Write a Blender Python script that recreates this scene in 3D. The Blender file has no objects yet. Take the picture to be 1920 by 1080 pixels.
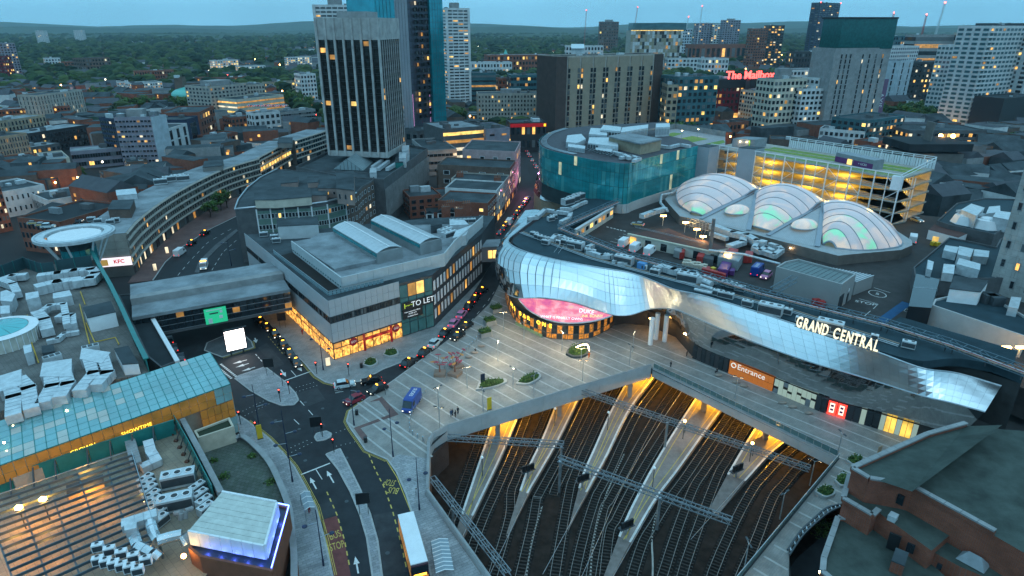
import bpy,bmesh,math,random
from mathutils import Vector as V3,Matrix
enum=enumerate
from mathutils.geometry import tessellate_polygon
# ------------------------------------------------------------------ camera, sky, sun, exposure
scene=bpy.context.scene
cam_data=bpy.data.cameras.new('camera')
cam_data.lens=36.0*1207/1920
cam_data.sensor_width=36.0
cam_data.shift_x=(960-956)/1920
cam_data.clip_start=1.0
cam_data.clip_end=60000.0
cam=bpy.data.objects.new('camera',cam_data)
scene.collection.objects.link(cam)
cam.location=(0,0,75)
cam.rotation_euler=(math.radians(90)-math.atan(492/1207),0,0)
scene.camera=cam
SUN_ELEV=math.radians(6.0)
SUN_ROT=math.radians(160.0)
world=bpy.data.worlds.new('World')
scene.world=world
world.use_nodes=True
wn=world.node_tree
sky=wn.nodes.new('ShaderNodeTexSky')
sky.sky_type='NISHITA'
sky.sun_disc=False
sky.sun_elevation=SUN_ELEV
sky.sun_rotation=SUN_ROT
sky.altitude=120
sky.air_density=1.0
sky.dust_density=0.3
sky.ozone_density=4.0
wco=wn.nodes.new('ShaderNodeTexCoord')
wsep=wn.nodes.new('ShaderNodeSeparateXYZ')
wn.links.new(wco.outputs['Generated'],wsep.inputs[0])
wgr=wn.nodes.new('ShaderNodeMapRange')
wgr.inputs['To Min'].default_value=1.8
wgr.inputs['To Max'].default_value=2.6
wn.links.new(wsep.outputs['Z'],wgr.inputs['Value'])
wno=wn.nodes.new('ShaderNodeTexNoise')
wno.inputs['Scale'].default_value=5.0
wno.inputs['Detail'].default_value=5
wn.links.new(wco.outputs['Generated'],wno.inputs['Vector'])
wnr=wn.nodes.new('ShaderNodeMapRange')
wnr.inputs['From Min'].default_value=0.3
wnr.inputs['From Max'].default_value=0.7
wnr.inputs['To Min'].default_value=0.9
wnr.inputs['To Max'].default_value=1.1
wn.links.new(wno.outputs['Fac'],wnr.inputs['Value'])
wmu=wn.nodes.new('ShaderNodeMath')
wmu.operation='MULTIPLY'
wn.links.new(wgr.outputs['Result'],wmu.inputs[0])
wn.links.new(wnr.outputs['Result'],wmu.inputs[1])
ccol=wn.nodes.new('ShaderNodeMix')
ccol.data_type='RGBA'
ccol.inputs['A'].default_value=(1.45,3.9,5.6,1)
ccol.inputs['B'].default_value=(2.25,4.3,5.7,1)
wn.links.new(wsep.outputs['Z'],ccol.inputs['Factor'])
cloud=wn.nodes.new('ShaderNodeVectorMath')
cloud.operation='SCALE'
wn.links.new(ccol.outputs['Result'],cloud.inputs[0])
wn.links.new(wmu.outputs[0],cloud.inputs['Scale'])
wmix=wn.nodes.new('ShaderNodeMix')
wmix.data_type='RGBA'
wmix.inputs['Factor'].default_value=0.94
wn.links.new(sky.outputs['Color'],wmix.inputs['A'])
wn.links.new(cloud.outputs['Vector'],wmix.inputs['B'])
wn.links.new(wmix.outputs['Result'],wn.nodes['Background'].inputs['Color'])
wn.nodes['Background'].inputs['Strength'].default_value=0.1
sun_data=bpy.data.lights.new('sun','SUN')
sun_data.energy=0.3
sun_data.angle=math.radians(40)
sun_data.color=(0.80,0.92,1.0)
sun=bpy.data.objects.new('sun',sun_data)
scene.collection.objects.link(sun)
sun.rotation_euler=(math.radians(50),0,math.radians(20))
scene.view_settings.view_transform='Standard'
scene.view_settings.look='None'
scene.view_settings.exposure=0.0
scene.view_settings.gamma=1.0
scene.cycles.use_denoising=True
scene.cycles.max_bounces=4
scene.cycles.adaptive_threshold=0.02
scene.cycles.diffuse_bounces=2
scene.cycles.glossy_bounces=2
scene.cycles.transmission_bounces=4
scene.cycles.transparent_max_bounces=4
scene.cycles.volume_bounces=0
scene.cycles.sample_clamp_indirect=4.0
scene.cycles.caustics_reflective=False
scene.cycles.caustics_refractive=False
# ------------------------------------------------------------------ helpers
C=scene.collection
ORD=['first','second','third','fourth','fifth','sixth','seventh','eighth','ninth','tenth','eleventh','twelfth','thirteenth','fourteenth','fifteenth','sixteenth','seventeenth','eighteenth','nineteenth','twentieth','twenty-first','twenty-second','twenty-third','twenty-fourth','twenty-fifth','twenty-sixth','twenty-seventh','twenty-eighth']
RNG=random.Random(7)
PI=math.pi
def link(o):
 C.objects.link(o)
 return o
MATS={}
def mat(name,col,rough=0.75,metal=0.0,var=0.18,scale=0.6,bump=0.0,bscale=8.0,emit=None,estr=0.0,alpha=1.0,trans=0.0,spec=0.5,stretch=None):
 if name in MATS:
  return MATS[name]
 m=bpy.data.materials.new(name)
 m.use_nodes=True
 nt=m.node_tree
 p=nt.nodes['Principled BSDF']
 p.inputs['Roughness'].default_value=rough
 p.inputs['Metallic'].default_value=metal
 p.inputs['Specular IOR Level'].default_value=0.12 if rough>0.65 and spec==0.5 else spec
 p.inputs['Base Color'].default_value=(*col,1)
 if var>0:
  geo=nt.nodes.new('ShaderNodeNewGeometry')
  src=geo.outputs['Position']
  if stretch:
   mp=nt.nodes.new('ShaderNodeMapping')
   mp.inputs['Scale'].default_value=stretch
   nt.links.new(src,mp.inputs['Vector'])
   src=mp.outputs['Vector']
  n1=nt.nodes.new('ShaderNodeTexNoise')
  n1.inputs['Scale'].default_value=scale
  n1.inputs['Detail'].default_value=6
  n1.inputs['Roughness'].default_value=0.65
  nt.links.new(src,n1.inputs['Vector'])
  mr=nt.nodes.new('ShaderNodeMapRange')
  mr.inputs['From Min'].default_value=0.3
  mr.inputs['From Max'].default_value=0.7
  mr.inputs['To Min'].default_value=1-var
  mr.inputs['To Max'].default_value=1+var
  nt.links.new(n1.outputs['Fac'],mr.inputs['Value'])
  mx=nt.nodes.new('ShaderNodeMix')
  mx.data_type='RGBA'
  mx.blend_type='MULTIPLY'
  mx.inputs['Factor'].default_value=1
  mx.inputs['A'].default_value=(*col,1)
  nt.links.new(mr.outputs['Result'],mx.inputs['B'])
  nt.links.new(mx.outputs['Result'],p.inputs['Base Color'])
  mr2=nt.nodes.new('ShaderNodeMapRange')
  mr2.inputs['To Min'].default_value=max(0.02,rough*0.8)
  mr2.inputs['To Max'].default_value=min(1,rough*1.2)
  nt.links.new(n1.outputs['Fac'],mr2.inputs['Value'])
  nt.links.new(mr2.outputs['Result'],p.inputs['Roughness'])
  if bump:
   n2=nt.nodes.new('ShaderNodeTexNoise')
   n2.inputs['Scale'].default_value=bscale
   n2.inputs['Detail'].default_value=4
   nt.links.new(src,n2.inputs['Vector'])
   b=nt.nodes.new('ShaderNodeBump')
   b.inputs['Strength'].default_value=bump
   b.inputs['Distance'].default_value=0.05
   nt.links.new(n2.outputs['Fac'],b.inputs['Height'])
   nt.links.new(b.outputs['Normal'],p.inputs['Normal'])
 if emit:
  p.inputs['Emission Color'].default_value=(*emit,1)
  p.inputs['Emission Strength'].default_value=estr
  if name not in('billboard_white','led_screen','red_screen','bay_glow'):m.cycles.emission_sampling='NONE'
 if trans:
  p.inputs['Transmission Weight'].default_value=trans
 if alpha<1:
  p.inputs['Alpha'].default_value=alpha
 MATS[name]=m
 return m
def lit(name,col,strength,var=0.5,scale=0.35):
 if name in MATS:
  return MATS[name]
 m=mat(name,tuple(c*0.4 for c in col),0.4,emit=col,estr=strength,var=0)
 nt=m.node_tree
 p=nt.nodes['Principled BSDF']
 geo=nt.nodes.new('ShaderNodeNewGeometry')
 n1=nt.nodes.new('ShaderNodeTexNoise')
 n1.inputs['Scale'].default_value=scale
 n1.inputs['Detail'].default_value=3
 nt.links.new(geo.outputs['Position'],n1.inputs['Vector'])
 mr=nt.nodes.new('ShaderNodeMapRange')
 mr.inputs['From Min'].default_value=0.35
 mr.inputs['From Max'].default_value=0.65
 mr.inputs['To Min'].default_value=strength*(1-var)
 mr.inputs['To Max'].default_value=strength*(1+var)
 nt.links.new(n1.outputs['Fac'],mr.inputs['Value'])
 nt.links.new(mr.outputs['Result'],p.inputs['Emission Strength'])
 return m
def bmat(name,c1,c2,mortar,scale,bw=0.5,bh=0.25,msize=0.02,rough=0.8,rot=0.0,flat=True,bump=0.3):
 if name in MATS:
  return MATS[name]
 m=mat(name,c1,rough,var=0)
 nt=m.node_tree
 p=nt.nodes['Principled BSDF']
 geo=nt.nodes.new('ShaderNodeNewGeometry')
 mp=nt.nodes.new('ShaderNodeMapping')
 mp.inputs['Rotation'].default_value=(0,0,rot)
 nt.links.new(geo.outputs['Position'],mp.inputs['Vector'])
 vec=mp.outputs['Vector']
 if not flat:
  sp=nt.nodes.new('ShaderNodeSeparateXYZ')
  nt.links.new(vec,sp.inputs[0])
  ad=nt.nodes.new('ShaderNodeMath')
  nt.links.new(sp.outputs['X'],ad.inputs[0])
  nt.links.new(sp.outputs['Y'],ad.inputs[1])
  cb=nt.nodes.new('ShaderNodeCombineXYZ')
  nt.links.new(ad.outputs[0],cb.inputs['X'])
  nt.links.new(sp.outputs['Z'],cb.inputs['Y'])
  vec=cb.outputs[0]
 br=nt.nodes.new('ShaderNodeTexBrick')
 br.inputs['Color1'].default_value=(*c1,1)
 br.inputs['Color2'].default_value=(*c2,1)
 br.inputs['Mortar'].default_value=(*mortar,1)
 br.inputs['Scale'].default_value=scale
 br.inputs['Brick Width'].default_value=bw
 br.inputs['Row Height'].default_value=bh
 br.inputs['Mortar Size'].default_value=msize
 nt.links.new(vec,br.inputs['Vector'])
 no=nt.nodes.new('ShaderNodeTexNoise')
 no.inputs['Scale'].default_value=0.25
 no.inputs['Detail'].default_value=7
 no.inputs['Roughness'].default_value=0.7
 nt.links.new(geo.outputs['Position'],no.inputs['Vector'])
 mr=nt.nodes.new('ShaderNodeMapRange')
 mr.inputs['From Min'].default_value=0.3
 mr.inputs['From Max'].default_value=0.7
 mr.inputs['To Min'].default_value=0.72
 mr.inputs['To Max'].default_value=1.25
 nt.links.new(no.outputs['Fac'],mr.inputs['Value'])
 mx=nt.nodes.new('ShaderNodeMix')
 mx.data_type='RGBA'
 mx.blend_type='MULTIPLY'
 mx.inputs['Factor'].default_value=1
 nt.links.new(br.outputs['Color'],mx.inputs['A'])
 nt.links.new(mr.outputs['Result'],mx.inputs['B'])
 nt.links.new(mx.outputs['Result'],p.inputs['Base Color'])
 if bump:
  b=nt.nodes.new('ShaderNodeBump')
  b.inputs['Strength'].default_value=bump
  b.inputs['Distance'].default_value=0.02
  b.invert=True
  nt.links.new(br.outputs['Fac'],b.inputs['Height'])
  nt.links.new(b.outputs['Normal'],p.inputs['Normal'])
 return m
class MB:
 def __init__(self):
  self.v=[]
  self.f=[]
  self.mi=[]
  self.k=0
 def add(self,verts,faces):
  b=len(self.v)
  self.v.extend([tuple(x)for x in verts])
  for f in faces:
   self.f.append([b+i for i in f])
   self.mi.append(self.k)
  return self
 def m(self,k):
  self.k=k
  return self
 def box(self,x0,y0,z0,x1,y1,z1):
  return self.prism([(x0,y0),(x1,y0),(x1,y1),(x0,y1)],z0,z1)
 def prism(self,pts,z0,z1,top=True,bottom=True):
  pts=[tuple(p[:2])for p in pts]
  a=sum(pts[i][0]*pts[(i+1)%len(pts)][1]-pts[(i+1)%len(pts)][0]*pts[i][1]for i in range(len(pts)))
  if a<0:
   pts=pts[::-1]
  n=len(pts)
  vs=[(x,y,z0)for x,y in pts]+[(x,y,z1)for x,y in pts]
  fs=[[i,(i+1)%n,n+(i+1)%n,n+i]for i in range(n)]
  if n<=4:
   if top:fs.append(list(range(n,2*n)))
   if bottom:fs.append(list(range(n))[::-1])
  else:
   tr=tessellate_polygon([[V3((x,y,0))for x,y in pts]])
   for t in tr:
    t=list(t)
    c=(pts[t[1]][0]-pts[t[0]][0])*(pts[t[2]][1]-pts[t[0]][1])-(pts[t[1]][1]-pts[t[0]][1])*(pts[t[2]][0]-pts[t[0]][0])
    if c<0:t=t[::-1]
    if top:fs.append([n+i for i in t])
    if bottom:fs.append(t[::-1])
  return self.add(vs,fs)
 def sheet(self,pts,z,holes=()):
  loops=[[V3((p[0],p[1],0))for p in pts]]+[[V3((p[0],p[1],0))for p in h]for h in holes]
  flat=[p for l in loops for p in l]
  fs=[]
  for t in tessellate_polygon(loops):
   t=list(t)
   a,b,c=(flat[i]for i in t)
   cr=(b.x-a.x)*(c.y-a.y)-(b.y-a.y)*(c.x-a.x)
   if abs(cr)<1e-9:continue
   fs.append(t if cr>0 else t[::-1])
  return self.add([(p.x,p.y,z)for p in flat],fs)
 def obox(self,c,ux,L,W,z0,z1):
  cx,cy=c[0],c[1]
  vx,vy=-ux[1],ux[0]
  p=[(cx+s*ux[0]*L/2+t*vx*W/2,cy+s*ux[1]*L/2+t*vy*W/2)for s,t in((-1,-1),(1,-1),(1,1),(-1,1))]
  return self.prism(p,z0,z1)
 def beam(self,a,b,w,h=None):
  h=h or w
  a,b=V3(a),V3(b)
  d=(b-a)
  if d.length<1e-6:return self
  d.normalize()
  up=V3((0,0,1))if abs(d.z)<0.95 else V3((1,0,0))
  s=d.cross(up).normalized()*(w/2)
  u=s.cross(d).normalized()*(h/2)
  vs=[a-s-u,a+s-u,a+s+u,a-s+u,b-s-u,b+s-u,b+s+u,b-s+u]
  return self.add(vs,[[0,1,5,4],[1,2,6,5],[2,3,7,6],[3,0,4,7],[3,2,1,0],[4,5,6,7]])
 def tube(self,path,r,n=8,cap=True):
  path=[V3(p)for p in path]
  rings=[]
  for i,p in enum(path):
   d=(path[min(i+1,len(path)-1)]-path[max(i-1,0)]).normalized()
   up=V3((0,0,1))if abs(d.z)<0.9 else V3((1,0,0))
   s=d.cross(up).normalized()
   u=s.cross(d)
   rr=r[i]if isinstance(r,(list,tuple))else r
   rings.append([p+(s*math.cos(2*PI*k/n)+u*math.sin(2*PI*k/n))*rr for k in range(n)])
  vs=[v for ring in rings for v in ring]
  fs=[]
  for i in range(len(path)-1):
   for k in range(n):
    fs.append([i*n+k,(i+1)*n+k,(i+1)*n+(k+1)%n,i*n+(k+1)%n][::-1])
  if cap:
   fs.append(list(range(n)))
   fs.append([len(vs)-n+k for k in range(n)][::-1])
  return self.add(vs,fs)
 def cyl(self,x,y,z0,z1,r0,r1=None,n=12):
  r1=r0 if r1 is None else r1
  vs=[(x+r0*math.cos(2*PI*k/n),y+r0*math.sin(2*PI*k/n),z0)for k in range(n)]
  vs+=[(x+r1*math.cos(2*PI*k/n),y+r1*math.sin(2*PI*k/n),z1)for k in range(n)]
  fs=[[k,(k+1)%n,n+(k+1)%n,n+k]for k in range(n)]+[list(range(n,2*n)),list(range(n))[::-1]]
  return self.add(vs,fs)
 def ball(self,c,rx,ry,rz,nu=8,nv=5):
  vs=[(c[0],c[1],c[2]-rz)]
  for j in range(1,nv):
   a=-PI/2+PI*j/nv
   for i in range(nu):
    b=2*PI*i/nu
    vs.append((c[0]+rx*math.cos(a)*math.cos(b),c[1]+ry*math.cos(a)*math.sin(b),c[2]+rz*math.sin(a)))
  vs.append((c[0],c[1],c[2]+rz))
  fs=[[0,1+(i+1)%nu,1+i]for i in range(nu)]
  for j in range(nv-2):
   for i in range(nu):
    fs.append([1+j*nu+i,1+j*nu+(i+1)%nu,1+(j+1)*nu+(i+1)%nu,1+(j+1)*nu+i])
  t=len(vs)-1
  fs+=[[t,1+(nv-2)*nu+i,1+(nv-2)*nu+(i+1)%nu]for i in range(nu)]
  return self.add(vs,fs)
 def mesh(self,name,mats,smooth=False):
  me=bpy.data.meshes.new(name)
  me.from_pydata(self.v,[],self.f)
  mats=mats if isinstance(mats,(list,tuple))else[mats]
  for x in mats:me.materials.append(x)
  if len(mats)>1:
   me.polygons.foreach_set('material_index',self.mi)
  if smooth:
   me.polygons.foreach_set('use_smooth',[True]*len(me.polygons))
  me.update()
  return me
 def build(self,name,mats,parent=None,smooth=False,kind=None):
  o=link(bpy.data.objects.new(name,self.mesh(name,mats,smooth)))
  if parent is not None:o.parent=parent
  if kind:o['kind']=kind
  return o
def tag(o,label,cat,group=None):
 o['label']=label
 o['category']=cat
 if group:o['group']=group
 return o
def item(name,label,cat,loc=(0,0,0),rz=0.0,group=None):
 o=link(bpy.data.objects.new(name,None))
 o.empty_display_size=0.5
 o.location=loc
 o.rotation_euler=(0,0,rz)
 return tag(o,label,cat,group)
def struct(o):
 o['kind']='structure'
 return o
def put(me,name,loc=(0,0,0),rz=0.0,sc=(1,1,1),parent=None):
 o=link(bpy.data.objects.new(name,me))
 o.location=loc
 o.rotation_euler=(0,0,rz)
 o.scale=sc
 if parent is not None:o.parent=parent
 return o
def copy_tree(o,parent=None):
 c=link(o.copy())
 c.parent=parent
 for ch in o.children:copy_tree(ch,c)
 return c
def place(proto,loc,rz,label,group=None):
 if not proto.get('used'):
  proto['used']=1
  o=proto
 else:
  o=copy_tree(proto)
 o.location=loc
 o.rotation_euler=(0,0,rz)
 o['label']=label
 if group:o['group']=group
 return o
def lerp(a,b,t):
 return tuple(x+(y-x)*t for x,y in zip(a,b))
def spline(pts,n):
 P=[V3(p)for p in pts]
 out=[]
 seg=len(P)-1
 for i in range(n):
  t=i/(n-1)*seg
  k=min(int(t),seg-1)
  u=t-k
  p1,p2=P[k],P[k+1]
  p0=P[k-1]if k>0 else p1*2-p2
  p3=P[k+2]if k+2<=seg else p2*2-p1
  out.append(0.5*((2*p1)+(p2-p0)*u+(2*p0-5*p1+4*p2-p3)*u*u+(3*p1-p0-3*p2+p3)*u**3))
 return out
def resample(pts,n):
 P=[V3(p)for p in pts]
 d=[0]
 for i in range(1,len(P)):d.append(d[-1]+(P[i]-P[i-1]).length)
 out=[]
 k=0
 for i in range(n):
  t=d[-1]*i/(n-1)
  while k<len(P)-2 and d[k+1]<t:k+=1
  u=(t-d[k])/max(d[k+1]-d[k],1e-9)
  out.append(P[k].lerp(P[k+1],u))
 return out
def offset(pts,d):
 P=[V3(p[:2])for p in pts]
 out=[]
 for i in range(len(P)):
  t=(P[min(i+1,len(P)-1)]-P[max(i-1,0)]).normalized()
  out.append((P[i].x+t.y*d,P[i].y-t.x*d))
 return out
def ribbon(pts,w,z,name=None,m=None,mb=None,parent=None):
 a,b=offset(pts,-w/2),offset(pts,w/2)
 mb2=mb or MB()
 n=len(pts)
 mb2.add([(x,y,z)for x,y in a]+[(x,y,z)for x,y in b],[[i,n+i,n+i+1,i+1]for i in range(n-1)])
 return mb2 if mb else mb2.build(name,m,parent)
def inpoly(x,y,poly):
 r=False
 j=len(poly)-1
 for i in range(len(poly)):
  xi,yi,xj,yj=poly[i][0],poly[i][1],poly[j][0],poly[j][1]
  if(yi>y)!=(yj>y)and x<(xj-xi)*(y-yi)/(yj-yi)+xi:r=not r
  j=i
 return r
def txt(body,size,m,name,parent=None,depth=0.05,align='CENTER',bold=0.0,spacing=1.0):
 cu=bpy.data.curves.new(name,'FONT')
 cu.body=body
 cu.size=size
 cu.extrude=depth
 cu.offset=bold
 cu.space_character=spacing
 cu.align_x=align
 cu.align_y='CENTER'
 cu.resolution_u=3
 tmp=bpy.data.objects.new(name,cu)
 me=bpy.data.meshes.new_from_object(tmp)
 bpy.data.objects.remove(tmp)
 bpy.data.curves.remove(cu)
 me.materials.clear()
 me.materials.append(m)
 o=link(bpy.data.objects.new(name,me))
 if parent is not None:o.parent=parent
 return o
def orient(o,loc,xdir,ydir):
 x=V3(xdir).normalized()
 y=V3(ydir)
 z=x.cross(y).normalized()
 y=z.cross(x)
 m=Matrix((x,y,z)).transposed().to_4x4()
 m.translation=V3(loc)
 o.matrix_basis=m
 return o
def lamp(name,loc,energy,col=(1,0.62,0.25),r=0.25,parent=None):
 d=bpy.data.lights.new(name,'POINT')
 d.energy=energy
 d.color=col
 d.shadow_soft_size=r
 o=link(bpy.data.objects.new(name,d))
 o.location=loc
 if parent is not None:o.parent=parent
 return o
 # ------------------------------------------------------------------ palette
asphalt=mat('asphalt',(0.030,0.034,0.038),0.72,var=0.3,scale=0.35,bump=0.15,bscale=14)
asphalt_new=mat('asphalt_dark',(0.042,0.046,0.05),0.7,var=0.25,scale=0.5)
concrete=mat('concrete',(0.26,0.265,0.265),0.85,var=0.22,scale=0.35,bump=0.1)
dconc=mat('concrete_dark',(0.10,0.105,0.11),0.85,var=0.25,scale=0.4)
felt=mat('roof_felt',(0.052,0.065,0.072),0.85,var=0.5,scale=0.14)
felt_dark=mat('roof_felt_dark',(0.025,0.031,0.035),0.8,var=0.35,scale=0.25)
lfelt=mat('roof_felt_light',(0.21,0.235,0.25),0.8,var=0.42,scale=0.16)
white=mat('white_paint',(0.72,0.73,0.74),0.55,var=0.08,scale=0.6)
white_road=mat('road_paint_white',(0.62,0.62,0.6),0.7,var=0.3,scale=2.5)
ypaint=mat('road_paint_yellow',(0.55,0.40,0.10),0.7,var=0.3,scale=2.5)
steel=mat('galvanised_steel',(0.42,0.46,0.49),0.42,0.75,var=0.2,scale=1.2)
dsteel=mat('dark_steel',(0.06,0.075,0.085),0.5,0.3,var=0.2,scale=1.2)
duct=mat('duct_metal',(0.52,0.56,0.58),0.45,0.3,var=0.22,scale=0.8)
black=mat('black_paint',(0.012,0.014,0.016),0.35,var=0.1)
dglass=mat('window_glass',(0.012,0.02,0.026),0.08,var=0.3,scale=0.2,spec=0.8)
frame_white=mat('window_frame_white',(0.5,0.52,0.53),0.6,var=0.1)
frame_grey=mat('window_frame_grey',(0.2,0.21,0.22),0.6,var=0.1)
dframe=mat('window_frame_dark',(0.03,0.035,0.04),0.5,var=0.1)
lit_warm=lit('lit_window_warm',(1.0,0.5,0.12),1.3)
lyel=lit('lit_window_yellow',(1.0,0.62,0.16),1.4)
lit_white=lit('lit_window_white',(1.0,0.82,0.55),0.9)
lit_dim=lit('lit_window_dim',(0.95,0.42,0.1),0.45)
olamp=mat('lamp_sodium',(1,0.6,0.2),emit=(1.0,0.5,0.12),estr=30,var=0)
lamp_warm=mat('lamp_warm',(1,0.8,0.5),emit=(1.0,0.72,0.36),estr=25,var=0)
lamp_red=mat('lamp_red',(1,0.1,0.05),emit=(1.0,0.06,0.04),estr=18,var=0)
brick_red=bmat('brick_red',(0.28,0.085,0.045),(0.20,0.06,0.038),(0.14,0.12,0.11),3.0,flat=False)
brick_brown=bmat('brick_brown',(0.15,0.10,0.08),(0.12,0.08,0.065),(0.12,0.11,0.10),3.0,flat=False)
brick_buff=bmat('brick_buff',(0.36,0.29,0.2),(0.31,0.25,0.18),(0.25,0.22,0.19),3.0,flat=False)
# ------------------------------------------------------------------ ground, roads, pavements, the sunken railway
PIT=[(-2.7,70.6),(-14.0,89.5),(-15.3,103.1),(-12.4,108.4),(33.3,133.2),(61.0,99.4),(32.4,70.6),(24,40),(-2.7,40)]
LANE=[(55.4,86.8),(53.1,85.5),(49.6,82.8),(46.7,80.5),(43.1,76.7)]+[(38.0,62.0),(60.0,62.0),(60,90)]
ground_mat=mat('city_ground',(0.035,0.038,0.04),0.85,var=0.4,scale=0.02)
g=MB().sheet([(-300,-60),(400,-60),(400,480),(-300,480)],-0.03,[PIT,LANE])
struct(g.build('ground',ground_mat))
land_mat=mat('open_land',(0.025,0.045,0.025),0.9,var=0.5,scale=0.012)
far=MB().sheet([(-10900,-3000),(10900,-3000),(10900,11400),(-10900,11400)],-0.03,[[(-300,-60),(400,-60),(400,480),(-300,480)]])
struct(far.build('land',land_mat))
# ---- railway pit
ballast=mat('ballast',(0.024,0.018,0.015),0.95,var=0.55,scale=0.5,bump=0.8,bscale=5)
fl=MB().sheet([(-40,38),(110,38),(110,190),(-40,190)],-8.2)
struct(fl.build('trackbed_ground',ballast))
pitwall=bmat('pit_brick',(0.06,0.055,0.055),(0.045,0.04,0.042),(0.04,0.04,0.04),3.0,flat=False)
wl=MB()
def wall_run(mb,pts,z0,z1,t):
 o=offset(pts,t)
 for i in range(len(pts)-1):
  mb.prism([pts[i],pts[i+1],o[i+1],o[i]],z0,z1)
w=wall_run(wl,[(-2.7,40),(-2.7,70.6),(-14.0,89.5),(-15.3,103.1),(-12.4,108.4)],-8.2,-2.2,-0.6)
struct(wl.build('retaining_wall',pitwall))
wl=MB()
wall_run(wl,[(60.6,99.2),(32.2,70.6),(23.8,40)],-8.2,-0.6,-0.6)
struct(wl.build('retaining_wall',mat('pit_concrete',(0.2,0.19,0.18),0.9,var=0.3)))
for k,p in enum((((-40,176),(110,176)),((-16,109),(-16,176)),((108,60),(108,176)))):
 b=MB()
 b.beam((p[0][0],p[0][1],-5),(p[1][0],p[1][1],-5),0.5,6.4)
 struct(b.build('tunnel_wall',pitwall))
struct(MB().prism([(-12.4,109.2),(33.3,134.0),(61.6,99.8),(108,100),(108,176),(-16,176),(-16,109.2)],-1.6,-0.9).build('deck_slab',dconc))
fascia=mat('fascia_concrete',(0.40,0.41,0.41),0.75,var=0.14,scale=0.3)
def parapet(name,label,pts,z0,z1,t,m,cope=True):
 root=item(name,label,'parapet',(0,0,0))
 o=offset(pts,t)
 for i in range(len(pts)-1):
  L=(V3(pts[i+1][:2])-V3(pts[i][:2])).length
  n=max(1,round(L/7.5))
  for k in range(n):
   a,b=lerp(pts[i],pts[i+1],k/n),lerp(pts[i],pts[i+1],(k+1)/n-0.03/L)
   c,d=lerp(o[i],o[i+1],k/n),lerp(o[i],o[i+1],(k+1)/n-0.03/L)
   MB().prism([a,b,d,c],z0,z1).build('panel',m,root)
  if cope:
   e=offset([pts[i],pts[i+1]],-0.06)
   f=offset([pts[i],pts[i+1]],t+0.06)
   MB().prism([e[0],e[1],f[1],f[0]],z1,z1+0.12).build('coping',concrete,root)
 return root
parapet('plaza_parapet','long pale concrete parapet along the plaza edge above the railway tracks',[(-15.3,103.1),(-14.9,105.6),(-12.4,108.4),(33.3,133.2)],-2.3,1.2,-0.5,fascia)
parapet('street_parapet','low pale parapet between the bus shelter pavement and the track gantries',[(3.0,61.0),(-2.7,70.6),(-14.0,89.5),(-15.3,103.1)],-2.2,1.2,-0.5,fascia)
parapet('footbridge_edge','pale concrete deck edge of the station footbridge over the platforms',[(33.6,133.2),(61.0,99.4)],-2.0,0.25,-0.6,fascia)
# ---- roads
road=struct(MB().sheet([(-23.9,67.9),(-26.1,71.7),(-29.1,78.7),(-32.5,86.1),(-35.8,91.3),(-39.5,96.9),(-42.8,100.9),(-47.3,105.8),(-53.7,111.7),(-56.9,114.2),(-65.5,117.7),(-79.1,126.5),(-96.6,147.7),(-91.1,175.6),(-69,164.2),(-58.3,147.7),(-49.1,135.9),(-44.8,129.9),(-41.8,127.2),(-39.5,126.3),(-33.8,127.7),(-30,133.1),(-22.6,139.7),(-18.6,144.2),(-15.8,154.6),(-9.1,190.3),(-4.9,214.9),(0.8,214.9),(-3.6,184),(-5.9,170.5),(-11.1,156.6),(-19.1,138.9),(-26,126.5),(-30.8,120.2),(-33.3,116),(-33.4,111.7),(-32,109.1),(-29.1,104.6),(-27.5,102),(-22.8,99.1),(-20.5,95.4),(-17.9,89.5),(-16.2,84.8),(-13.8,78.7),(-11.6,71.7),(-10.7,67.9)],0.0).build('road',asphalt))
struct(MB().sheet([(-4.9,214.9),(0.8,214.9),(3.9,238.7),(11,273.7),(13,307.8),(10.1,357.5),(11.9,424.5),(15.5,663.9),(2.1,663.9),(-0.3,424.5),(3.6,357.5),(4.8,297.3),(-1.3,261),(-4.3,238.7)],0.0).build('street',asphalt))
struct(MB().sheet([(-111.8,169.2),(-112.1,185.1),(-113.1,190.2),(-117.6,207.2),(-119.3,221.9),(-119.1,243.1),(-115.6,262.8),(-112.9,282.6),(-111,305.2),(-102.8,295.1),(-103.9,257.7),(-102.4,238.6),(-87.8,197.2),(-74.8,176.9),(-63.5,158.8),(-71.9,134.8),(-88.8,143.6)],-0.012).build('queensway_road',asphalt))
pave=bmat('paving_slabs',(0.27,0.27,0.265),(0.225,0.23,0.23),(0.15,0.15,0.15),1.0,0.9,0.45,0.012,rot=math.radians(-46),bump=0.1)
pave_block=bmat('block_paving',(0.24,0.25,0.26),(0.33,0.335,0.34),(0.14,0.14,0.15),1.0,1.0,0.5,0.02,rot=math.radians(-30),bump=0.1)
pave_red=bmat('red_block_paving',(0.17,0.10,0.09),(0.14,0.085,0.08),(0.1,0.08,0.08),1.0,0.3,0.15,0.01,bump=0.1)
kerb_m=mat('kerb_stone',(0.36,0.36,0.35),0.8,var=0.2,scale=1.5)
plaza_m=bmat('plaza_slabs',(0.26,0.245,0.225),(0.22,0.21,0.195),(0.15,0.145,0.14),1.0,0.75,0.35,0.01,rot=math.radians(-46),bump=0.08,rough=0.62)
K_PLAZA=[(-11.6,71.7),(-12.7,75.3),(-13.8,78.7),(-16.2,84.8),(-17.9,89.5),(-20.5,95.4),(-22.8,99.1),(-27.5,102),(-29.1,104.6),(-32,109.1),(-33.4,111.7),(-33.7,115.4),(-31.4,119.4),(-26.3,128.4),(-19.4,141.6),(-11.1,157.9),(-5.9,171.7),(-3.6,184.9),(0.4,210.4),(3.9,238.7)]
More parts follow.
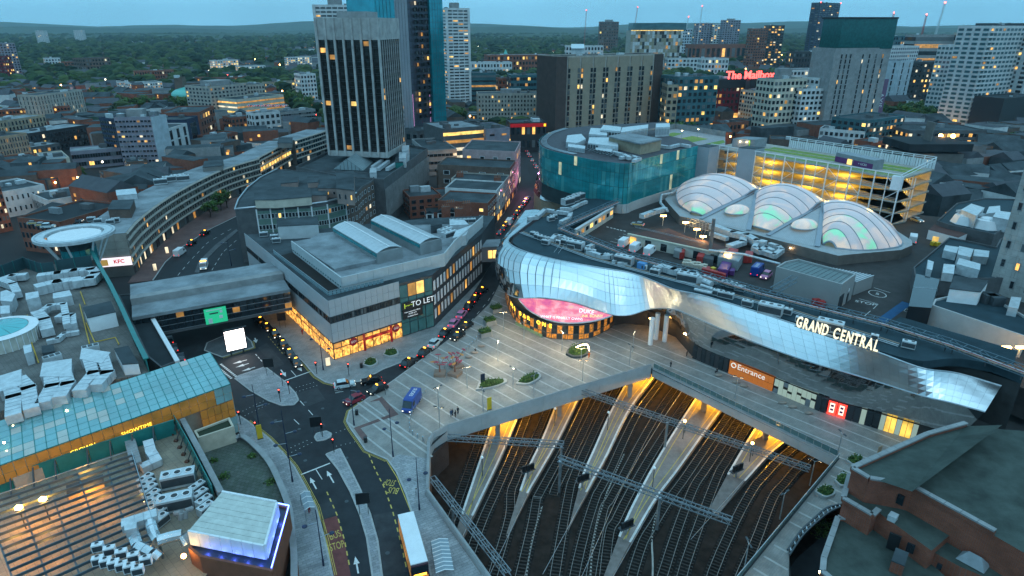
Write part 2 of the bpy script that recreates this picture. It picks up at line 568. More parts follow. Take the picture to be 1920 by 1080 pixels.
def pavement(name,pts,m,z=0.12,kerb=None):
 o=struct(MB().prism(pts,-0.25,z).build(name,m))
 if kerb:
  for i in range(len(kerb)-1):
   a,b=V3(kerb[i]),V3(kerb[i+1])
   n=max(1,round((b-a).length/2.5))
   for k in range(n):
    p,r=a.lerp(b,k/n),a.lerp(b,(k+1)/n)
    d=(r-p).normalized()
    MB().obox((p+r)/2,d,(r-p).length-0.02,0.3,-0.1,z+0.012).build('kerb_stone',kerb_m,o)
 return o
plaza_poly=K_PLAZA+[(14,230),(60,215),(107,150),(107,99)]+[(62,90)]+[(55.4,86.8),(53.1,85.5),(49.6,82.8),(46.7,80.5),(43.1,76.7)]+[(37,62),(31.5,62),(32.9,70.1),(61.7,99.4),(33.5,133.9),(-12.7,108.9),(-15.8,103.2),(-14.5,89.3),(-3.2,70.4),(1.5,62),(-8,62)]
plaza=pavement('plaza_pavement',plaza_poly,plaza_m,kerb=K_PLAZA[:15])
band_m=mat('pale_band',(0.38,0.37,0.35),0.6,var=0.15,scale=1.0)
bd=V3((math.cos(math.radians(-46)),math.sin(math.radians(-46))))
bn=V3((-bd.y,bd.x))
BLOCK=[(33,62),(70,62),(70,200),(-20,200),(-30,62)]
def in_plaza(p):
 return inpoly(p.x,p.y,plaza_poly)
for i in range(-16,30):
 c=V3((0,130))+bn*(i*3.35)
 run=[]
 for j in range(-140,170):
  p=c+bd*(j*0.5)
  ok=in_plaza(p)and p.y>62
  if ok:run.append(p)
  if(not ok or j==169)and run:
   if len(run)>5:
    if run[0].y<190:
     MB().obox((run[0]+run[-1])/2,bd,(run[-1]-run[0]).length-0.3,0.38,0.10,0.126).build('paving_band',band_m,plaza)
   run=[]
bs=MB().sheet([(-11.6,71.6),(-12.7,75.2),(-13.7,78.6),(-16.2,84.7),(-17.8,89.4),(-20.4,95),(-22.2,98.3),(-21.2,100.6),(-14.9,99.3)]+[(-14.6,89.4),(-3.3,70.3)],0.130)
struct(bs.build('block_pavement',pave_block))
for pts in([(-30.3,118.7),(-27.9,121),(-23.1,114),(-30,109.1),(-28,106.3),(-28.6,104.8),(-31.4,109.2),(-25,114),(-28.2,119.4)],):
 struct(MB().sheet(pts,0.131).build('red_pavement',pave_red))
struct(MB().obox(V3((-23.6,109.2)),bd,26,0.45,0.10,0.134).build('paving_band_path',band_m))
K_LEFT=[(-25.1,69.8),(-26.1,71.7),(-29.1,78.7),(-32.5,86.1),(-35.8,91.3),(-39.5,96.9),(-42.8,100.9),(-47.3,105.8),(-53.7,111.7),(-56.9,114.2)]
pavement('west_pavement',K_LEFT+[(-56.8,111.7),(-51.4,104.4),(-45,98.2),(-41.4,93.3),(-38.2,87.8),(-35.3,81.5),(-32.9,75.8),(-30.8,69.8)],pave_block,kerb=K_LEFT)
K_TAXI=[(-74.7,169.7),(-68.3,162.1),(-58.3,147.7),(-49.1,135.9),(-44.8,129.9),(-41.8,127.2),(-39.5,126.3),(-33.8,127.7),(-30,133.1),(-22.6,139.7),(-18.6,144.2),(-15.8,154.6),(-9.1,190.3),(-4.9,214.9)]
pavement('taxi_pavement',K_TAXI+[(-7.9,219.6),(-25.8,160.7),(-43.2,147.7),(-69,175.6)],pave,kerb=K_TAXI[:12])
K_MED=[(-34.7,100.7),(-32.5,102.4),(-29.9,97.7),(-26.2,90.9),(-23.1,84.5),(-20.8,78.7),(-18.8,71.7),(-18.1,68.8),(-19.4,68.8),(-20.2,71.7),(-22.6,79.3),(-24.8,84.5),(-27.7,90.2),(-31.3,96.2)]
pavement('median_pavement',K_MED,pave_block,kerb=K_MED+K_MED[:1])
K_ISL=[(-63.1,128.9),(-62.6,130.2),(-58,134.3),(-51.3,127.6),(-47.2,122.5),(-45.7,119.7),(-46.1,117.8),(-48.6,117.5),(-52.2,119.5),(-57.5,123.6)]
pavement('island_pavement',K_ISL,pave_block,kerb=K_ISL+K_ISL[:1])
K_REF=[(-38.4,106.2),(-38.3,107.4),(-36.7,108.2),(-35.5,107.4),(-35.3,106.2),(-36.2,105.2),(-37.6,104.9)]
pavement('refuge_pavement',K_REF,pave_block,kerb=K_REF+K_REF[:1])
K_BILL=[(-70.3,139.2),(-64.5,144.3),(-66.3,147.6),(-69.3,151),(-73.9,151.9),(-77.2,146.8),(-76.1,142.7)]
pavement('billboard_pavement',K_BILL,dconc,kerb=K_BILL+K_BILL[:1])
K_RING=[(-113.4,190.2),(-117.9,207.2),(-119.8,222.3),(-119.6,243.6),(-116.2,263.4),(-114.4,282.6)]
pavement('ring_pavement',K_RING+[(-126,305.2),(-134.9,279.6),(-132.7,243.1),(-129.2,218),(-120.1,188)],pave_red,kerb=K_RING)
K_RMED=[(-103.3,197.2),(-106.8,208),(-108.7,225.9),(-108.9,245.9),(-107.1,243.6),(-106.2,222.3),(-104.5,206.3),(-101.9,197.2)]
pavement('ring_median_pavement',K_RMED,dconc,kerb=None)
# ---- road markings: every dash, line and arrow its own strip on the road
def strip(pts,w,name='painted_line',m=white_road,z=0.006,parent=road):
 return ribbon(pts,w,z,name,m,parent=parent)
def dashes(pts,w,dash,gap,m=white_road,name='lane_dash',z=0.006):
 P=resample(pts,400)
 L=sum((P[i+1]-P[i]).length for i in range(399))
 n=int(L/(dash+gap))
 for k in range(n):
  a,b=P[int(399*k*(dash+gap)/L)],P[min(399,int(399*(k*(dash+gap)+dash)/L))]
  strip([tuple(a[:2]),tuple(b[:2])],w,name,m,z)
def arrow(tip,tail,m=white_road,s=1.0):
 a,b=V3(tail),V3(tip)
 d=(b-a).normalized()
 n=V3((-d.y,d.x))
 h=b-d*1.3*s
 MB().add([(*(a+n*.1*s),.006),(*(a-n*.1*s),.006),(*(h-n*.1*s),.006),(*(h+n*.1*s),.006),(*(h-n*.38*s),.006),(*b,.006),(*(h+n*.38*s),.006)],[[0,1,2,3],[4,5,6]]).build('lane_arrow',m,road)
for off in(0.35,0.6):
 strip(offset(K_LEFT[1:9],off),0.09,'double_yellow_line',ypaint)
 strip(offset(K_PLAZA[8:13],-off),0.09,'double_yellow_line',ypaint)
 strip(offset(K_PLAZA[6:9],-off),0.09,'double_yellow_line',ypaint)
 strip(offset(K_TAXI[2:7],off),0.09,'double_yellow_line',ypaint)
 strip(offset(K_BILL[:3],off),0.09,'double_yellow_line',ypaint)
strip([(-26.3,101.2),(-23.2,99.3),(-20.3,94.2),(-16.3,84.8)],0.16,'bus_bay_line',ypaint)
dashes([(-27.4,102.4),(-24.5,96.1),(-22,91.3),(-19.6,85.5),(-17.4,79.3),(-15.2,72.5)],0.2,1.0,0.9,ypaint)
strip([(-33.5,88.1),(-30.3,82.3),(-28,76.7),(-26.1,71.7)],0.18,'bus_bay_line',ypaint)
dashes([(-31.8,90.2),(-28.6,84.5),(-26.1,79),(-23.3,71.7)],0.2,1.0,0.9,ypaint)
strip([(-37.7,94.8),(-33.3,98.1)],0.3,'stop_line')
strip([(-35.4,96.3),(-33.5,93.5)],0.14,'lane_line')
dashes([(-32.5,91.9),(-31.1,89.3)],0.14,2.4,1.0)
strip([(-51.7,127.7),(-46.7,132.2)],0.3,'stop_line')
strip([(-51.4,132.7),(-49.2,129.8)],0.14,'lane_line')
dashes([(-54.5,137),(-52.3,134.1)],0.14,3.5,2.0)
dashes([(-62.7,140.8),(-58.3,135.2)],0.16,1.1,0.7)
dashes([(-63,150.6),(-55.3,140)],0.14,0.9,0.9,ypaint)
dashes([(-44.4,112.4),(-38.8,106.2)],0.14,2.4,2.4)
dashes([(-45.3,119.5),(-40.1,112.9),(-36,107.7)],0.14,2.4,2.2)
for p,r in([(-64.7,146.8),(-66.1,149.7)],[(-51.7,129.9),(-53.9,133)],[(-48.7,132.3),(-50.6,134.8)],[(-66.4,135.9),(-63.7,137.9)],[(-65,134.1),(-62.6,136.1)],[(-62.9,132.3),(-60.4,134.3)]):
 arrow(p,r,s=1.5)
for p,r in([(-35.8,94),(-33.8,90.9)],[(-33.3,95.9),(-31.2,92.6)],[(-23.6,75.5),(-22.4,72.2)]):
 arrow(p,r,s=1.2)
for k in range(11):
 p=[(-69.4,135.2),(-63.7,129.6)]
 a=lerp(p[0],p[1],k/10)
 for s in(-0.45,0.45):
  MB().obox((a[0]+s*.8,a[1]+s),(0.75,-0.66),0.5,0.5,0.0,0.006).build('crossing_block',white_road,road)
def studs(a,b):
 n=int((V3(b)-V3(a)).length/0.75)
 for k in range(n):
  p=lerp(a,b,k/n)
  MB().box(p[0]-.07,p[1]-.07,0,p[0]+.07,p[1]+.07,0.008).build('crossing_stud',white_road,road)
for s in([(-56.6,114.9),(-52.7,120)],[(-55.5,113.2),(-50.6,119.5)],[(-47.2,123.1),(-42.8,126.3)],[(-47.8,125),(-43.9,127.6)],[(-42,100.8),(-37.9,105)],[(-43.2,101.7),(-39,105.7)],[(-35.3,107.2),(-32.4,109.5)],[(-33.4,103.3),(-29.4,105)]):
 studs(*s)
zz=[(-39.1,124.7),(-37.3,124.2),(-38.9,123.7),(-36.8,123.2),(-38.5,122.7)]
strip(zz,0.18,'hatched_line')
red_tar=mat('red_bus_bay',(0.16,0.055,0.05),0.8,var=0.25,scale=0.8)
MB().sheet([(-30.6,83.4),(-28.6,84.3),(-26.1,79),(-23.4,71.7),(-22.8,70.7),(-25.5,70.7),(-27.9,76.7)],0.003).build('red_bus_bay',red_tar,road)
for s,p in(('BUS',[(-27.8,79.9),(-28.6,79.4),(-27.1,80.3)]),('STOP',[(-26.9,77.6),(-27.9,77.1),(-25.9,78)]),('BUS',[(-20.3,90.6),(-19.4,90.4),(-21.2,90.7)]),('STOP',[(-21.3,92.7),(-20.3,92.5),(-22.3,92.9)])):
 d=V3(p[2])-V3(p[1])
 o=txt(s,2.3,ypaint,'bus_stop_lettering',road,depth=0.001)
 x=d.normalized()
 y=V3((-x.y,x.x))
 wd=max(v.co.x for v in o.data.vertices)-min(v.co.x for v in o.data.vertices)
 sx=d.length/wd
 o.matrix_basis=Matrix(((x.x*sx,y.x,0,p[0][0]),(x.y*sx,y.y,0,p[0][1]),(0,0,1,0.008),(0,0,0,1)))
dashes([(-22.8,132.5),(-19,141.3),(-13.8,150.3),(-10.5,160.3),(-6.8,172.5),(-4,184)],0.12,2.0,3.0)
strip([(-27.7,125.6),(-26,123.6)],0.2)
dashes([(-106.7,189.5),(-109.9,207.2),(-112.9,228.9),(-110.6,250.2)],0.14,2.5,3.0)
dashes([(-98.7,199.6),(-102.6,218),(-103.3,234.2)],0.14,2.5,2.5)
for off in(0.35,0.62):
 strip(offset(K_RING[:6],-off+0.0),0.09,'double_yellow_line',ypaint)
 # ---- platforms: slab, pale edge stones, yellow lines
Z_P=-7.1
plat_m=bmat('platform_slabs',(0.25,0.22,0.2),(0.22,0.195,0.18),(0.2,0.18,0.17),1.0,0.6,0.4,0.012,rot=0.9,bump=0.05)
edge_m=mat('platform_edge',(0.62,0.62,0.6),0.7,var=0.15,scale=1.5)
def extend(a,b,d):
 v=(V3(b)-V3(a)).normalized()*d
 return(b[0]+v.x,b[1]+v.y)
PLAT=[([(-8.8,92.6),(-5.9,109.9),(-4,121.2)],[(-6.7,92.3),(-1.4,111.2),(1.9,124.8)]),([(1.9,99.1),(3.7,106.1),(7,116),(10.5,128.2)],[(3.4,98.3),(4.3,100.6),(10.4,115.5),(16.7,132.8)]),([(13.2,99.8),(14.7,104.8),(17.5,111.9),(23.2,126.4),(29.2,139.8)],[(14.6,98.6),(16.7,103),(19.7,109.2),(27.5,126.8),(37.1,143.2)]),([(18.9,87.2),(22.4,94.6),(29.3,107.3),(37.2,120.6),(45.4,133.8)],[(20.7,85.8),(27,96.2),(33.6,105.4),(42.1,117.6),(50.1,128.8)]),([(43,103.9),(49,112.6),(55.7,122.1)],[(45.8,101.9),(53.3,109.9),(60.5,116.4)])]
PLAT_LABEL=['station platform with globe lamp nearest the plaza parapet corner','station platform with a signal at its narrow tip below the short gantry','station platform under the corner where plaza parapet meets footbridge','longest station platform reaching under two overhead gantries','wide orange lit station platform below the footbridge near the side walk']
PL_CURVES=[]
for(l,r),lab in zip(PLAT,PLAT_LABEL):
 l=[tuple(l[0])]+[tuple(x)for x in l[1:]]+[extend(l[-2],l[-1],28)]
 r=[tuple(r[0])]+[tuple(x)for x in r[1:]]+[extend(r[-2],r[-1],28)]
 ls,rs=[tuple(v[:2])for v in spline([(*p,0)for p in l],25)],[tuple(v[:2])for v in spline([(*p,0)for p in r],25)]
 PL_CURVES.append((ls,rs))
 root=item('station_platform',lab,'platform',(0,0,0),group='station platforms')
 mb=MB()
 n=25
 vs=[(x,y,Z_P)for x,y in ls]+[(x,y,Z_P)for x,y in rs]+[(x,y,-8.2)for x,y in ls]+[(x,y,-8.2)for x,y in rs]
 fs=[]
 for i in range(n-1):
  fs+=[[i,n+i,n+i+1,i+1],[2*n+i,i,i+1,2*n+i+1],[n+i,3*n+i,3*n+i+1,n+i+1]]
 fs.append([0,2*n,3*n,n])
 mb.add(vs,fs).build('slab',plat_m,root)
 tl,tr=ls[0],rs[0]
 el,er=extend(ls[2],ls[0],11),extend(rs[2],rs[0],11)
 MB().add([(*tl,Z_P),(*tr,Z_P),(*er,-8.1),(*el,-8.1),(*tl,-8.2),(*tr,-8.2)],[[0,3,2,1],[0,4,3],[1,2,5]]).build('ramp',mat('ramp_stone',(0.2,0.17,0.155),0.9,var=0.3),root)
 for c,s in((ls,1),(rs,-1)):
  ribbon(offset(c,s*0.12),0.42,Z_P+0.01,'edge_stone',edge_m,parent=root)
  ribbon(offset(c,s*1.25),0.14,Z_P+0.008,'yellow_line',ypaint,parent=root)
  # ---- tracks
rail_m=mat('rail_steel',(0.30,0.27,0.25),0.35,0.85,var=0.2,scale=1)
sleeper_m=mat('sleeper',(0.048,0.042,0.038),0.9,var=0.4,scale=1.5)
third_m=mat('dirty_bed',(0.014,0.012,0.011),0.9,var=0.5,scale=1.0)
def track(pts,lab):
 root=item('railway_track',lab,'railway track',(0,0,0),group='railway tracks in the station throat')
 P=[tuple(p[:2])for p in pts]
 ribbon(P,2.9,-8.185,'track_bed',third_m,parent=root)
 for s in(-0.75,0.75):
  o=offset(P,s)
  mb=MB()
  for i in range(len(o)-1):
   mb.beam((*o[i],-7.93),(*o[i+1],-7.93),0.075,0.16)
  mb.build('rail',rail_m,root)
 L=resample([(*p,0)for p in P],max(2,int(sum((V3(P[i+1])-V3(P[i])).length for i in range(len(P)-1))/0.75)))
 mb=MB()
 for i in range(len(L)-1):
  d=(L[i+1]-L[i]).normalized()
  mb.obox((L[i].x,L[i].y),(-d.y,d.x),2.5,0.26,-8.2,-8.04)
 mb.build('sleepers',sleeper_m,root,kind='stuff')
def side_track(curve,s,tail,lab):
 o=offset(curve,s)
 track([tuple(v[:2])for v in spline([(*p,0)for p in(list(tail)+o[::3]+[o[-1]])],46)],lab)
E1,E2,E3,E4,E5=PL_CURVES
side_track(E1[0],-1.75,[(-13.5,76),(-12.0,84)],'railway track squeezed between the retaining wall and the first platform')
side_track(E1[1],1.75,[(-9.5,70),(-7.6,80)],'railway track along the far edge of the first platform')
side_track(E2[0],-1.75,[(-6.0,62),(-3.5,76),(-0.2,92)],'railway track along the near edge of the signal tipped platform')
side_track(E2[1],1.75,[(-3.0,55),(1.4,78),(3.8,90)],'railway track past the far edge of the signal tipped platform')
side_track(E3[0],-1.75,[(3.0,52),(5.6,70),(9.0,88)],'railway track along the near edge of the middle platform')
side_track(E3[1],1.75,[(7.0,55),(9.4,74),(12.6,87)],'railway track along the far edge of the middle platform')
side_track(E4[0],-1.75,[(11.0,50),(13.6,70)],'railway track along the near edge of the longest platform')
side_track(E4[1],1.75,[(13.0,50),(16.8,70)],'railway track along the far edge of the longest platform')
side_track(E5[0],-1.75,[(19.0,55),(26.5,76),(34.5,92)],'railway track along the near edge of the orange lit platform')
side_track(E5[1],1.75,[(22.0,50),(30.2,74),(39.5,90)],'railway track along the far edge of the orange lit platform')
mid34=[tuple((V3(a)+V3(b))/2)for a,b in zip(offset(E3[1],1.75),offset(E4[0],-1.75))]
track([tuple(v[:2])for v in spline([(*p,0)for p in[(8.5,45),(11.2,70)]+mid34[::4]],40)],'siding track midway between the middle and the longest platform')
mid45=[tuple((V3(a)+V3(b))/2)for a,b in zip(offset(E4[1],1.75),offset(E5[0],-1.75))]
track([tuple(v[:2])for v in spline([(*p,0)for p in[(16,48),(21.2,70),(27.0,84)]+mid45[3::4]],40)],'track midway between the longest and the orange lit platforms')
o5=offset(E5[1],5.6)
track([tuple(v[:2])for v in spline([(*p,0)for p in[(24,48),(33.4,72),(43.4,88)]+o5[::4]],40)],'railway track beside the side walk retaining wall')
mid23=[tuple((V3(a)+V3(b))/2)for a,b in zip(offset(E2[1],1.75),offset(E3[0],-1.75))]
track([tuple(v[:2])for v in spline([(*p,0)for p in mid23[::4]],30)],'crossover track between the signal tipped and the middle platforms')
cable_m=mat('cable_trough',(0.33,0.31,0.28),0.9,var=0.3)
for a in([(10.6,60),(13.9,84),(18.0,98),(24,112)],[(18.6,60),(23.4,80),(25.5,90),(31.0,104)],[(0.5,60),(3.3,84),(6,96)]):
 tag(ribbon([tuple(v[:2])for v in spline([(*p,0)for p in a],20)],0.3,-8.15,'cable_trough',cable_m),'narrow pale cable trough winding along the ballast '+('between the crossover tracks' if a[0][0]<5 else 'beside the siding track' if a[0][0]<15 else 'beyond the longest platform'),'cable trough','cable troughs')
for(l,r),e in zip(PL_CURVES,(4800,4800,5800,6600,6200)):
 for k in(15,19,22):
  c=(V3(l[k])+V3(r[k]))/2
  if not inpoly(c.x,c.y-1.5,PIT):
   t=tag(MB().box(c.x-.5,c.y-.12,-2.75,c.x+.5,c.y+.12,-2.6).build('platform_light',olamp),ORD[len([x for x in C.objects if x.name.startswith('platform_light')])-1]+' amber batten light under the station deck from the plaza wall','light','amber lights under the deck')
   lamp('platform_lamp',(c.x,c.y,-3.0),e,(1,0.46,0.03),0.3,t).matrix_parent_inverse=Matrix()
   # ------------------------------------------------------------------ the railway station with its mirrored skin
Z_YARD,Z_ROOF=12.0,16.3
station=item('railway_station','station with wavy mirror-steel skin, pink eye-shaped screen and dark flat roof','station',(40,150,0))
def stn(mb,name,mats,**k):
 o=mb.build(name,mats,None,**k)
 o.parent=station
 o.matrix_parent_inverse=Matrix.Translation((-40,-150,0))
 return o
def stn_obj(o):
 o.parent=station
 o.matrix_parent_inverse=Matrix.Translation((-40,-150,0))
 return o
skin=mat('mirror_steel',(0.93,0.94,0.95),0.32,1.0,var=0.04,scale=0.4)
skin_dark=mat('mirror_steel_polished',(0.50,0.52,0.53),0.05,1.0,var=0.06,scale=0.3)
yard_m=mat('yard_asphalt',(0.05,0.046,0.045),0.7,var=0.35,scale=0.3)
teal_roof=mat('membrane_roof',(0.026,0.05,0.062),0.7,var=0.3,scale=0.25)
L_PTS=[(2.0,215,9.5),(-1.2,190,9.0),(-3.6,172,8.5),(-1.6,160,9.0)]+[(1.9,154.1,9.5),(8.4,150.5,11),(15.9,150.1,10),(21.6,149.8,8.2),(26.3,148.4,7.2),(30.5,148.4,7.2),(35.3,148,9),(39.3,143.6,11),(42.5,141.2,10.8),(47.4,135.5,10.4),(55,125.9,10.3),(62.1,118.4,10.3),(68.8,112.9,10.3),(73.2,109.1,10.3),(77.7,104.5,10.5),(81.1,102,10.7),(85.5,98.8,10.7)]
U_PTS=[(11.5,214,16.5),(6.6,200,16.5),(2.2,189,16.5)]+[(-0.5,180,16.5),(2.9,172.2,16.5),(10.7,165,16.5),(16.6,161.2,16.5),(22.1,158.3,16.5),(26.1,156.3,16.5),(29.9,154.4,16.5),(33.4,151,16.5),(36.5,146.6,16.5),(39.7,142.2,16.5),(45.4,138.6,16.5),(53.8,130.6,16.4),(61.1,122.6,16.4),(67.8,115.4,16.4),(71.8,110,16.4),(77.5,106.2,15.4),(85,107.2,13.8),(91.6,104.2,12.8)]
NU,NV=84,5
Lc,Uc=spline(L_PTS,NU+1),spline(U_PTS,NU+1)
def skin_pt(i,j,di=0.0):
 i0=min(int(i),NU-1)
 t=i-i0
 a,b=Lc[i0].lerp(Lc[i0+1],t),Uc[i0].lerp(Uc[i0+1],t)
 v=j/NV
 p=a.lerp(b,v)
 d=(Lc[i0+1]-Lc[i0])
 n=V3((d.y,-d.x,0)).normalized()
 bul=3.0 if i0<22 else max(0.12,3.0-(i0-22)*0.15)
 p=p+n*(bul*math.sin(PI*v)*(1-0.25*v))
 p.z+=(0.15+0.9*(bul-0.15))*math.sin(PI*v)
 return p
r2=random.Random(3)
for i in range(NU):
 for j in range(NV):
  e=0.01
  a,b,c,d=skin_pt(i+e,j+e),skin_pt(i+1-e,j+e),skin_pt(i+1-e,j+1-e),skin_pt(i+e,j+1-e)
  n=(b-a).cross(d-a).normalized()
  w=[n*r2.uniform(-0.02,0.02)for _ in range(4)]
  if 28<=i<=45:
   q=0.16*(1-abs(i-36.5)/10)
   w[1]=w[1]+n*q
   w[2]=w[2]-n*q*0.4
  vs=[a+w[0],b+w[1],c+w[2],d+w[3]]
  vs+=[v-n*0.06 for v in vs]
  stn(MB().add(vs,[[0,1,2,3],[0,4,5,1],[1,5,6,2],[2,6,7,3],[3,7,4,0]]),'steel_panel',skin if i>17 else skin_dark)  # street-side panels darker: their dim reflections are put into the steel colour
mb=MB()
G=[[skin_pt(i,j)for j in range(NV+1)]for i in range(NU+1)]
vs,fs=[],[]
for i in range(NU+1):
 for j in range(NV+1):
  a,b=G[max(i-1,0)][j],G[min(i+1,NU)][j]
  d=b-a
  vs.append(G[i][j]-V3((d.y,-d.x,0)).normalized()*0.14-V3((0,0,0.12)))
for i in range(NU):
 for j in range(NV):
  k=i*(NV+1)+j
  fs.append([k,k+NV+1,k+NV+2,k+1])
stn(mb.add(vs,fs),'skin_backing',steel)
stn(MB().tube([p-V3((0,0,0.05))for p in Lc[14:]],0.13,6),'lip_trim',steel)
stn(MB().tube([p+V3((0,0,0.05))for p in Uc],0.16,6),'edge_trim',steel)
W_PTS=[(26.5,154.6,4.8),(31,157,5.0),(37,156,5.0),(42,149,4.6),(44.1,140.5,4.0),(47.2,135.6,3.6),(54.6,127.4,3.6),(62.0,119.0,3.6),(68.4,113.0,3.6),(72.4,110.3,3.6),(77.5,106.7,3.6),(80.6,104.4,3.6),(84.5,101.5,3.6)]
LW=spline(L_PTS[8:],49)
WW=spline(W_PTS,49)
for i in range(48):
 for j in range(3):
  def sp(ii,v):
   p=WW[ii].lerp(LW[ii],v)
   return p
  a,b,c,d=sp(i,j/3),sp(i+1,j/3),sp(i+1,(j+1)/3),sp(i,(j+1)/3)
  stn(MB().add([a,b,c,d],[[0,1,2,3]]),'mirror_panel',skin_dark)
ROOF_BACK=[(93.1,102),(88.9,109.1),(83.7,115.4),(79.3,122.9),(69.9,130.9),(58.5,140.1),(44.4,155.8),(33.1,165.3),(24.1,179.8),(15.6,192.6),(38.7,226.8),(32,230.7),(24.2,230.7)]
roof_poly=offset([(p.x,p.y)for p in Uc[4:]],-1.3)+ROOF_BACK
stn(MB().prism([(p[0],p[1])for p in roof_poly],14.6,Z_ROOF),'roof',teal_roof)
stn(MB().prism([(-0.6,186),(0,171.6),(2.6,159),(8.8,151),(13.5,149.4),(20,149.8),(24.9,153.4),(28,157),(31,158),(37,157),(43,150),(44.6,139.2),(65.5,115.6),(79,105.9),(92,98),(112,108),(92,150),(70,190),(30,225),(8,215)],0.12,4.4),'inner_wall',mat('station_core',(0.05,0.05,0.05),0.8))
stn(MB().prism([(6,190),(8,168),(20,166),(40,164),(50,150),(72,122),(90,107)]+ROOF_BACK[:10],4.4,14.6),'inner_wall',MATS['station_core'])
YARD=[(18,200.5),(38.8,226.2),(38.4,232.1),(47.1,241.4),(68,266),(90.2,288.8),(143.8,226.2),(156.7,219.3),(155.6,170.5),(99.8,98.9),(86.3,121.6),(73.9,137.9),(61.8,147.5),(46.9,164.2),(35.1,174.9)]
yard=struct(MB().prism(YARD,6.0,Z_YARD).build('service_yard_ground',yard_m))
# ---- shopfront of the bar below the eye
BAR=[(-1.5,181.6),(-0.8,171.4),(2.1,158.4),(8.6,150.3),(13.5,148.6),(20.0,149.0),(24.7,152.9),(27.4,156.0)]
BC=resample([(p.x,p.y,0)for p in spline([(*p,0)for p in BAR],60)],41)
bar_glow=lit('bar_interior',(1.0,0.36,0.05),0.32,1.0,2.2)
for i in range(40):
 a,b=BC[i],BC[i+1]
 stn(MB().beam((a.x,a.y,0.9),(b.x,b.y,0.9),0.1,1.5),'lower_pane',bar_glow if i%3 else dframe)
 stn(MB().beam((a.x,a.y,2.9),(b.x,b.y,2.9),0.1,2.3),'upper_pane',bar_glow if i%2 else dglass)
 stn(MB().beam((a.x,a.y,0.1),(a.x,a.y,4.6),0.16,0.16),'mullion',dframe)
for z in(0.22,1.7,4.2):
 stn(MB().tube([(p.x,p.y-0.05,z)for p in BC],0.11,5),'transom',dframe)
bt=item('bar_sign','yellow lit lettering over the curved bar front below the eye screen','sign',(13,148,3.6))
chars='ALL BAR ONE'
for k,ch in enum(chars):
 if ch==' ':continue
 t=13+1.28*k
 i=int(t)
 p=BC[i].lerp(BC[i+1],t-i)
 d=BC[i+1]-BC[i]
 n=V3((d.y,-d.x,0)).normalized()
 o=txt(ch,1.5,mat('sign_yellow',(0.9,0.6,0.05),emit=(1.0,0.66,0.06),estr=2.2,var=0),'letter',bt,depth=0.06,bold=0.03)
 o.matrix_parent_inverse=Matrix.Translation((-13,-148,-3.6))
 orient(o,(p.x+n.x*0.25,p.y+n.y*0.25,3.75),d,(0,0,1))
 # ---- the eye: a leaning LED screen
EU=[(1.9,154.2,9.3),(4.9,152.3,10.1),(8.4,150.4,10.6),(12,149.5,10.4),(15.8,149.2,9.8),(19.5,149.4,8.7),(22.9,149.1,7.8),(26.4,148.5,7)]
EL=[(2.2,154.5,9),(4.7,153.1,6.6),(8.5,150.8,5.2),(12.2,149.3,4.7),(15.9,148.7,4.7),(19.7,148.7,5),(23.2,148.8,5.7),(26,148.7,6.8)]
eu,el=[p-V3((0,-.1,.12))for p in resample([tuple(p)for p in spline(L_PTS[4:9],60)],33)],spline(EL,33)
def led_mat():
 m=mat('led_screen',(0.05,0.02,0.03),0.4,var=0,emit=(1,0.3,0.5),estr=1.0)
 nt=m.node_tree
 p=nt.nodes['Principled BSDF']
 geo=nt.nodes.new('ShaderNodeNewGeometry')
 mp=nt.nodes.new('ShaderNodeMapping')
 mp.inputs['Scale'].default_value=(0.22,0.1,0.35)
 nt.links.new(geo.outputs['Position'],mp.inputs['Vector'])
 n=nt.nodes.new('ShaderNodeTexNoise')
 n.inputs['Scale'].default_value=1.6
 n.inputs['Detail'].default_value=6
 nt.links.new(mp.outputs['Vector'],n.inputs['Vector'])
 r=nt.nodes.new('ShaderNodeValToRGB')
 r.color_ramp.elements[0].position=0.32
 r.color_ramp.elements[0].color=(0.72,0.10,0.38,1)
 r.color_ramp.elements[1].position=0.68
 r.color_ramp.elements[1].color=(1.0,0.62,0.45,1)
 e=r.color_ramp.elements.new(0.47)
 e.color=(0.95,0.22,0.36,1)
 e=r.color_ramp.elements.new(0.56)
 e.color=(0.95,0.45,0.62,1)
 nt.links.new(n.outputs['Fac'],r.inputs['Fac'])
 nt.links.new(r.outputs['Color'],p.inputs['Emission Color'])
 p.inputs['Emission Strength'].default_value=0.95
 return m
eye=item('media_screen','pink glowing eye-shaped media screen under the mirrored skin','screen',(14,147,5))
IT=Matrix.Translation((-14,-147,-5))
mb=MB()
vs=[p for p in eu]+[p for p in el]
mb.add(vs,[[33+i,33+i+1,i+1,i]for i in range(32)])
o=mb.build('display',led_mat(),eye);o.matrix_parent_inverse=IT
for c,nm in((eu,'upper_rim'),(el,'lower_rim')):
 o=MB().tube(c,0.22,6).build(nm,dframe if nm=='upper_rim' else steel,eye);o.matrix_parent_inverse=IT
mb=MB()
bb=[(p.x,p.y,4.5)for p in resample([tuple(p)for p in BC[10:36]],33)]
mb.add([tuple(p)for p in el]+bb,[[i,i+1,34+i,33+i]for i in range(32)])
stn(mb,'eye_soffit',dframe)
pale_pink=mat('led_text',(1,0.8,0.85),emit=(1.0,0.72,0.8),estr=1.1,var=0)
yel_led=mat('led_text_yellow',(1,0.8,0.3),emit=(1.0,0.7,0.25),estr=1.0,var=0)
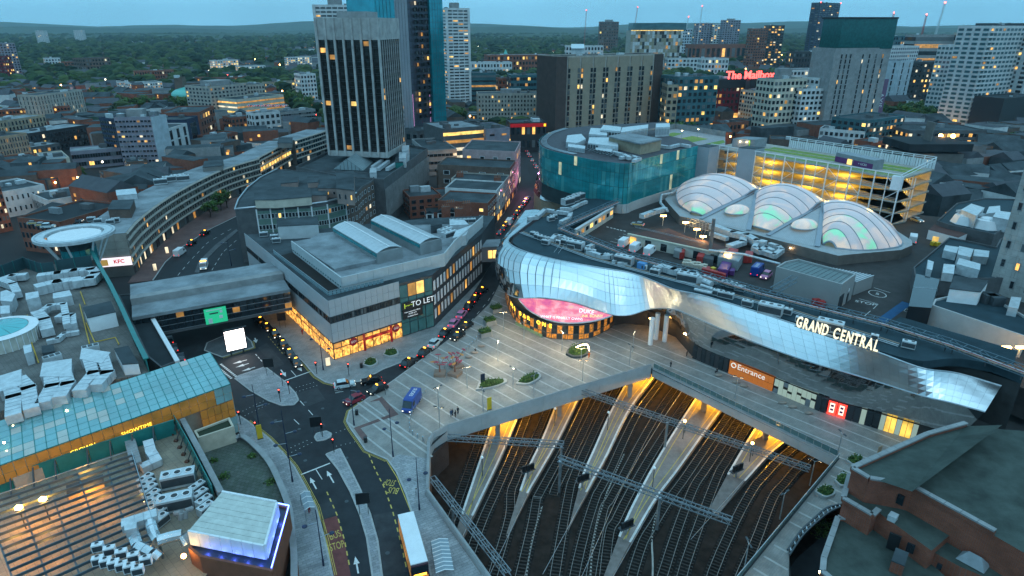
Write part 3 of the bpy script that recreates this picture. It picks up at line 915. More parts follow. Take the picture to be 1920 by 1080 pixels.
for s,u,v,sz,m in(('DUKE',0.72,0.66,1.5,pale_pink),('DUNK BUNNY',0.76,0.38,1.0,yel_led),('WHAT IS FINALLY OWNS',0.47,0.22,0.95,pale_pink)):
 k=int(u*32)
 a,b=el[k].lerp(eu[k],v),el[k+3].lerp(eu[k+3],v)
 o=txt(s,sz,m,'screen_text',eye,depth=0.01)
 o.matrix_parent_inverse=IT
 up=eu[k]-el[k]
 n=(b-a).cross(up).normalized()
 orient(o,a+n*0.12,b-a,up)
 # ---- the entrance front under the mirror
F0,F1,F2=V3((44.3,138.5)),V3((65.1,115.0)),V3((78.7,105.3))
def along(d):
 L1=(F1-F0).length
 return F0.lerp(F1,d/L1)if d<=L1 else F1+(F2-F1).normalized()*(d-L1)
orange_m=mat('orange_panel',(0.45,0.12,0.02),0.5,emit=(1.0,0.28,0.04),estr=0.28,var=0)
cream_m=mat('cream_panel',(0.5,0.52,0.42),0.4,emit=(0.8,0.9,0.65),estr=0.22,var=0)
yell_m=lit('entrance_glow',(1.0,0.6,0.1),1.0)
def front(d0,d1,n,ms,z0=0.14,z1=3.5):
 for k in range(n):
  a,b=along(d0+(d1-d0)*(k+0.04)/n),along(d0+(d1-d0)*(k+0.96)/n)
  stn(MB().beam((a.x,a.y,(z0+z1)/2),(b.x,b.y,(z0+z1)/2),0.12,z1-z0),'front_panel',ms[k%len(ms)])
front(0,9.5,8,[dglass,dframe])
for k in range(9):
 for z in(0.14,1.9):
  d0=9.8+k*1.2
  a,b=along(d0),along(d0+1.14)
  zz0,zz1=(z,z+1.7)if(k+(z>1))%2 else(z,z+1.7)
  stn(MB().beam((a.x,a.y,(zz0+zz1)/2),(b.x,b.y,(zz0+zz1)/2),0.12,zz1-zz0-0.06),'orange_panel',orange_m)
for k in range(9):
 for z in range(2):
  h=1.1 if(k+z)%3==0 else 1.7
  a,b=along(20.8+k*1.02),along(20.8+k*1.02+0.94)
  z0=0.14 if z==0 else(3.5-h)
  stn(MB().beam((a.x,a.y,z0+h/2),(b.x,b.y,z0+h/2),0.12,h-0.06),'patterned_panel',cream_m if(k*3+z)%7 else frame_grey)
front(30.0,32.2,2,[dframe,dglass])
front(36.0,38.5,2,[dframe])
front(38.5,39.5,1,[cream_m])
front(39.5,42.0,2,[dglass])
front(42.0,48.5,7,[cream_m,yell_m,yell_m])
a,b=along(9.8),along(19)
et=txt('Entrance',1.9,mat('entrance_letters',(0.8,0.78,0.72),emit=(1,0.85,0.7),estr=0.5,var=0),'entrance_lettering',None,depth=0.04)
stn_obj(et)
m_=along(15.2)
dd=(F1-F0).normalized()
nn=V3((dd.y,-dd.x))
if nn.y>0:nn=-nn
orient(et,(m_.x+nn.x*0.12,m_.y+nn.y*0.12,2.7),(dd.x,dd.y,0),(0,0,1))
m_=along(10.9)
ring=MB()
R=[]
for k in range(17):
 t=2*PI*k/16
 R.append((m_.x+dd.x*math.cos(t)*.55+nn.x*.14,m_.y+dd.y*math.cos(t)*.55+nn.y*.14,2.7+math.sin(t)*.55))
stn(ring.tube(R,0.12,6),'ring_emblem',MATS['entrance_letters'])
red_scr=mat('red_screen',(0.6,0.02,0.02),emit=(1.0,0.05,0.03),estr=2.4,var=0)
for k,d in enum((32.5,34.3)):
 a,b=along(d),along(d+1.6)
 t=item('poster_screen',('red lit poster screen beside the station front, next to the patterned panels','red lit poster screen beside the station front, further from the patterned panels')[k],'screen',(a.x,a.y,0.12),0,'red poster screens')
 iv=Matrix.Translation((-a.x,-a.y,-0.12))
 o=MB().beam((a.x,a.y,1.75),(b.x,b.y,1.75),0.3,3.0).build('casing',red_scr,t);o.matrix_parent_inverse=iv
 c0,c1=a.lerp(b,0.22)+nn*0.18,a.lerp(b,0.78)+nn*0.18
 o=MB().beam((c0.x,c0.y,1.9),(c1.x,c1.y,1.9),0.03,2.2).build('display',mat('poster_white',(0.8,0.7,0.6),emit=(1,0.7,0.5),estr=1.6,var=0),t);o.matrix_parent_inverse=iv
 for q_,zz in((0.5,1.5),(0.5,2.4)):
  c=a.lerp(b,0.5)+nn*0.21
  d0,d1=a.lerp(b,0.32)+nn*0.205,a.lerp(b,0.68)+nn*0.205
  o=MB().beam((d0.x,d0.y,zz),(d1.x,d1.y,zz),0.02,0.5).build('poster_figure',mat('poster_ink',(0.2,0.02,0.15),0.5),t);o.matrix_parent_inverse=iv
for k,(x,y)in enum(((35.6,145.8),(37.6,148.8),(39.6,147.6))):
 tag(MB().cyl(x,y,0.12,7.5,0.62,n=20).build('recess_pillar',white,smooth=False),('white round pillar in the station recess standing out at the plaza','white round pillar in the station recess, hindmost of three','white round pillar in the station recess nearest the footbridge')[k],'pillar','white pillars')
for k,(x,y)in enum(((40.5,150.5),(36.5,152.5),(43.2,143.5))):
 t=tag(MB().ball((x,y,4.3),.2,.2,.2).build('recess_light',olamp),('amber lamp behind the white pillars','amber lamp deep in the station recess','amber lamp over the recess doorway')[k],'light','recess lamps')
 lamp('recess_lamp',(x,y,3.9),260,(1,0.5,0.12),0.2)
 # ---- the big letters on the roof edge
sign=item('station_letters','large warm lit capital letters standing along the station roof edge','sign',(58,119,16.5))
lm=mat('sign_letter_face',(0.9,0.8,0.6),emit=(1.0,0.80,0.46),estr=1.05,var=0)
p0,p1=V3((59.8,122.1,16.5)),V3((71,110.5,16.5))
word='GRAND CENTRAL'
adv=dict(G=1.12,R=1.05,A=1.05,N=1.12,D=1.08,C=1.08,E=0.98,T=0.95,L=0.9)
adv[' ']=0.72
tot=sum(adv[c]for c in word)
x=0
dd2=(p1-p0).normalized()
for ch in word:
 c=p0+(p1-p0)*((x+adv[ch]/2)/tot)
 x+=adv[ch]
 if ch==' ':continue
 o=txt(ch,3.2,lm,'letter',sign,depth=0.12,bold=0.055)
 o.matrix_parent_inverse=Matrix.Translation((-58,-119,-16.5))
 orient(o,(c.x,c.y-0.25,17.75),dd2,(0,0.25,1))
 o.matrix_basis=o.matrix_basis@Matrix.Diagonal((0.52,1.0,1.0,1.0))
o=MB().beam(p0+V3((0,0.1,0.1)),p1+V3((0,0.1,0.1)),0.2,0.15).build('support_rail',dsteel,sign);o.matrix_parent_inverse=Matrix.Translation((-58,-119,-16.5))
# ------------------------------------------------------------------ roof plant kit
def ac_proto(name,w,d,h,fans,m=duct):
 t=item(name,'x','roof unit')
 MB().box(-w/2,-d/2,0.15,w/2,d/2,h).build('casing',m,t)
 MB().box(-w/2+.08,-d/2-.03,h*.25,w/2-.08,-d/2,h*.85).build('grille',dsteel,t)
 MB().box(-w/2+.1,-d/2+.1,0,-w/2+.3,d/2-.1,.15).build('foot',dsteel,t)
 MB().box(w/2-.3,-d/2+.1,0,w/2-.1,d/2-.1,.15).build('foot',dsteel,t)
 for k in range(fans):
  x=(k+.5)/fans*w-w/2
  r=min(w/fans,d)*.36
  cw_=MB().cyl(x,0,h,h+.12,r,n=14).build('fan_cowl',white,t)
  MB().cyl(x,0,h+.11,h+.135,r*.8,n=14).build('fan',black,cw_)
 return t
UNIT=ac_proto('roof_unit',2.4,1.3,1.5,2)
UNIT_L=ac_proto('air_handler',5.0,2.2,2.4,3)
UNIT_S=ac_proto('condenser_unit',1.1,0.7,1.0,1,white)
def units(proto,pts,z,rz,desc,where,group):
 for k,p in enum(pts):
  place(proto,(p[0],p[1],z),rz,'%s %s %s'%(ORD[k]+' of the' if len(pts)>1 else 'single',desc,where),group)
def drun(path,w,h,label,m=duct,name='air_duct',r=None):
 t=item(name,label,'duct',path[0])
 iv=Matrix.Translation(tuple(-c for c in path[0]))
 for a,b in zip(path[:-1],path[1:]):
  d=V3(b)-V3(a)
  e=d.normalized()*(w*.3)
  mb=MB()
  if r:mb.tube([V3(a),V3(b)],r,10)
  else:mb.beam(V3(a)-e,V3(b)+e,w,h)
  o=mb.build('duct_section',m,t);o.matrix_parent_inverse=iv
  n=int(d.length/1.6)
  for k in range(1,n+1):
   c=V3(a)+d*(k/(n+1))
   u=d.normalized()*.06
   o=(MB().tube([c-u,c+u],r+.04,10)if r else MB().beam(c-u,c+u,w+.09,h+.09)).build('flange',steel,t);o.matrix_parent_inverse=iv
 return t
def at3(pts,z):
 return[(x,y,z)for x,y in pts]
def lattice(a,b,w,h,label,name,cat,m=steel,step=None,chord=0.12,group=None,web=0.07):
 a,b=V3(a),V3(b)
 t=item(name,label,cat,a,0,group)
 iv=Matrix.Translation(-a)
 d=(b-a).normalized()
 s=V3((-d.y,d.x,0)).normalized()*(w/2)
 u=V3((0,0,h))
 L=(b-a).length
 n=max(2,int(L/(step or h*1.3)))
 def part(mb,nm):
  o=mb.build(nm,m,t);o.matrix_parent_inverse=iv
 for sg in(-1,1):
  for uu in(0,1):
   part(MB().beam(a+s*sg+u*uu,b+s*sg+u*uu,chord),'chord')
  for k in range(n):
   p,q_=a.lerp(b,k/n),a.lerp(b,(k+1)/n)
   if k%2:part(MB().beam(p+s*sg,q_+s*sg+u,web),'diagonal')
   else:part(MB().beam(p+s*sg+u,q_+s*sg,web),'diagonal')
 for k in range(0,n+1,1):
  p=a.lerp(b,k/n)
  part(MB().beam(p-s+u,p+s+u,web),'cross_bar')
  if k%2==0:part(MB().beam(p-s,p+s,web),'cross_bar')
 return t
def bldg(name,label,cat,pts,z0,z1,wall_m,roof_m=None,parapet=0.5,group=None):
 t=item(name,label,cat,(pts[0][0],pts[0][1],z0),0,group)
 iv=Matrix.Translation((-pts[0][0],-pts[0][1],-z0))
 t['iv']=1
 MB().prism(pts,z0,z1).build('wall',wall_m,t).matrix_parent_inverse=iv
 MB().sheet([tuple(p[:2])for p in pts],z1+0.02).build('roof',roof_m or felt,t).matrix_parent_inverse=iv
 if parapet:
  P=[V3(p[:2])for p in pts]
  c=sum(P,V3((0,0)))/len(P)
  mb=MB()
  for i in range(len(P)):
   a,b=P[i],P[(i+1)%len(P)]
   if(b-a).length<.3:continue
   d=(b-a).normalized()
   n=V3((-d.y,d.x))*0.35
   if(c-(a+b)/2).dot(n)<0:n=-n
   mb.prism([a,b,b+n,a+n],z1+0.001*(i+1),z1+parapet+0.001*i)
  mb.build('parapet',wall_m,t).matrix_parent_inverse=iv
 return t
def kid(mb,nm,m,t,**k):
 o=mb.build(nm,m,t,**k)
 o.matrix_parent_inverse=Matrix.Translation(-V3(t.location))
 return o
 # ------------------------------------------------------------------ teal glass department store
JT=[(26.3,311.6),(17.9,296.8),(13.9,283.3),(12.2,270.9),(13,259.5),(16.9,250),(23.7,240.7),(30.1,233),(36.7,228.1),(40.5,226.2),(42.8,227.2),(45.5,231),(58.1,244.5),(76.7,263.2)]
store=bldg('department_store','department store with curved teal glass skin and plant covered roof','building',JT+[(75.8,277.6),(67.1,295.2),(79.4,333.5),(44.2,322.2)],10,29.9,mat('store_core',(0.03,0.05,0.055),0.8),mat('store_roof',(0.085,0.085,0.095),0.8,var=0.3),0)
teal=mat('teal_glass',(0.02,0.29,0.32),0.10,0.35,var=0.45,scale=0.16,spec=0.9,stretch=(0.35,0.35,1.3))
teal2=mat('teal_glass_pale',(0.07,0.38,0.39),0.12,0.35,var=0.35,scale=0.16,spec=0.9,stretch=(0.35,0.35,1.3))
teal_lit=lit('teal_glass_lit',(0.75,0.78,0.5),0.45)
JP=[(p.x,p.y)for p in spline([(*p,0)for p in JT],140)]
JR=resample([(*p,0)for p in JP],91)
rr_=random.Random(5)
ZB=[15.2+0.6*math.sin(i/91*5)for i in range(92)]
for i in range(90):
 a,b=JR[i],JR[i+1]
 for j,(f0,f1)in enum(((0,.42),(.42,.76),(.76,1.0))):
  za,zb=ZB[i]+(30.2-ZB[i])*f0,ZB[i]+(30.2-ZB[i])*f1
  d=(b-a).normalized()
  n=V3((d.y,-d.x,0))*0.12
  o=MB().beam(a.lerp(b,.03)+n+V3((0,0,(za+zb)/2)),a.lerp(b,.97)+n+V3((0,0,(za+zb)/2)),0.08,zb-za-0.12)
  kid(o,'glass_pane',teal_lit if rr_.random()<.035 else(teal2 if rr_.random()<.25 else teal),store)
pale_wall=mat('pale_render',(0.46,0.45,0.44),0.75,var=0.12,scale=0.3)
mb=MB()
JW=[(p.x,p.y)for p in JR[48:]]
for i in range(len(JW)-1):
 d=V3(JW[i+1])-V3(JW[i])
 n=V3((d.y,-d.x)).normalized()*.35
 mb.prism([JW[i],JW[i+1],V3(JW[i+1])+n,V3(JW[i])+n],11.9,15.35)
kid(mb,'base_wall',pale_wall,store)
WL=[(52,244.3),(60.7,254),(70.1,263.4)]
for k,p in enum(WL):
 t=tag(MB().box(p[0]-.25,p[1]-1.0,14.2,p[0]+.25,p[1]-.6,14.6).build('wall_light',lamp_warm),ORD[k]+' of three warm lights along the store wall from its corner','light','store wall lights')
 lamp('wall_lamp',(p[0]+.6,p[1]-1.9,14.0),70,(1,0.66,0.3),.2)
vi=mat('violet_neon',(0.6,0.4,1),emit=(0.62,0.38,1.0),estr=6,var=0)
sk_u=[(12.2,280.4,15),(15,271.9,15),(18.6,264.8,15),(22.6,258.9,15),(27.1,253.3,15)]
tag(MB().tube(sk_u[:4],0.12,6).build('neon_strip',vi),'thin violet neon strip along the base of the teal glass','light')
sk_l=[(10.3,276.9,8),(12.5,263.8,8),(16.2,258.5,8),(20.8,255.5,9),(23.8,255.4,11)]
su,sl=spline(sk_u,13),spline(sk_l,13)
skirt=item('mirror_skirt','folded mirror-steel skirt below the teal glass store at the street','cladding',su[0])
for i in range(12):
 for j in range(4):
  a,b,c,d=sl[i].lerp(su[i],j/4),sl[i+1].lerp(su[i+1],j/4),sl[i+1].lerp(su[i+1],(j+.97)/4),sl[i].lerp(su[i],(j+.97)/4)
  kid(MB().add([a,b,c,d],[[0,1,2,3]]),'steel_panel',skin if i>=4 else skin_dark,skirt)  # first panels take the darker steel, dim reflections put into its colour
kid(MB().prism([(sl[k].x+.3,sl[k].y+.5)for k in range(0,13,3)]+[(30,262),(14,280)],0.1,8.2),'lower_wall',mat('tan_street_wall',(0.32,0.27,0.2),0.7),skirt)  # lower wall in one even tan colour, no emission
RB=29.95
kid(MB().prism([(39.4,260),(48.1,267.7),(58.7,252.7),(49,243.6)],29.9,34),'rooftop_pavilion',mat('pavilion_panels',(0.36,0.29,0.21),0.7),store)
kid(MB().prism([(38.9,259.2),(48,267.7),(58.9,252.2),(48.5,241.3)],34.0,34.5),'pavilion_roof',lfelt,store)
for k,(pts,h,lab)in enum((([(33.1,274.2),(40.1,270.2),(43.3,288.3),(35.9,291.3)],33,'large pale plant room behind the louvred units on the store roof'),([(30.6,255.4),(34.3,252),(41.3,247.5),(43.1,260.2),(40.5,268.8),(32.7,268.8)],32.4,'pale boxy air handler in the middle of the store roof'),([(22.5,252.2),(28.5,246.7),(29.4,253.3),(23.2,258.6)],31.6,'long low pale unit near the curved edge of the store roof'),([(22.3,259),(26.6,256.6),(31,266.3),(30.5,279.4),(24.2,275.4)],32.2,'stepped pale ductwork box on the store roof'),([(38.6,280),(46.3,274.4),(48.8,287.3),(41.7,293.4)],34,'long pale plant box at the back of the store roof'),([(46,271.7),(59.8,284.3),(62.1,295),(48.9,285.8)],34,'longest pale plant box at the back of the store roof'),([(63.5,285.8),(70,287.3),(72.6,298.9),(66,297.6)],34,'square pale plant box at the far corner of the store roof'),([(32.7,247.9),(38,242.6),(39.9,250),(33.9,254.5)],31.2,'pale slatted unit beside the dark pipework of the store roof'))):
 t=item('plant_box',lab,'roof unit',(pts[0][0],pts[0][1],RB))
 kid(MB().prism(pts,RB,h),'casing',duct,t)
 a,b=V3(pts[0]),V3(pts[1])
 n=max(3,int((b-a).length/1.2))
 d=(b-a).normalized()
 nn_=V3((d.y,-d.x))*.05
 for i in range(n):
  p,r_=a.lerp(b,(i+.12)/n)+nn_,a.lerp(b,(i+.88)/n)+nn_
  kid(MB().beam((*p,(RB+h)/2),(*r_,(RB+h)/2),.06,(h-RB)*.6),'louvre',dsteel if k in(1,4,7)else steel,t)
drun(at3([(38.7,242.1),(41.6,237),(42.8,231.2)],31.0),1.4,1.2,'bent silver duct leaving the slatted unit on the store roof')
drun(at3([(40.2,232.8),(44.3,235.7),(46.3,230.9),(43.9,227.2)],30.8),1.6,1.0,'bright silver duct cluster at the corner of the store roof')
drun(at3([(59.9,256.8),(62.5,254.5),(68.2,260.3),(70.9,256.8)],30.8),1.4,1.1,'silver duct at the car park end of the store roof')
for k in range(5):
 tag(MB().tube([(p[0],p[1],30.4+.0)for p in offset([(q_.x,q_.y)for q_ in JR[2:46]],-1.0-.5*k)],.09,5).build('roof_pipe',steel),ORD[k]+' curved roof pipe in from the glass edge of the store','pipe','curved pipes on the store roof')
for k in range(9):
 p0=V3((28.7,246.9,31)).lerp(V3((36.2,234.7,31)),k/8)
 tag(MB().beam(p0,p0+V3((3.0,5.5,0)),.3,.35).build('roof_beam',dsteel),ORD[k]+' dark steel beam of the row beside the slatted unit','beam','dark beams on the store roof')
 # ------------------------------------------------------------------ open multi-storey car park lit amber inside
cp_floor=mat('carpark_deck',(0.34,0.32,0.28),0.75,var=0.25,scale=0.4)
cp_green=mat('carpark_bay_green',(0.16,0.24,0.06),0.75,var=0.25,scale=0.6)
cpA,cpB=V3((84.1,271,28)),V3((129.8,211.3,28))
cpC,cpD=V3((148.5,225.9,28)),V3((109.1,290,28))
cp=item('car_park','open multi-storey car park glowing amber behind white bracing','car park',(cpA.x,cpA.y,12))
dirn=(cpB-cpA).normalized()
inn=V3((-dirn.y,dirn.x,0))
if inn.y<0:inn=-inn
LV=[12.4,16.3,20.2,24.1,28.0]
DEP=34
NB=9
for k,z in enum(LV):
 kid(MB().prism([(p.x,p.y)for p in(cpA,cpB,cpB+inn*26,cpA+inn*26)],z-.55,z),'deck',cp_floor,cp)
 if k<4:
  a,b=cpA+inn*24,cpB+inn*24
  kid(MB().beam((a.x,a.y,z+1.6),(b.x,b.y,z+1.6),.2,3.1),'inner_wall',mat('carpark_inner',(0.42,0.38,0.3),.8),cp)
 for zz in(z+.55,z+1.05):
  a,b=cpA-inn*.02,cpB-inn*.02
  kid(MB().beam((a.x,a.y,zz),(b.x,b.y,zz),.07,.1),'guard_rail',steel,cp)
for i in range(NB*2+1):
 p=cpA.lerp(cpB,i/(NB*2))-inn*.3
 kid(MB().beam((p.x,p.y,12),(p.x,p.y,29.4),.34 if i%2==0 else .22),'column',white,cp)
for k in range(4):
 for i in range(NB):
  if(i*2+k)%5 in(2,):continue
  p,r_=cpA.lerp(cpB,i/NB)-inn*.3,cpA.lerp(cpB,(i+.5)/NB)-inn*.3
  if i%3==2:p,r_=r_,cpA.lerp(cpB,(i+1)/NB)-inn*.3
  if(i+k)%2:p,r_=r_,p
  kid(MB().beam((p.x,p.y,LV[k]+.2),(r_.x,r_.y,LV[k+1]-.2),.16),'brace',white,cp)
a,b=cpA-inn*.3,cpB-inn*.3
kid(MB().beam((a.x,a.y,29.4),(b.x,b.y,29.4),.22),'top_rail',white,cp)
for k,z in enum(LV[:4]):
 p=cpB+inn*2
 kid(MB().prism([(cpB.x,cpB.y),(cpB.x+7,cpB.y+3.5),(cpB.x+11,cpB.y+16),(cpB.x-4,cpB.y+20)],z-.5,z),'ramp_deck',cp_floor,cp)
 for i in range(5):
  q_=V3((cpB.x+7,cpB.y+3.5)).lerp(V3((cpB.x+11,cpB.y+16)),i/4)
  kid(MB().beam((q_.x,q_.y,z),(q_.x,q_.y,z+3.4),.25),'column',white,cp)
kid(MB().prism([(cpB.x-2.5,cpB.y+1.2),(cpB.x,cpB.y-.5),(cpB.x+1.5,cpB.y+1.0),(cpB.x-1,cpB.y+3)],24.1,28.6),'end_wall',white,cp)
top_bays=item('parking_bays','green parking bays with yellow lines on the car park top deck','parking bays',(cpA.x,cpA.y,28))
for row,(d0,d1)in enum(((1.2,5.6),(11,15.5),(16.5,21))):
 a,b=cpA+inn*d0+dirn*(16 if row else 22),cpB+inn*d0-dirn*2
 c,d=b+inn*(d1-d0),a+inn*(d1-d0)
 kid(MB().sheet([(p.x,p.y)for p in(a,b,c,d)],28.02),'bay_strip',cp_green,top_bays)
 n=int((b-a).length/2.5)
 for i in range(n+1):
  p=a.lerp(b,i/n)
  r_=p+inn*(d1-d0)
  kid(MB().beam((p.x,p.y,28.03),(r_.x,r_.y,28.03),.12,.02),'bay_line',ypaint,top_bays)
back0,back1=cpA+inn*25.6+dirn*20,cpB+inn*25.6
nfin=60
for i in range(nfin):
 p=back0.lerp(back1,(i+.5)/nfin)
 kid(MB().obox((p.x,p.y),(dirn.x,dirn.y),.72,.12,28.0,31.0),'screen_slat',white,cp)
for i in range(16):
 p=back0.lerp(back1,i/15)-inn*.4
 kid(MB().beam((p.x,p.y,28),(p.x,p.y,32.2),.28),'screen_post',white,cp)
for z in(31.6,32.2):
 kid(MB().beam((back0.x,back0.y,z),(back1.x,back1.y,z),.2),'screen_rail',white,cp)
kid(MB().beam((cpB.x,cpB.y,29.4),(back1.x,back1.y,32.2),.2),'top_rail',white,cp)
kid(MB().beam((cpB.x,cpB.y,28.4),(back1.x,back1.y,31.0),.16),'top_rail',white,cp)
grey_tower=mat('stair_tower_panel',(0.27,0.30,0.33),0.6,var=0.08,scale=0.3)
for k,(p0,p1,lab)in enum((((1388,279),(1421,283),'blank grey stair tower dividing the amber car park front'),((1312,272),(1336,276),'narrow grey slab wall between teal store and car park'))):
 A_,B_=(V3((91.9,258.7,29.5)),V3((97.4,255.1,29.5)))if k==0 else(V3((76.7,263.2,30)),V3((80.6,259.5,30)))
 t=item('stair_tower',lab,'stair tower',(A_.x,A_.y,12))
 w_=inn*5
 kid(MB().prism([(p.x,p.y)for p in(A_-inn*1.2,B_-inn*1.2,B_+w_,A_+w_)],12,30),'wall',grey_tower,t)
 kid(MB().prism([(p.x,p.y)for p in(A_-inn*1.3,B_-inn*1.3,B_+w_,A_+w_)],30.0,30.15),'roof',felt,t)
A_,B_=V3((121.2,240.3,28)),V3((127.2,225,28))
lob=item('lift_lobby','grey lift lobby with purple panels on the car park top deck','lobby',(A_.x,A_.y,28))
purple=mat('purple_panel',(0.13,0.025,0.13),0.5,var=0.1)
dl=(B_-A_).normalized()
nl=V3((-dl.y,dl.x,0))
Ls=(B_-A_).length
kid(MB().prism([(p.x,p.y)for p in(A_,B_,B_+nl*5,A_+nl*5)],28.02,31.4),'wall',mat('lobby_grey',(0.22,0.24,0.26),.6),lob)
for f0,f1,m_,nm in((.0,.32,purple,'purple_panel'),(.34,.46,lyel,'doorway'),(.5,1.0,purple,'purple_panel')):
 p,r_=A_.lerp(B_,f0)-nl*.06,A_.lerp(B_,f1)-nl*.06
 kid(MB().beam((p.x,p.y,29.1),(r_.x,r_.y,29.1),.08,1.9),nm,m_,lob)
lt=txt('+ GCBS',1.1,white,'lettering',lob,depth=.02)
lt.matrix_parent_inverse=Matrix.Translation(-V3(lob.location))
p=A_.lerp(B_,.74)-nl*.13
orient(lt,(p.x,p.y,29.2),dl,(0,0,1))
A_,B_=V3((92.6,271,28)),V3((100.4,267.2,28))
kio=bldg('roof_kiosk','grey stair head with two lamps and a green stripe on the car park','kiosk',[(p.x,p.y)for p in(A_,B_,B_+inn*9,A_+inn*9)],28.02,31.6,mat('lobby_grey',(0.22,0.24,0.26),.6),lfelt,0)
p=A_.lerp(B_,.78)-inn*.06
kid(MB().obox((p.x,p.y),(dirn.x,dirn.y),.6,.1,28.1,31.5),'green_stripe',mat('lime_stripe',(0.2,0.5,0.03),.5,var=0),kio)
for f in(.38,.68):
 p=A_.lerp(B_,f)-inn*.5
 kid(MB().ball((p.x,p.y,30.6),.22,.22,.22),'wall_light',lamp_warm,kio)
 lamp('kiosk_lamp',(p.x,p.y-.5,30.4),60,(1,.7,.4),.2)
SD=[(62.7,300.6),(80.9,320.8),(97.7,296.3),(89.6,270.2),(83.1,267.8),(80.7,272.6),(67,286.6)]
sd=bldg('upper_deck','open parking deck with lit green bays behind the teal store','car park',SD,20,28.4,concrete,mat('deck_grey',(0.3,0.29,0.29),.7),0)
for pts in([(65.7,294.9),(76.9,308.1),(80.9,305.1),(69.7,290.7)],[(71.4,286.6),(83.1,297.7),(88,289.3),(76.9,278.8)],[(83,276.3),(93.8,286.6),(92.7,280.1),(85,271.4)]):
 kid(MB().sheet(pts,28.45),'green_bay',cp_green,sd)
wallp=[(62.9,301.3),(80.9,320.9),(97.5,295.5)]
for i in range(2):
 n=12
 for k in range(n):
  a,b=lerp(wallp[i],wallp[i+1],k/n),lerp(wallp[i],wallp[i+1],(k+.95)/n)
  kid(MB().beam((*a,29.6),(*b,29.6),.2,2.3),'wall_panel',concrete,sd)
for k,p in enum([(71.2,303.6),(76,289.3),(84.3,293.5)]):
 lamp('deck_lamp',(p[0],p[1],32),260,(1,.8,.35),.3)
 t=item('deck_light',ORD[k]+' of three deck lamp posts behind the teal store','lamp post',(p[0],p[1],28.4),0,'deck lamp posts')
 MB().cyl(0,0,0,3.6,.07,n=6).build('post',steel,t)
 MB().box(-.3,-.12,3.6,.3,.12,3.72).build('lamp_head',lamp_warm,t)
for k in range(4):
 for i in range(5):
  p=cpA.lerp(cpB,(i+.5)/5)+inn*(9 if i%2 else 14)
  lamp('carpark_lamp',(p.x,p.y,LV[k]+2.9),3800,(1,.56,.05),.3)
  kid(MB().obox((p.x,p.y),(dirn.x,dirn.y),1.4,.2,LV[k]+3.12,LV[k]+3.2),'ceiling_light',olamp,cp)
  # ------------------------------------------------------------------ atrium: platform and inflated roof cushions
ATR=[(58,235.4),(57.8,229.9),(57.9,212.1),(63,207.6),(92.6,171.5),(97.5,172.9),(113.2,176.6),(119,181),(121.4,185.6),(122.7,199.6),(124.1,212.1),(103,264.8),(87.5,280.4),(68.5,259.9)]
atrium=bldg('station_atrium','low corrugated drum carrying the inflated bubble roofs','building',ATR,11.9,14.9,mat('corrugated_bronze',(0.22,0.19,0.17),.45,.4,var=.15),mat('atrium_deck',(.33,.35,.36),.6,var=.15),0)
grate=mat('grated_deck',(0.42,0.44,0.46),.6,var=.1)
ribs_m=mat('cushion_clamp',(.30,.33,.37),.45,.5,var=.1)
def etfe(name,c1,c2,c3,s):
 m=mat(name,(.36,.38,.40),.2,var=0,emit=c1,estr=s,spec=.6)  # light from inside the atrium is put into the foil as emission
 nt=m.node_tree
 p=nt.nodes['Principled BSDF']
 geo=nt.nodes.new('ShaderNodeNewGeometry')
 n=nt.nodes.new('ShaderNodeTexNoise')
 n.inputs['Scale'].default_value=.16
 n.inputs['Detail'].default_value=4
 n.inputs['Distortion'].default_value=.8
 nt.links.new(geo.outputs['Position'],n.inputs['Vector'])
 r=nt.nodes.new('ShaderNodeValToRGB')
 r.color_ramp.elements[0].position=.38
 r.color_ramp.elements[0].color=(*c2,1)
 r.color_ramp.elements[1].position=.66
 r.color_ramp.elements[1].color=(*c3,1)
 e=r.color_ramp.elements.new(.5)
 e.color=(*c1,1)
 nt.links.new(n.outputs['Fac'],r.inputs['Fac'])
 nt.links.new(r.outputs['Color'],p.inputs['Emission Color'])
 return m
et_w=etfe('etfe_white',(.50,.46,.50),(.45,.44,.46),(.95,.66,.45),.40)
et_g=etfe('etfe_green',(.55,.50,.42),(.15,.9,.35),(.95,.70,.42),.55)
def dome(label,left,right,bulge,front,ks,green):
 root=item('roof_bubble',label,'roof bubble',left[0],0,'inflated roof bubbles')
 Lf,Rt=spline(left,41),spline(right,41)
 def P(u,v):
  i=min(39,int(v*40))
  t=v*40-i
  a,b=Lf[i].lerp(Lf[i+1],t),Rt[i].lerp(Rt[i+1],t)
  p=a.lerp(b,u)
  s=math.sin(PI*min(1,max(0,u)))
  p.z+=bulge*s**.8*(math.sin(PI*min(1,v*.92+.04))**.6)
  f=(1-v)**2
  p.x+=front[0]*s*f
  p.y+=front[1]*s*f
  return p
 K=[0.0]+ks
 nu_=20
 for bi in range(len(K)-1):
  k0,k1=K[bi],K[bi+1]
  vs,fs=[],[]
  nk=5
  for a in range(nk+1):
   for b in range(nu_+1):
    p=P(b/nu_,k0+(k1-k0)*a/nk)
    p.z+=.3*math.sin(PI*a/nk)
    vs.append(p)
  for a in range(nk):
   for b in range(nu_):
    i=a*(nu_+1)+b
    fs.append([i,i+1,i+nu_+2,i+nu_+1])
  kid(MB().add(vs,fs),'cushion',et_g if bi in green else et_w,root,smooth=True)
  kid(MB().tube([P(b/nu_,k1)+V3((0,0,.1))for b in range(nu_+1)],.11,6),'rib',ribs_m,root)
 kid(MB().tube([P(0,b/24)for b in range(25)],.3,6),'rim',ribs_m,root)
 kid(MB().tube([P(1,b/24)for b in range(25)],.3,6),'rim',ribs_m,root)
 kid(MB().tube([P(b/24,0)for b in range(25)],.3,6),'rim',ribs_m,root)
 return root
KS=[.16,.28,.4,.52,.66,.82,1.0]
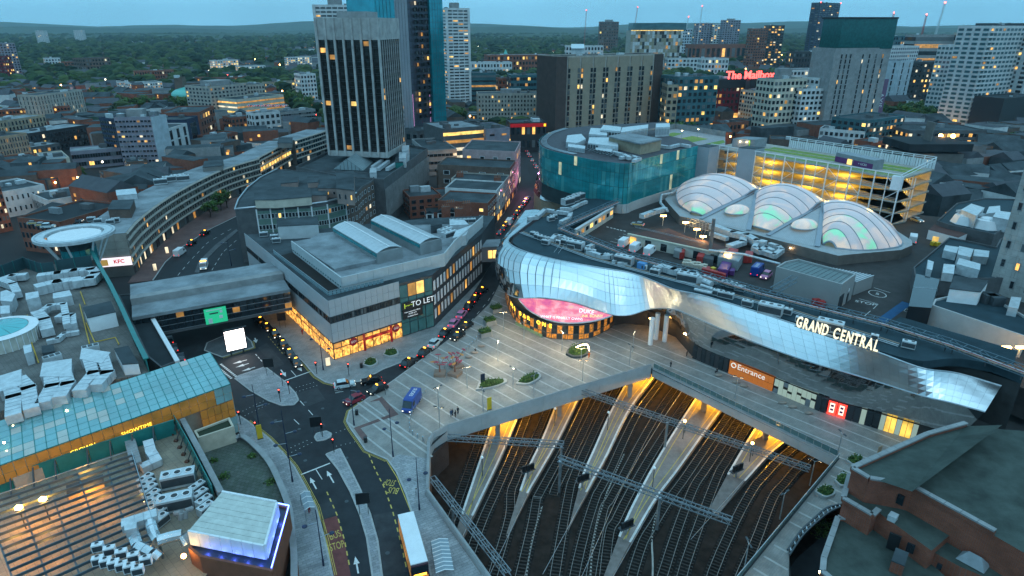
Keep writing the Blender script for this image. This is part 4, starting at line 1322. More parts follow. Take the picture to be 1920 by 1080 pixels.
dome('inflated roof bubble nearest the teal glass store',[(62.5,216,15),(60.5,226,16),(63,237,18.5),(72,250,19),(86,262,15)],[(65.5,212.5,15),(72,214.5,17.5),(80,218,20),(86.2,221.5,22),(100,241,15)],4.4,(-1.5,-1.5),KS,(0,))
dome('middle inflated roof bubble between the two others',[(78.0,200,15),(80.6,207,17.5),(83.6,214,20),(86.8,220.5,22),(101,241,15)],[(82.5,193.5,15),(89,196.5,17.5),(95.5,200,20),(101.4,204.7,22),(116,223,15)],4.4,(-2,-2.5),KS,(0,1))
dome('inflated roof bubble nearest the tall tiled office tower',[(92.6,181,15),(95,188,17.5),(98.6,196,20),(102.2,204,22),(116.6,223,15)],[(95.0,178,15),(101,176,15),(110,177.5,15),(117,183,15),(125,204,15)],5.4,(0,0),KS,(0,2))
def egg(label,c,rx,ry,rot,h):
 t=item('small_bubble',label,'roof bubble',c,rot,'small green bubbles')
 for j,(s0,s1)in enum(((.55,1.0),(0,.55))):
  vs,fs=[],[]
  nk=5
  for a in range(nk+1):
   s=s0+(s1-s0)*a/nk
   for b in range(28):
    an=2*PI*b/28
    vs.append((rx*s*math.cos(an),ry*s*math.sin(an),h*math.sqrt(max(0,1-s*s))+.05))
  for a in range(nk):
   for b in range(28):
    fs.append([a*28+b,(a+1)*28+b,(a+1)*28+(b+1)%28,a*28+(b+1)%28][::-1])
  MB().add(vs,fs).build('cushion',et_g,t,smooth=True)
 MB().tube([(rx*math.cos(2*PI*b/28),ry*math.sin(2*PI*b/28),.1)for b in range(29)],.2,6).build('rim',ribs_m,t)
for k,(b0,b1,ap)in enum((((63.9,208.2),(75.4,195.2),(86.2,220.6,21.6)),((79.6,190),(90.0,179.0),(101.8,203.8,21.6)))):
 mid=((b0[0]+b1[0])/2*.62+ap[0]*.38,(b0[1]+b1[1])/2*.62+ap[1]*.38,15+6.6*.38)
 t=item('grated_slope',('ribbed pale roof slope with a green bubble, beside the teal store bubble','ribbed pale roof slope with a green bubble, beside the middle bubble')[k],'roof slope',(b0[0],b0[1],15))
 A3,B3,C3=V3((*b0,15)),V3((*b1,15)),V3(ap)
 for i in range(26):
  p,r_=A3.lerp(B3,(i+.06)/26),A3.lerp(B3,(i+.9)/26)
  f=.9
  p2,r2_=p.lerp(C3,f),r_.lerp(C3,f)
  kid(MB().add([p,r_,r2_,p2],[[0,1,2,3]]),'ribbed_sheet',grate,t)
 for q0,q1 in((A3,C3),(B3,C3)):
  kid(MB().beam(q0+V3((0,0,.2)),q1+V3((0,0,.2)),1.4,.3),'gutter',ribs_m,t)
 egg(('small green lit bubble between the first and middle roof bubbles','small green lit bubble between the middle and last roof bubbles')[k],(mid[0],mid[1],mid[2]-.2),4.6,3.4,math.radians(25),2.4)
for k,p in enum([(78.4,190.1),(83.5,182.4)]):
 t=tag(MB().ball((p[0],p[1]-.3,13.6),.18,.18,.18).build('drum_light',lamp_warm),('warm wall lamp on the bronze drum beside the silver ducts','warm wall lamp on the bronze drum near the grey substation')[k],'light')
 lamp('drum_lamp',(p[0],p[1]-.9,13.5),40,(1,.66,.3),.2)
 # ------------------------------------------------------------------ service yard buildings and roof clutter
wing=item('yard_block','long pale office front facing the service yard under the pipe bridge','building',(26,196,12))
wa,wb=V3((20.5,193.3,12)),V3((36.3,220.6,12))
wd=(wb-wa).normalized()
wn_=V3((wd.y,-wd.x,0))
kid(MB().beam((wa.x,wa.y,13.9),(wb.x,wb.y,13.9),.5,3.8),'wall',mat('yard_cream',(.5,.48,.42),.7,var=.15),wing)
kid(MB().beam((wa.x,wa.y,15.9),(wb.x,wb.y,15.9),.9,.25),'fascia',white,wing)
for i in range(9):
 p,r_=wa.lerp(wb,(i+.2)/9)+wn_*.28,wa.lerp(wb,(i+.8)/9)+wn_*.28
 kid(MB().beam((p.x,p.y,14.2),(r_.x,r_.y,14.2),.08,1.3),'window',[dglass,lit_dim,dglass,lyel,dglass,lit_warm,lit_dim,dglass,lit_warm][i],wing)
p=wa.lerp(wb,.03)+wn_*.3
kid(MB().obox((p.x,p.y),(wd.x,wd.y),1.2,.1,12.0,14.6),'lit_door',lyel,wing)
TR=[(38.2,220.3,17.5),(15.1,188.4,17.5),(32.4,161.8,17.5),(45.7,149.9,17.5),(57.3,137.1,17.5),(68.4,127.8,17.5),(77.5,120.1,17.5),(85,111,17.5),(91.7,99.9,17.5)]
TL=['pipe bridge along the street wing of the station roof','pipe bridge from the roof corner above the white vans','pipe bridge beside the yellow and red bins','pipe bridge in front of the grey substation','pipe bridge behind the first lit roof letters','pipe bridge behind the last lit roof letters','pipe bridge with ladder over the dark grated deck','pipe bridge running out beside the brick theatre']
red_pipe=mat('red_pipe',(.35,.05,.06),.5,var=.1)
for k in range(8):
 a,b=V3(TR[k]),V3(TR[k+1])
 t=lattice(a,b,1.6,1.4,TL[k],'pipe_bridge','pipe bridge',mat('blue_steel',(.13,.20,.24),.5,.4,var=.15),step=2.2,group='pipe bridges on the station roof',web=.09)
 for s in(-.4,0,.4):
  d=(b-a).normalized()
  n=V3((-d.y,d.x,0))*s
  kid(MB().tube([a+n+V3((0,0,.3)),b+n+V3((0,0,.3))],.11,6),'pipe',red_pipe if s==0 else(duct if s>0 else mat('copper_pipe',(.4,.28,.2),.4,.4)),t)
 for f in(.05,.5,.95):
  p=a.lerp(b,f)
  kid(MB().beam((p.x,p.y,16.3),(p.x,p.y,17.5),.2),'support',dsteel,t)
ZR=16.33
def RQ(pts):
 return at3(pts,ZR)
GR='plant on the station roof'
units(UNIT,[(7.3,184.8),(8.4,182.4),(9.4,181.1),(10.4,180.2)],ZR,-.7,'small roof units in the row at the roof nose','behind the skin',GR)
units(UNIT,[(16,177.5),(17,178.9)],ZR,-.7,'paired roof units beside the steel stair','near the roof nose',GR)
units(UNIT,[(13.3,201.4),(14.3,203.6)],ZR,.5,'small units amid the street wing roof','inside the duct loop',GR)
units(UNIT_L,[(20.5,222.2),(22.7,225.5),(24.9,228.9)],ZR,.75,'white long air handlers in line','on the street wing roof',GR)
units(UNIT,[(38,155.1),(36.9,153.1)],ZR,-.6,'grey roof units beside the blue unit','along the skin edge',GR)
units(UNIT,[(52.6,145),(53.5,144),(54.8,142)],ZR,-.6,'white cube condensers','beside the red bridge pipe',GR)
units(UNIT,[(48.8,139.1),(49.6,138.1),(50.6,137.4)],ZR,-.6,'white condensers in line','near the middle of the skin',GR)
units(UNIT_L,[(43.8,147.6)],ZR,-.55,'framed grey air handler','behind the folded steel scales',GR)
units(UNIT,[(58.3,130.5),(58.7,130.1)],ZR,-.6,'white units beside the steel cage','before the letters',GR)
units(UNIT,[(78.2,112.7)],ZR,-.6,'white curved vent unit','past the last letter',GR)
drun(RQ([])or[(*p,17.2)for p in[(6.2,201.4),(8.7,202.5),(11.9,211.7),(15.3,209.4),(20.2,207),(19.1,201.4),(16.3,197.1)]],1.3,1.1,'pale angular duct looping over the street wing roof')
drun([(*p,17.0)for p in[(17.5,213.7),(20.8,213.7),(24.6,220),(27,223.2)]],1.2,1.0,'pale stepped duct beside the long air handlers')
drun([(*p,17.1)for p in[(12.2,179.2),(13.6,182.9),(15.5,181.9),(17.1,178.3)]],1.3,1.1,'twisted silver duct cluster at the roof nose')
drun([(*p,17.1)for p in[(23.4,173.6),(21.6,171.5),(21.7,168.2),(24.9,164.7),(26.7,164.3)]],1.3,1.1,'C-shaped silver duct above the white vans')
drun([(*p,17.0)for p in[(27.6,160.6),(29.5,162.8),(31.4,162.1),(30.4,159.1),(28.6,159.1)]],1.0,.9,'small silver duct ring between the white vans and the skin')
drun([(*p,17.3)for p in[(39,155.6),(41.5,153),(43.7,151.3),(45.9,150.7),(46,146.7)]],2.2,1.4,'long pale duct beside the bales, dropping to the skin')
drun([(*p,17.2)for p in[(46.7,147.7),(48.7,144.1)]],1.4,1.4,'first fat silver tube duct behind the skin',r=.75)
drun([(*p,17.2)for p in[(48.1,148.8),(50.3,145.6)]],1.4,1.4,'second fat silver tube duct behind the skin',r=.75)
drun([(*p,17.0)for p in[(43.9,141.5),(45.4,140.3),(47.3,139.1)]],.8,.7,'thin silver pipe duct near the folded scales',r=.4)
drun([(*p,17.0)for p in[(46.1,144.1),(47.2,142.8),(48.2,141.5)]],.8,.7,'thin silver pipe duct beside the fat tubes',r=.4)
tag(MB().obox((34.4,157.3),(.8,-.6),2.2,1.6,ZR,18).build('blue_unit',mat('sky_blue',(.08,.25,.5),.4)),'bright blue topped unit on the station roof','roof unit')
for k in range(18):
 p=V3((10.4,175.8,16.4)).lerp(V3((53.7,135.4,16.4)),k/17)if k<10 else V3((51,130.9,16.4)).lerp(V3((73.8,109.1,16.4)),(k-9)/9)
 place((UNIT,UNIT_S,UNIT,UNIT_L)[k%4],(p.x+(k*37%5)*.5,p.y+1.5+(k*53%7)*.6,ZR),-.6,ORD[k]+' mixed unit of the scattered row behind the skin edge, from the nose',GR)
for k in range(3):
 tag(MB().tube([V3((3,187.6,16.7))+V3((k*.5,k*.6,0)),V3((22,163.7,16.7))+V3((k*.5,k*.6,0)),V3((62.3,128.6,16.7))+V3((k*.5,k*.6,0)),V3((76.2,112.7,16.7))+V3((k*.5,k*.6,0))],.1,5).build('roof_pipe',(steel,duct,MATS['copper_pipe'])[k]),ORD[k]+' long pipe running the length of the station roof','pipe','long roof pipes')
st=item('roof_stair','dark steel steps crossing from the roof to the skin top','stair',(*(14.6,173.3),16.3))
for k in range(8):
 p=V3((14.9,173.9,16.6)).lerp(V3((12.9,169.7,15.4)),k/7)
 kid(MB().obox((p.x,p.y),(.83,-.55),1.4,.35,p.z+.1,p.z+.2),'tread',dsteel,st)
for s in(-.7,.7):
 a,b=V3((14.9,173.9,16.6))+V3((.83*s,-.55*s,1)),V3((12.9,169.7,15.4))+V3((.83*s,-.55*s,1))
 kid(MB().beam(a,b,.07),'handrail',steel,st)
bb_=bldg('yard_canteen','long low block with maroon roof and pale walls in the yard','building',[*[(36.6,191.4),(45.4,183.9)],*[(57.1,174.6),(63.5,177.4),(60.1,182.5),(54.4,188.7),(50.5,197)]],12,15.2,mat('yard_cream',(.5,.48,.42),.7),mat('maroon_roof',(.10,.055,.05),.8,var=.25),0)
f0,f1=V3((*(36.6,191.4),0)),V3((*(57.1,174.6),0))
kid(MB().beam((f0.x,f0.y-.2,15.25),(f1.x,f1.y-.2,15.25),.5,.35),'fascia',mat('cream_trim',(.62,.58,.45),.6),bb_)
dd_=(f1-f0).normalized()
for i in range(7):
 p,r_=f0+dd_*(1+i*5.2),f0+dd_*(3.0+i*5.2)
 o=kid(MB().beam((p.x,p.y-.1,13.3),(r_.x,r_.y-.1,13.3),.3,2.3),'door' if i%2==0 else 'window',lit_warm if i==0 else dglass,bb_)
for s in(.25,.5):
 kid(MB().beam((f0.x+3,f0.y+3+s*5,16.0),(f1.x,f1.y+3+s*5,16.0),.08),'roof_rail',steel,bb_)
tag(MB().cyl(*(58.2,177.4),12,24,.55,.5,12).build('flue',mat('rusted_flue',(.22,.20,.19),.5,.4,var=.4)),'tall dark steel flue beside the maroon roofed block','flue')
for k,(p,lab)in enum(((((55.5,195.9,17.5)),'floodlight on the yard scaffold nearest the teal store'),(((57.6,190.3,17)),'middle floodlight on the yard scaffold'),(((58,184.6,16.5)),'floodlight on the yard scaffold beside the flue'),(((50.2,203.6,17.5)),'floodlight on the yard corner above the police car'),(((61.1,170.6,15.5)),'floodlight above the red waste compactors'),(((97.5,112.7,16.5)),'floodlight beside the white fan units near the theatre'),(((100.4,112.7,16.5)),'floodlight at the yard end near the theatre'))):
 t=item('floodlight',lab,'floodlight',p,0,'yard floodlights')
 MB().box(-.9,-.25,-.2,.9,.25,.15).build('lamp_head',olamp,t)
 MB().beam((0,.2,-.2),(0,.2,-3.5 if k<4 else-2.5),.14).build('post',steel,t)
 lamp('flood_lamp',(p[0],p[1]-.6,p[2]-.4),420,(1,.62,.22),.3)
sc_=item('scaffold','galvanised scaffold cage carrying floodlights beside the maroon roof','scaffold',(*(57.8,199),15.3))
sa,sb_=V3((56.9,196.4,15.4)),V3((61.2,190.5,15.4))
for i in range(7):
 p=sa.lerp(sb_,i/6)
 for oy in(0,2.5):
  kid(MB().beam((p.x,p.y+oy,15.3),(p.x,p.y+oy,18.5),.08),'upright',steel,sc_)
 kid(MB().beam((p.x,p.y,18.5),(p.x,p.y+2.5,18.5),.08),'ledger',steel,sc_)
for z in(16.4,17.5,18.5):
 for oy in(0,2.5):
  kid(MB().beam((sa.x,sa.y+oy,z),(sb_.x,sb_.y+oy,z),.08),'ledger',steel,sc_)
drun([(*p,14.5)for p in[(66.1,201.1),(69.8,193.4),(73.4,190.9),(74.4,185.4),(76,183.9)]],2.4,1.6,'long wide silver duct below the bronze drum')
drun([(*p,13.6)for p in[(64.3,196.3),(67.3,191.4)]],1.6,1.2,'short silver duct between flue and drum')
drun([(*p,14.0)for p in[(72.5,190.9),(70.7,186.2),(65.7,182.4)]],2.2,1.2,'wide silver duct branching towards the flue')
drun([(*p,14.0)for p in[(74,183.9),(72,180.2),(72.8,177.4),(75.7,180.9),(76.5,178.1)]],1.5,1.3,'knotted silver duct cluster below the drum')
drun([(*p,14.0)for p in[(74.1,176.7),(75.6,173.9),(79.6,178.8),(79.7,181.7),(78.2,183.9)]],1.5,1.3,'looped silver duct below the drum near the substation')
drun([(*p,15.6)for p in[(56.8,174.4),(65.7,170.7),(72.7,162.9)]],.6,.5,'straight silver pipe crossing the yard to the substation',r=.32)
drun([(*p,16.0)for p in[(64.5,245.3),(61.9,240.5),(57,237.4),(54.1,225.7),(54.2,214.9)]],1.0,.9,'bright twin pipe bending round the first bubble',r=.45)
drun([(*p,15.9)for p in[(44.4,208.7),(49.1,213.7),(53.7,217.5)]],1.8,1.4,'pale duct on the yard beside the store lamps')
red_m=mat('red_machine',(.38,.03,.025),.5,var=.2)
purp_m=mat('purple_machine',(.12,.03,.16),.5,var=.2)
def block(name,label,cat,zn_pts,z0,z1,m,parts=()):
 t=item(name,label,cat,(*zn_pts[0],z0))
 kid(MB().prism(zn_pts,z0+.25,z1),'body',m,t)
 a,b=V3(zn_pts[0]),V3(zn_pts[1])
 c=V3(zn_pts[-1])
 for f in(.05,.95):
  p,r_=a.lerp(b,f),c.lerp(V3(zn_pts[2]),f)
  kid(MB().beam((*p,z0+.14),(*r_,z0+.14),.25,.25),'skid',dsteel,t)
 n=max(3,int((b-a).length/1.0))
 d=(b-a).normalized()
 o=V3((d.y,-d.x))*.05
 if o.y>0:o=-o
 for i in range(n):
  p=a.lerp(b,(i+.5)/n)+o
  kid(MB().beam((*p,z0+.35),(*p,z1-.1),.14,.12),'rib',m,t)
 e=V3((0,0))
 kid(MB().prism([V3(p).lerp((a+b+c)/3,.12)for p in zn_pts],z1,z1+.08),'lid',m,t)
 return t
block('compactor','grey and red compactor beside the maroon roofed block','compactor',[(47.9,178.2),(49.5,176.1),(51.7,182.4),(50,183.9)],12,14.3,concrete)
block('compactor_ram','red compactor head joined to a silver tube','compactor',[(49.1,176.1),(50.4,176.1),(52.2,181.4),(51,182.4)],12,14.2,red_m)
block('compactor_ram','red compactor head beside the wrapped bales','compactor',[(53.1,172.8),(54.7,172.1),(56.6,176.1),(55.1,177.5)],12,14.2,red_m)
block('compactor','grey compactor tube end beside the wrapped bales','compactor',[(54.8,172.1),(57.1,170.2),(58.9,175.4),(56.5,176.8)],12,14.0,dconc)
block('baler','long grey roofed baler with open stair','baler',[(58.3,170.2),(62.8,166.4),(66,172.1),(60.9,176.1)],12,15.0,mat('baler_grey',(.25,.28,.29),.5))
block('baler_hopper','red hopper behind the long grey baler','hopper',[(61.9,176.1),(64.9,174.1),(66.7,178.2),(64.6,179.6)],12,14.6,red_m)
block('baler_hopper','red hopper behind the ladder','hopper',[(66.5,172.8),(69,172.8),(70.6,176.8),(68.7,177.5)],12,14.4,red_m)
block('purple_skip','purple waste skip in the yard beside the yellow bin','skip',[(56.1,162.8),(58.5,161.6),(61.5,167.7),(59.4,169.5)],12,14.2,purp_m)
block('purple_skip','small purple skip next to the stair','skip',[(59.5,163.4),(60.7,162.8),(61.7,165.2),(60.8,166.1)],12,13.4,purp_m)
block('red_skip','long low red skip beside the pipe bridge','skip',[(52.3,164.6),(57.3,159.9),(57.9,161),(53.1,166.1)],12,13.6,red_m)
block('red_skip','small red bin standing behind the long red skip','bin',[(53.6,165.2),(54.6,164.6),(55.3,166.4),(54.5,167)],12,13.5,red_m)
yel_m=mat('yellow_plastic',(.65,.42,.02),.5,var=.1)
for k,(p,lab)in enum((((56,166.4,12),'yellow wheeled bin beside the purple skip'),((56.5,163.4,12),'yellow wheeled bin in front of the purple skip'),((96.8,134.7,12),'yellow bin at one side of the glowing bay'),((97.5,134.2,12),'yellow lidded bin next to the first at the glowing bay'),((98.9,131.8,12),'yellow lidded bin in front of the glowing bay'),((99.8,131.3,12),'yellow bin in front of the glowing bay next to the pipe bridge'),((130.7,189.2,12),'yellow bin at the white yard hut'),((131.6,188.7,12),'second yellow bin at the white yard hut'),((103.3,129,12),'yellow bin behind the white fan units'),((102.1,129.7,12),'yellow bin beside the purple bin'))):
 t=item('wheeled_bin',lab,'bin',p,.4,'yellow bins')
 MB().box(-.65,-.55,.15,.65,.55,1.15).build('body',yel_m,t)
 MB().prism([(-.7,-.6),(.7,-.6),(.7,.6),(-.7,.6)],1.15,1.28).build('lid',dsteel if k in(3,4)else yel_m,t)
 for s in(-.5,.5):
  MB().box(s-.08,-.5,0,s+.08,-.3,.16).build('wheel',black,t)
bale_m=mat('bale_wrap',(.5,.44,.36),.8,var=.35,scale=2)
for k in range(14):
 i,j=k%7,k//7
 p=V3((49.5,171.5,12)).lerp(V3((54,167.7,12)),i/6)+V3((.7*j,1.7*j,0))
 tag(MB().obox((p.x,p.y),(.86,-.5),1.25,1.1,12.0,13.0+.15*((k*7)%3)).build('waste_bale',bale_m),'%s wrapped bale in the %s row of the stack beside the red skip'%(ORD[i],('front','back')[j]),'bale','wrapped bales')
sub_m=mat('substation_panel',(.33,.33,.325),.5,.1,var=.06,scale=.3)
SBp=[(78,140.3),(67.2,152.3),(70.9,156.1),(75.1,158.2),(84.7,147.1)]
sub=bldg('substation','plain grey box substation beside the yard road, dark green roof','building',SBp,12,18.3,sub_m,mat('green_grey_sheet',(.13,.17,.17),.6,var=.15),.45)
a,b=V3(SBp[0]),V3(SBp[4])
d=(b-a).normalized()
o=V3((d.y,-d.x))*.06
for f0_,f1_,z1_,nm,m_ in((.0,.32,15.6,'double_door',dframe),(.58,.72,14.6,'door',dframe),(.6,.7,15.9,'notice',white)):
 p,r_=a.lerp(b,f0_+.02)+o,a.lerp(b,f1_)+o
 z0_=12.02 if nm!='notice' else 15.1
 kid(MB().beam((*p,(z0_+z1_)/2),(*r_,(z0_+z1_)/2),.08,z1_-z0_),nm,m_,sub)
a2,b2=V3(SBp[0]),V3(SBp[1])
for i in range(1,12):
 p,r_=a2.lerp(b2,i/12),V3(SBp[4]).lerp(V3(SBp[3]),i/12)
 kid(MB().beam((*p,18.34),(*r_,18.34),.1,.08),'roof_seam',dsteel,sub)
SH=[(86.5,149.6),(79.6,160.2),(82.5,162),(93.5,154.3)]
shed=bldg('yard_shed','low pale shed with ribbed white roof behind the grey substation','shed',SH,12,15.6,sub_m,lfelt,0)
for i in range(18):
 p,r_=lerp(SH[0],SH[1],i/17),lerp(SH[3],SH[2],i/17)
 kid(MB().beam((*p,15.65),(*r_,15.65),.12,.08),'roof_rib',white,shed)
for k,p in enum([(74,142.6),(74.6,141.7)]):
 block('red_tank',('red cabinet against the substation wall','red cabinet next to the first against the substation wall')[k],'cabinet',[(p[0]-.9,p[1]-.7),(p[0]+.9,p[1]-.7),(p[0]+.9,p[1]+.7),(p[0]-.9,p[1]+.7)],12,13.9,red_m)
lattice((61.3,138.6,17.2),(69.5,146.4,17.2),1.6,1.2,'pipe bridge branching into the grey substation wall','pipe_bridge','pipe bridge',MATS['blue_steel'],step=2.0)
def yard_line(pts,m=white_road,w=.15,nm='yard_line'):
 o=ribbon(pts,w,12.01,nm,m)
 o.parent=yard
 return o
yard_line([(87,147.5),(90,144.2),(87.3,141.3)])
yard_line([(86,140.1),(83,137.1)])
yard_line([(94.5,154.8),(96.9,151.4)])
yard_line([(95.2,141.4),(93.9,140),(96.8,136.9),(98.3,138.3)])
yard_line([(95.2,141.4),(98.9,138.8),(100.6,140.5)])
yard_line([(85.3,134.1),(97.5,145)],mat('blue_road_paint',(.02,.09,.2),.7),2.2,'blue_lane')
for p in[(33,209.1),(34.1,208),(35.1,207.2),(36,206.1),(37,205.4),(38,204.6)]:
 o=MB().obox(p,(.8,.6),.5,.9,12.0,12.012).build('crossing_block',white_road,yard)
for k in range(4):
 yard_line([lerp((31.7,193.7),(38.8,203.8),k/4),lerp((34.8,190.9),(40.7,200.7),k/4)])
tx=txt('STOP',2.0,white_road,'stop_lettering',yard,depth=.002)
p,r_=V3((86.2,145.5,12)),V3((88.3,144.1,12))
orient(tx,((p.x+r_.x)/2,(p.y+r_.y)/2,12.012),r_-p,(.5,1,0))
c=V3((93.2,150.6,12))
ribbon([(c.x+1.9*math.cos(k*PI/8),c.y+2.3*math.sin(k*PI/8))for k in range(17)],.2,12.01,'speed_roundel',white_road,parent=yard)
tx=txt('5',2.0,white_road,'speed_number',yard,depth=.002)
orient(tx,(c.x,c.y,12.012),(.8,-.6,0),(.6,.8,0))
# ------------------------------------------------------------------ window kit
WIN={}
blind=mat('window_blind',(.10,.115,.12),.4,var=.3,scale=.4)
def window_mesh(fm,gm):
 k=(fm.name,gm.name)
 if k not in WIN:
  mb=MB()
  o,i=.5,.41
  vs=[(-o,-.09,-o),(o,-.09,-o),(o,-.09,o),(-o,-.09,o),(-i,-.09,-.43),(i,-.09,-.43),(i,-.09,.43),(-i,-.09,.43)]
  vs+=[(x,.02,z)for x,y,z in vs[:4]]+[(x,-.03,z)for x,y,z in vs[4:8]]
  mb.add(vs,[[0,1,5,4],[1,2,6,5],[2,3,7,6],[3,0,4,7],[0,8,9,1],[1,9,10,2],[2,10,11,3],[3,11,8,0],[4,5,13,12],[5,6,14,13],[6,7,15,14],[7,4,12,15]])
  mb.m(1).add([(-i,-.03,-.43),(i,-.03,-.43),(i,-.03,.43),(-i,-.03,.43)],[[0,1,2,3]])
  WIN[k]=mb.mesh('window',[fm,gm])
 return WIN[k]
WR=random.Random(11)
def facade(t,p0,p1,z0,z1,rows,cols,wf=.62,hf=.6,frame=frame_grey,glass=dglass,lit_p=.08,lits=None,each=False,name='window',base=None,out=None,proud=.05,skip=None):
 lits=lits or(lit_warm,lyel,lit_dim,lit_dim,lit_white)
 a,b=V3(p0[:2]),V3(p1[:2])
 d=(b-a).normalized()
 n=V3((d.y,-d.x))
 ref=out if out is not None else V3((0,0))-(a+b)/2
 if n.dot(ref)<0:
  a,b=b,a
  d=-d
  n=-n
 L=(b-a).length
 cw,rh=L/cols,(z1-z0)/rows
 rz=math.atan2(d.y,d.x)
 loc=V3(t.location)
 mats=[frame,glass]+list(lits)+[blind]
 mb=MB()
 for r in range(rows):
  for c in range(cols):
   if skip and skip(r,c):continue
   on=WR.random()<lit_p
   g_=WR.choice(lits)if on else blind if glass is dglass and WR.random()<.16 else glass
   p=a+d*(cw*(c+.5))
   z=z0+rh*(r+.5)
   if each:
    put(window_mesh(frame,g_),name,(p.x+n.x*(proud-.02)-loc.x,p.y+n.y*(proud-.02)-loc.y,z-loc.z),rz,(cw*wf,1,rh*hf),t)
   else:
    w,h=cw*wf/2,rh*hf/2
    q0,q1=p-d*w+n*proud,p+d*w+n*proud
    mb.m(mats.index(g_))
    mb.add([(*q0,z-h),(*q1,z-h),(*q1,z+h),(*q0,z+h)],[[0,1,2,3]])
    mb.m(0)
    e=.25 if proud>.04 else .05
    i0,i1=p-d*(w+.0)+n*.0,p+d*(w+.0)+n*.0
    mb.add([(*q0,z-h),(*q1,z-h),(*q1,z+h),(*q0,z+h),(*i0,z-h),(*i1,z-h),(*i1,z+h),(*i0,z+h)],[[0,4,5,1],[1,5,6,2],[2,6,7,3],[3,7,4,0]])
 if not each and mb.v:
  kid(mb,name+'s',mats,t,kind='stuff')
def wall_panels(t,p0,p1,z0,z1,rows,cols,m,name='wall_panel',gap=.03,t_=.08,out=None):
 a,b=V3(p0[:2]),V3(p1[:2])
 d=(b-a).normalized()
 n=V3((d.y,-d.x))
 ref=out if out is not None else V3((0,0))-(a+b)/2
 if n.dot(ref)<0:n=-n
 for r in range(rows):
  for c in range(cols):
   q0,q1=a.lerp(b,c/cols)+d*gap+n*t_*.6,a.lerp(b,(c+1)/cols)-d*gap+n*t_*.6
   zz0,zz1=z0+(z1-z0)*r/rows+gap,z0+(z1-z0)*(r+1)/rows-gap
   kid(MB().beam((*q0,(zz0+zz1)/2),(*q1,(zz0+zz1)/2),t_,zz1-zz0),name,m,t)
def rbox(label,pts,z0,z1,m=duct,name='plant_room',cat='plant room',group=None):
 t=item(name,label,cat,(*pts[0],z0),0,group)
 kid(MB().prism(pts,z0,z1),'wall',m,t)
 P=[V3(p)for p in pts]
 c=sum(P,V3((0,0)))/len(P)
 kid(MB().prism([c+(p-c)*1.03 for p in P],z1,z1+.18),'roof',duct if m is duct else felt,t)
 return t
 # ------------------------------------------------------------------ corner store with pale panels (TO LET)
clad=mat('pale_cladding',(.40,.42,.44),.5,.1,var=.07,scale=.4)
clad_dark=mat('charcoal_cladding',(.045,.052,.06),.45,.2,var=.2,scale=.4)
V=lambda*p:[tuple(x)for x in p]
T_A,T_B,T_C=(-42.4,137.8),(-27.9,150.2),(-20.3,156.3)
T_D=((-8.8,192.6))
T_E=((-5.1,212.8))
T_L=((-82.2,191))
T_BK=[(-9.3,212.7),(-27.7,209.4),(-60.1,197.6)]
store2=item('corner_store','pale panelled corner store with TO LET banner and glowing shopfront','building',(*T_A,0))
core2=[T_A,T_B,T_C,T_D,T_E]+T_BK+[T_L]
kid(MB().prism(core2,0.1,14.9),'wall',clad_dark,store2)
kid(MB().sheet(core2,14.93),'roof',felt,store2)
for p0,p1,n,lab in((T_A,T_B,12,0),(T_L,T_A,26,1)):
 wall_panels(store2,p0,p1,4.6,9.6,2,n,clad)
 wall_panels(store2,p0,p1,11.4,15.6,2,n,clad)
 facade(store2,p0,p1,9.6,11.4,1,n*2,.86,.86,dframe,each=True,lit_p=.0)
shop_lit=lit('shopfront_glow',(1.0,.46,.09),1.1,.95,1.2)
for p0,p1,n in((T_A,T_B,9),(lerp(T_A,T_L,.72),T_A,18)):
 a,b=V3(p0),V3(p1)
 d=(b-a).normalized()
 nn2=V3((d.y,-d.x))
 if nn2.dot(-(a+b))<0:nn2=-nn2
 for i in range(n):
  q0,q1=a.lerp(b,(i+.06)/n)+nn2*.1,a.lerp(b,(i+.94)/n)+nn2*.1
  kid(MB().beam((*q0,1.55),(*q1,1.55),.1,2.6),'shop_window',shop_lit,store2)
  kid(MB().beam((*q0,3.6),(*q1,3.6),.1,1.2),'upper_pane',shop_lit if i%3 else lit_dim,store2)
  kid(MB().beam((*a.lerp(b,i/n),0.15),(*a.lerp(b,i/n),4.5),.2),'mullion',dframe,store2)
 kid(MB().beam((*(a+nn2*.15),2.95),(*(b+nn2*.15),2.95),.2,.18),'transom',dframe,store2)
a,b=V3(T_A),V3(T_B)
d=(b-a).normalized()
nn2=V3((d.y,-d.x))
red_p=mat('shop_red',(.4,.015,.02),.4)
for f in(.42,.82):
 c=a.lerp(b,f)+nn2*.5
 kid(MB().beam((*c,.12),(*c,4.6),.7,.5),'red_pier',red_p,store2)
q0,q1=a.lerp(b,.42)+nn2*.5,a.lerp(b,.82)+nn2*.5
kid(MB().beam((*q0,3.2),(*q1,3.2),.5,.6),'red_lintel',red_p,store2)
for f,z in((.27,3.4),(.90,3.3)):
 c=a.lerp(b,f)+nn2*.35
 o=kid(MB().add([(1.1*math.cos(2*PI*k/24),0,1.1*math.sin(2*PI*k/24))for k in range(24)],[list(range(24))[::-1]]),'round_sign',mat('sign_maroon',(.25,.01,.02),.4,var=0),store2)
 o.matrix_parent_inverse=Matrix()
 o.location=(c.x-T_A[0],c.y-T_A[1],z)
 o.rotation_euler=(0,0,math.atan2(d.y,d.x))
 o2=txt('GO!',.8,white,'round_sign_text',store2,depth=.02)
 o2.matrix_parent_inverse=Matrix()
 o2.location=(c.x-T_A[0]+nn2.x*.08,c.y-T_A[1]+nn2.y*.08,z)
 o2.rotation_euler=(PI/2,0,math.atan2(d.y,d.x))
for k in range(7):
 p=a.lerp(b,(k+.5)/7)+nn2*1.3
 lamp('shop_lamp',(p.x,p.y,3.2),26,(1,.55,.18),.4)
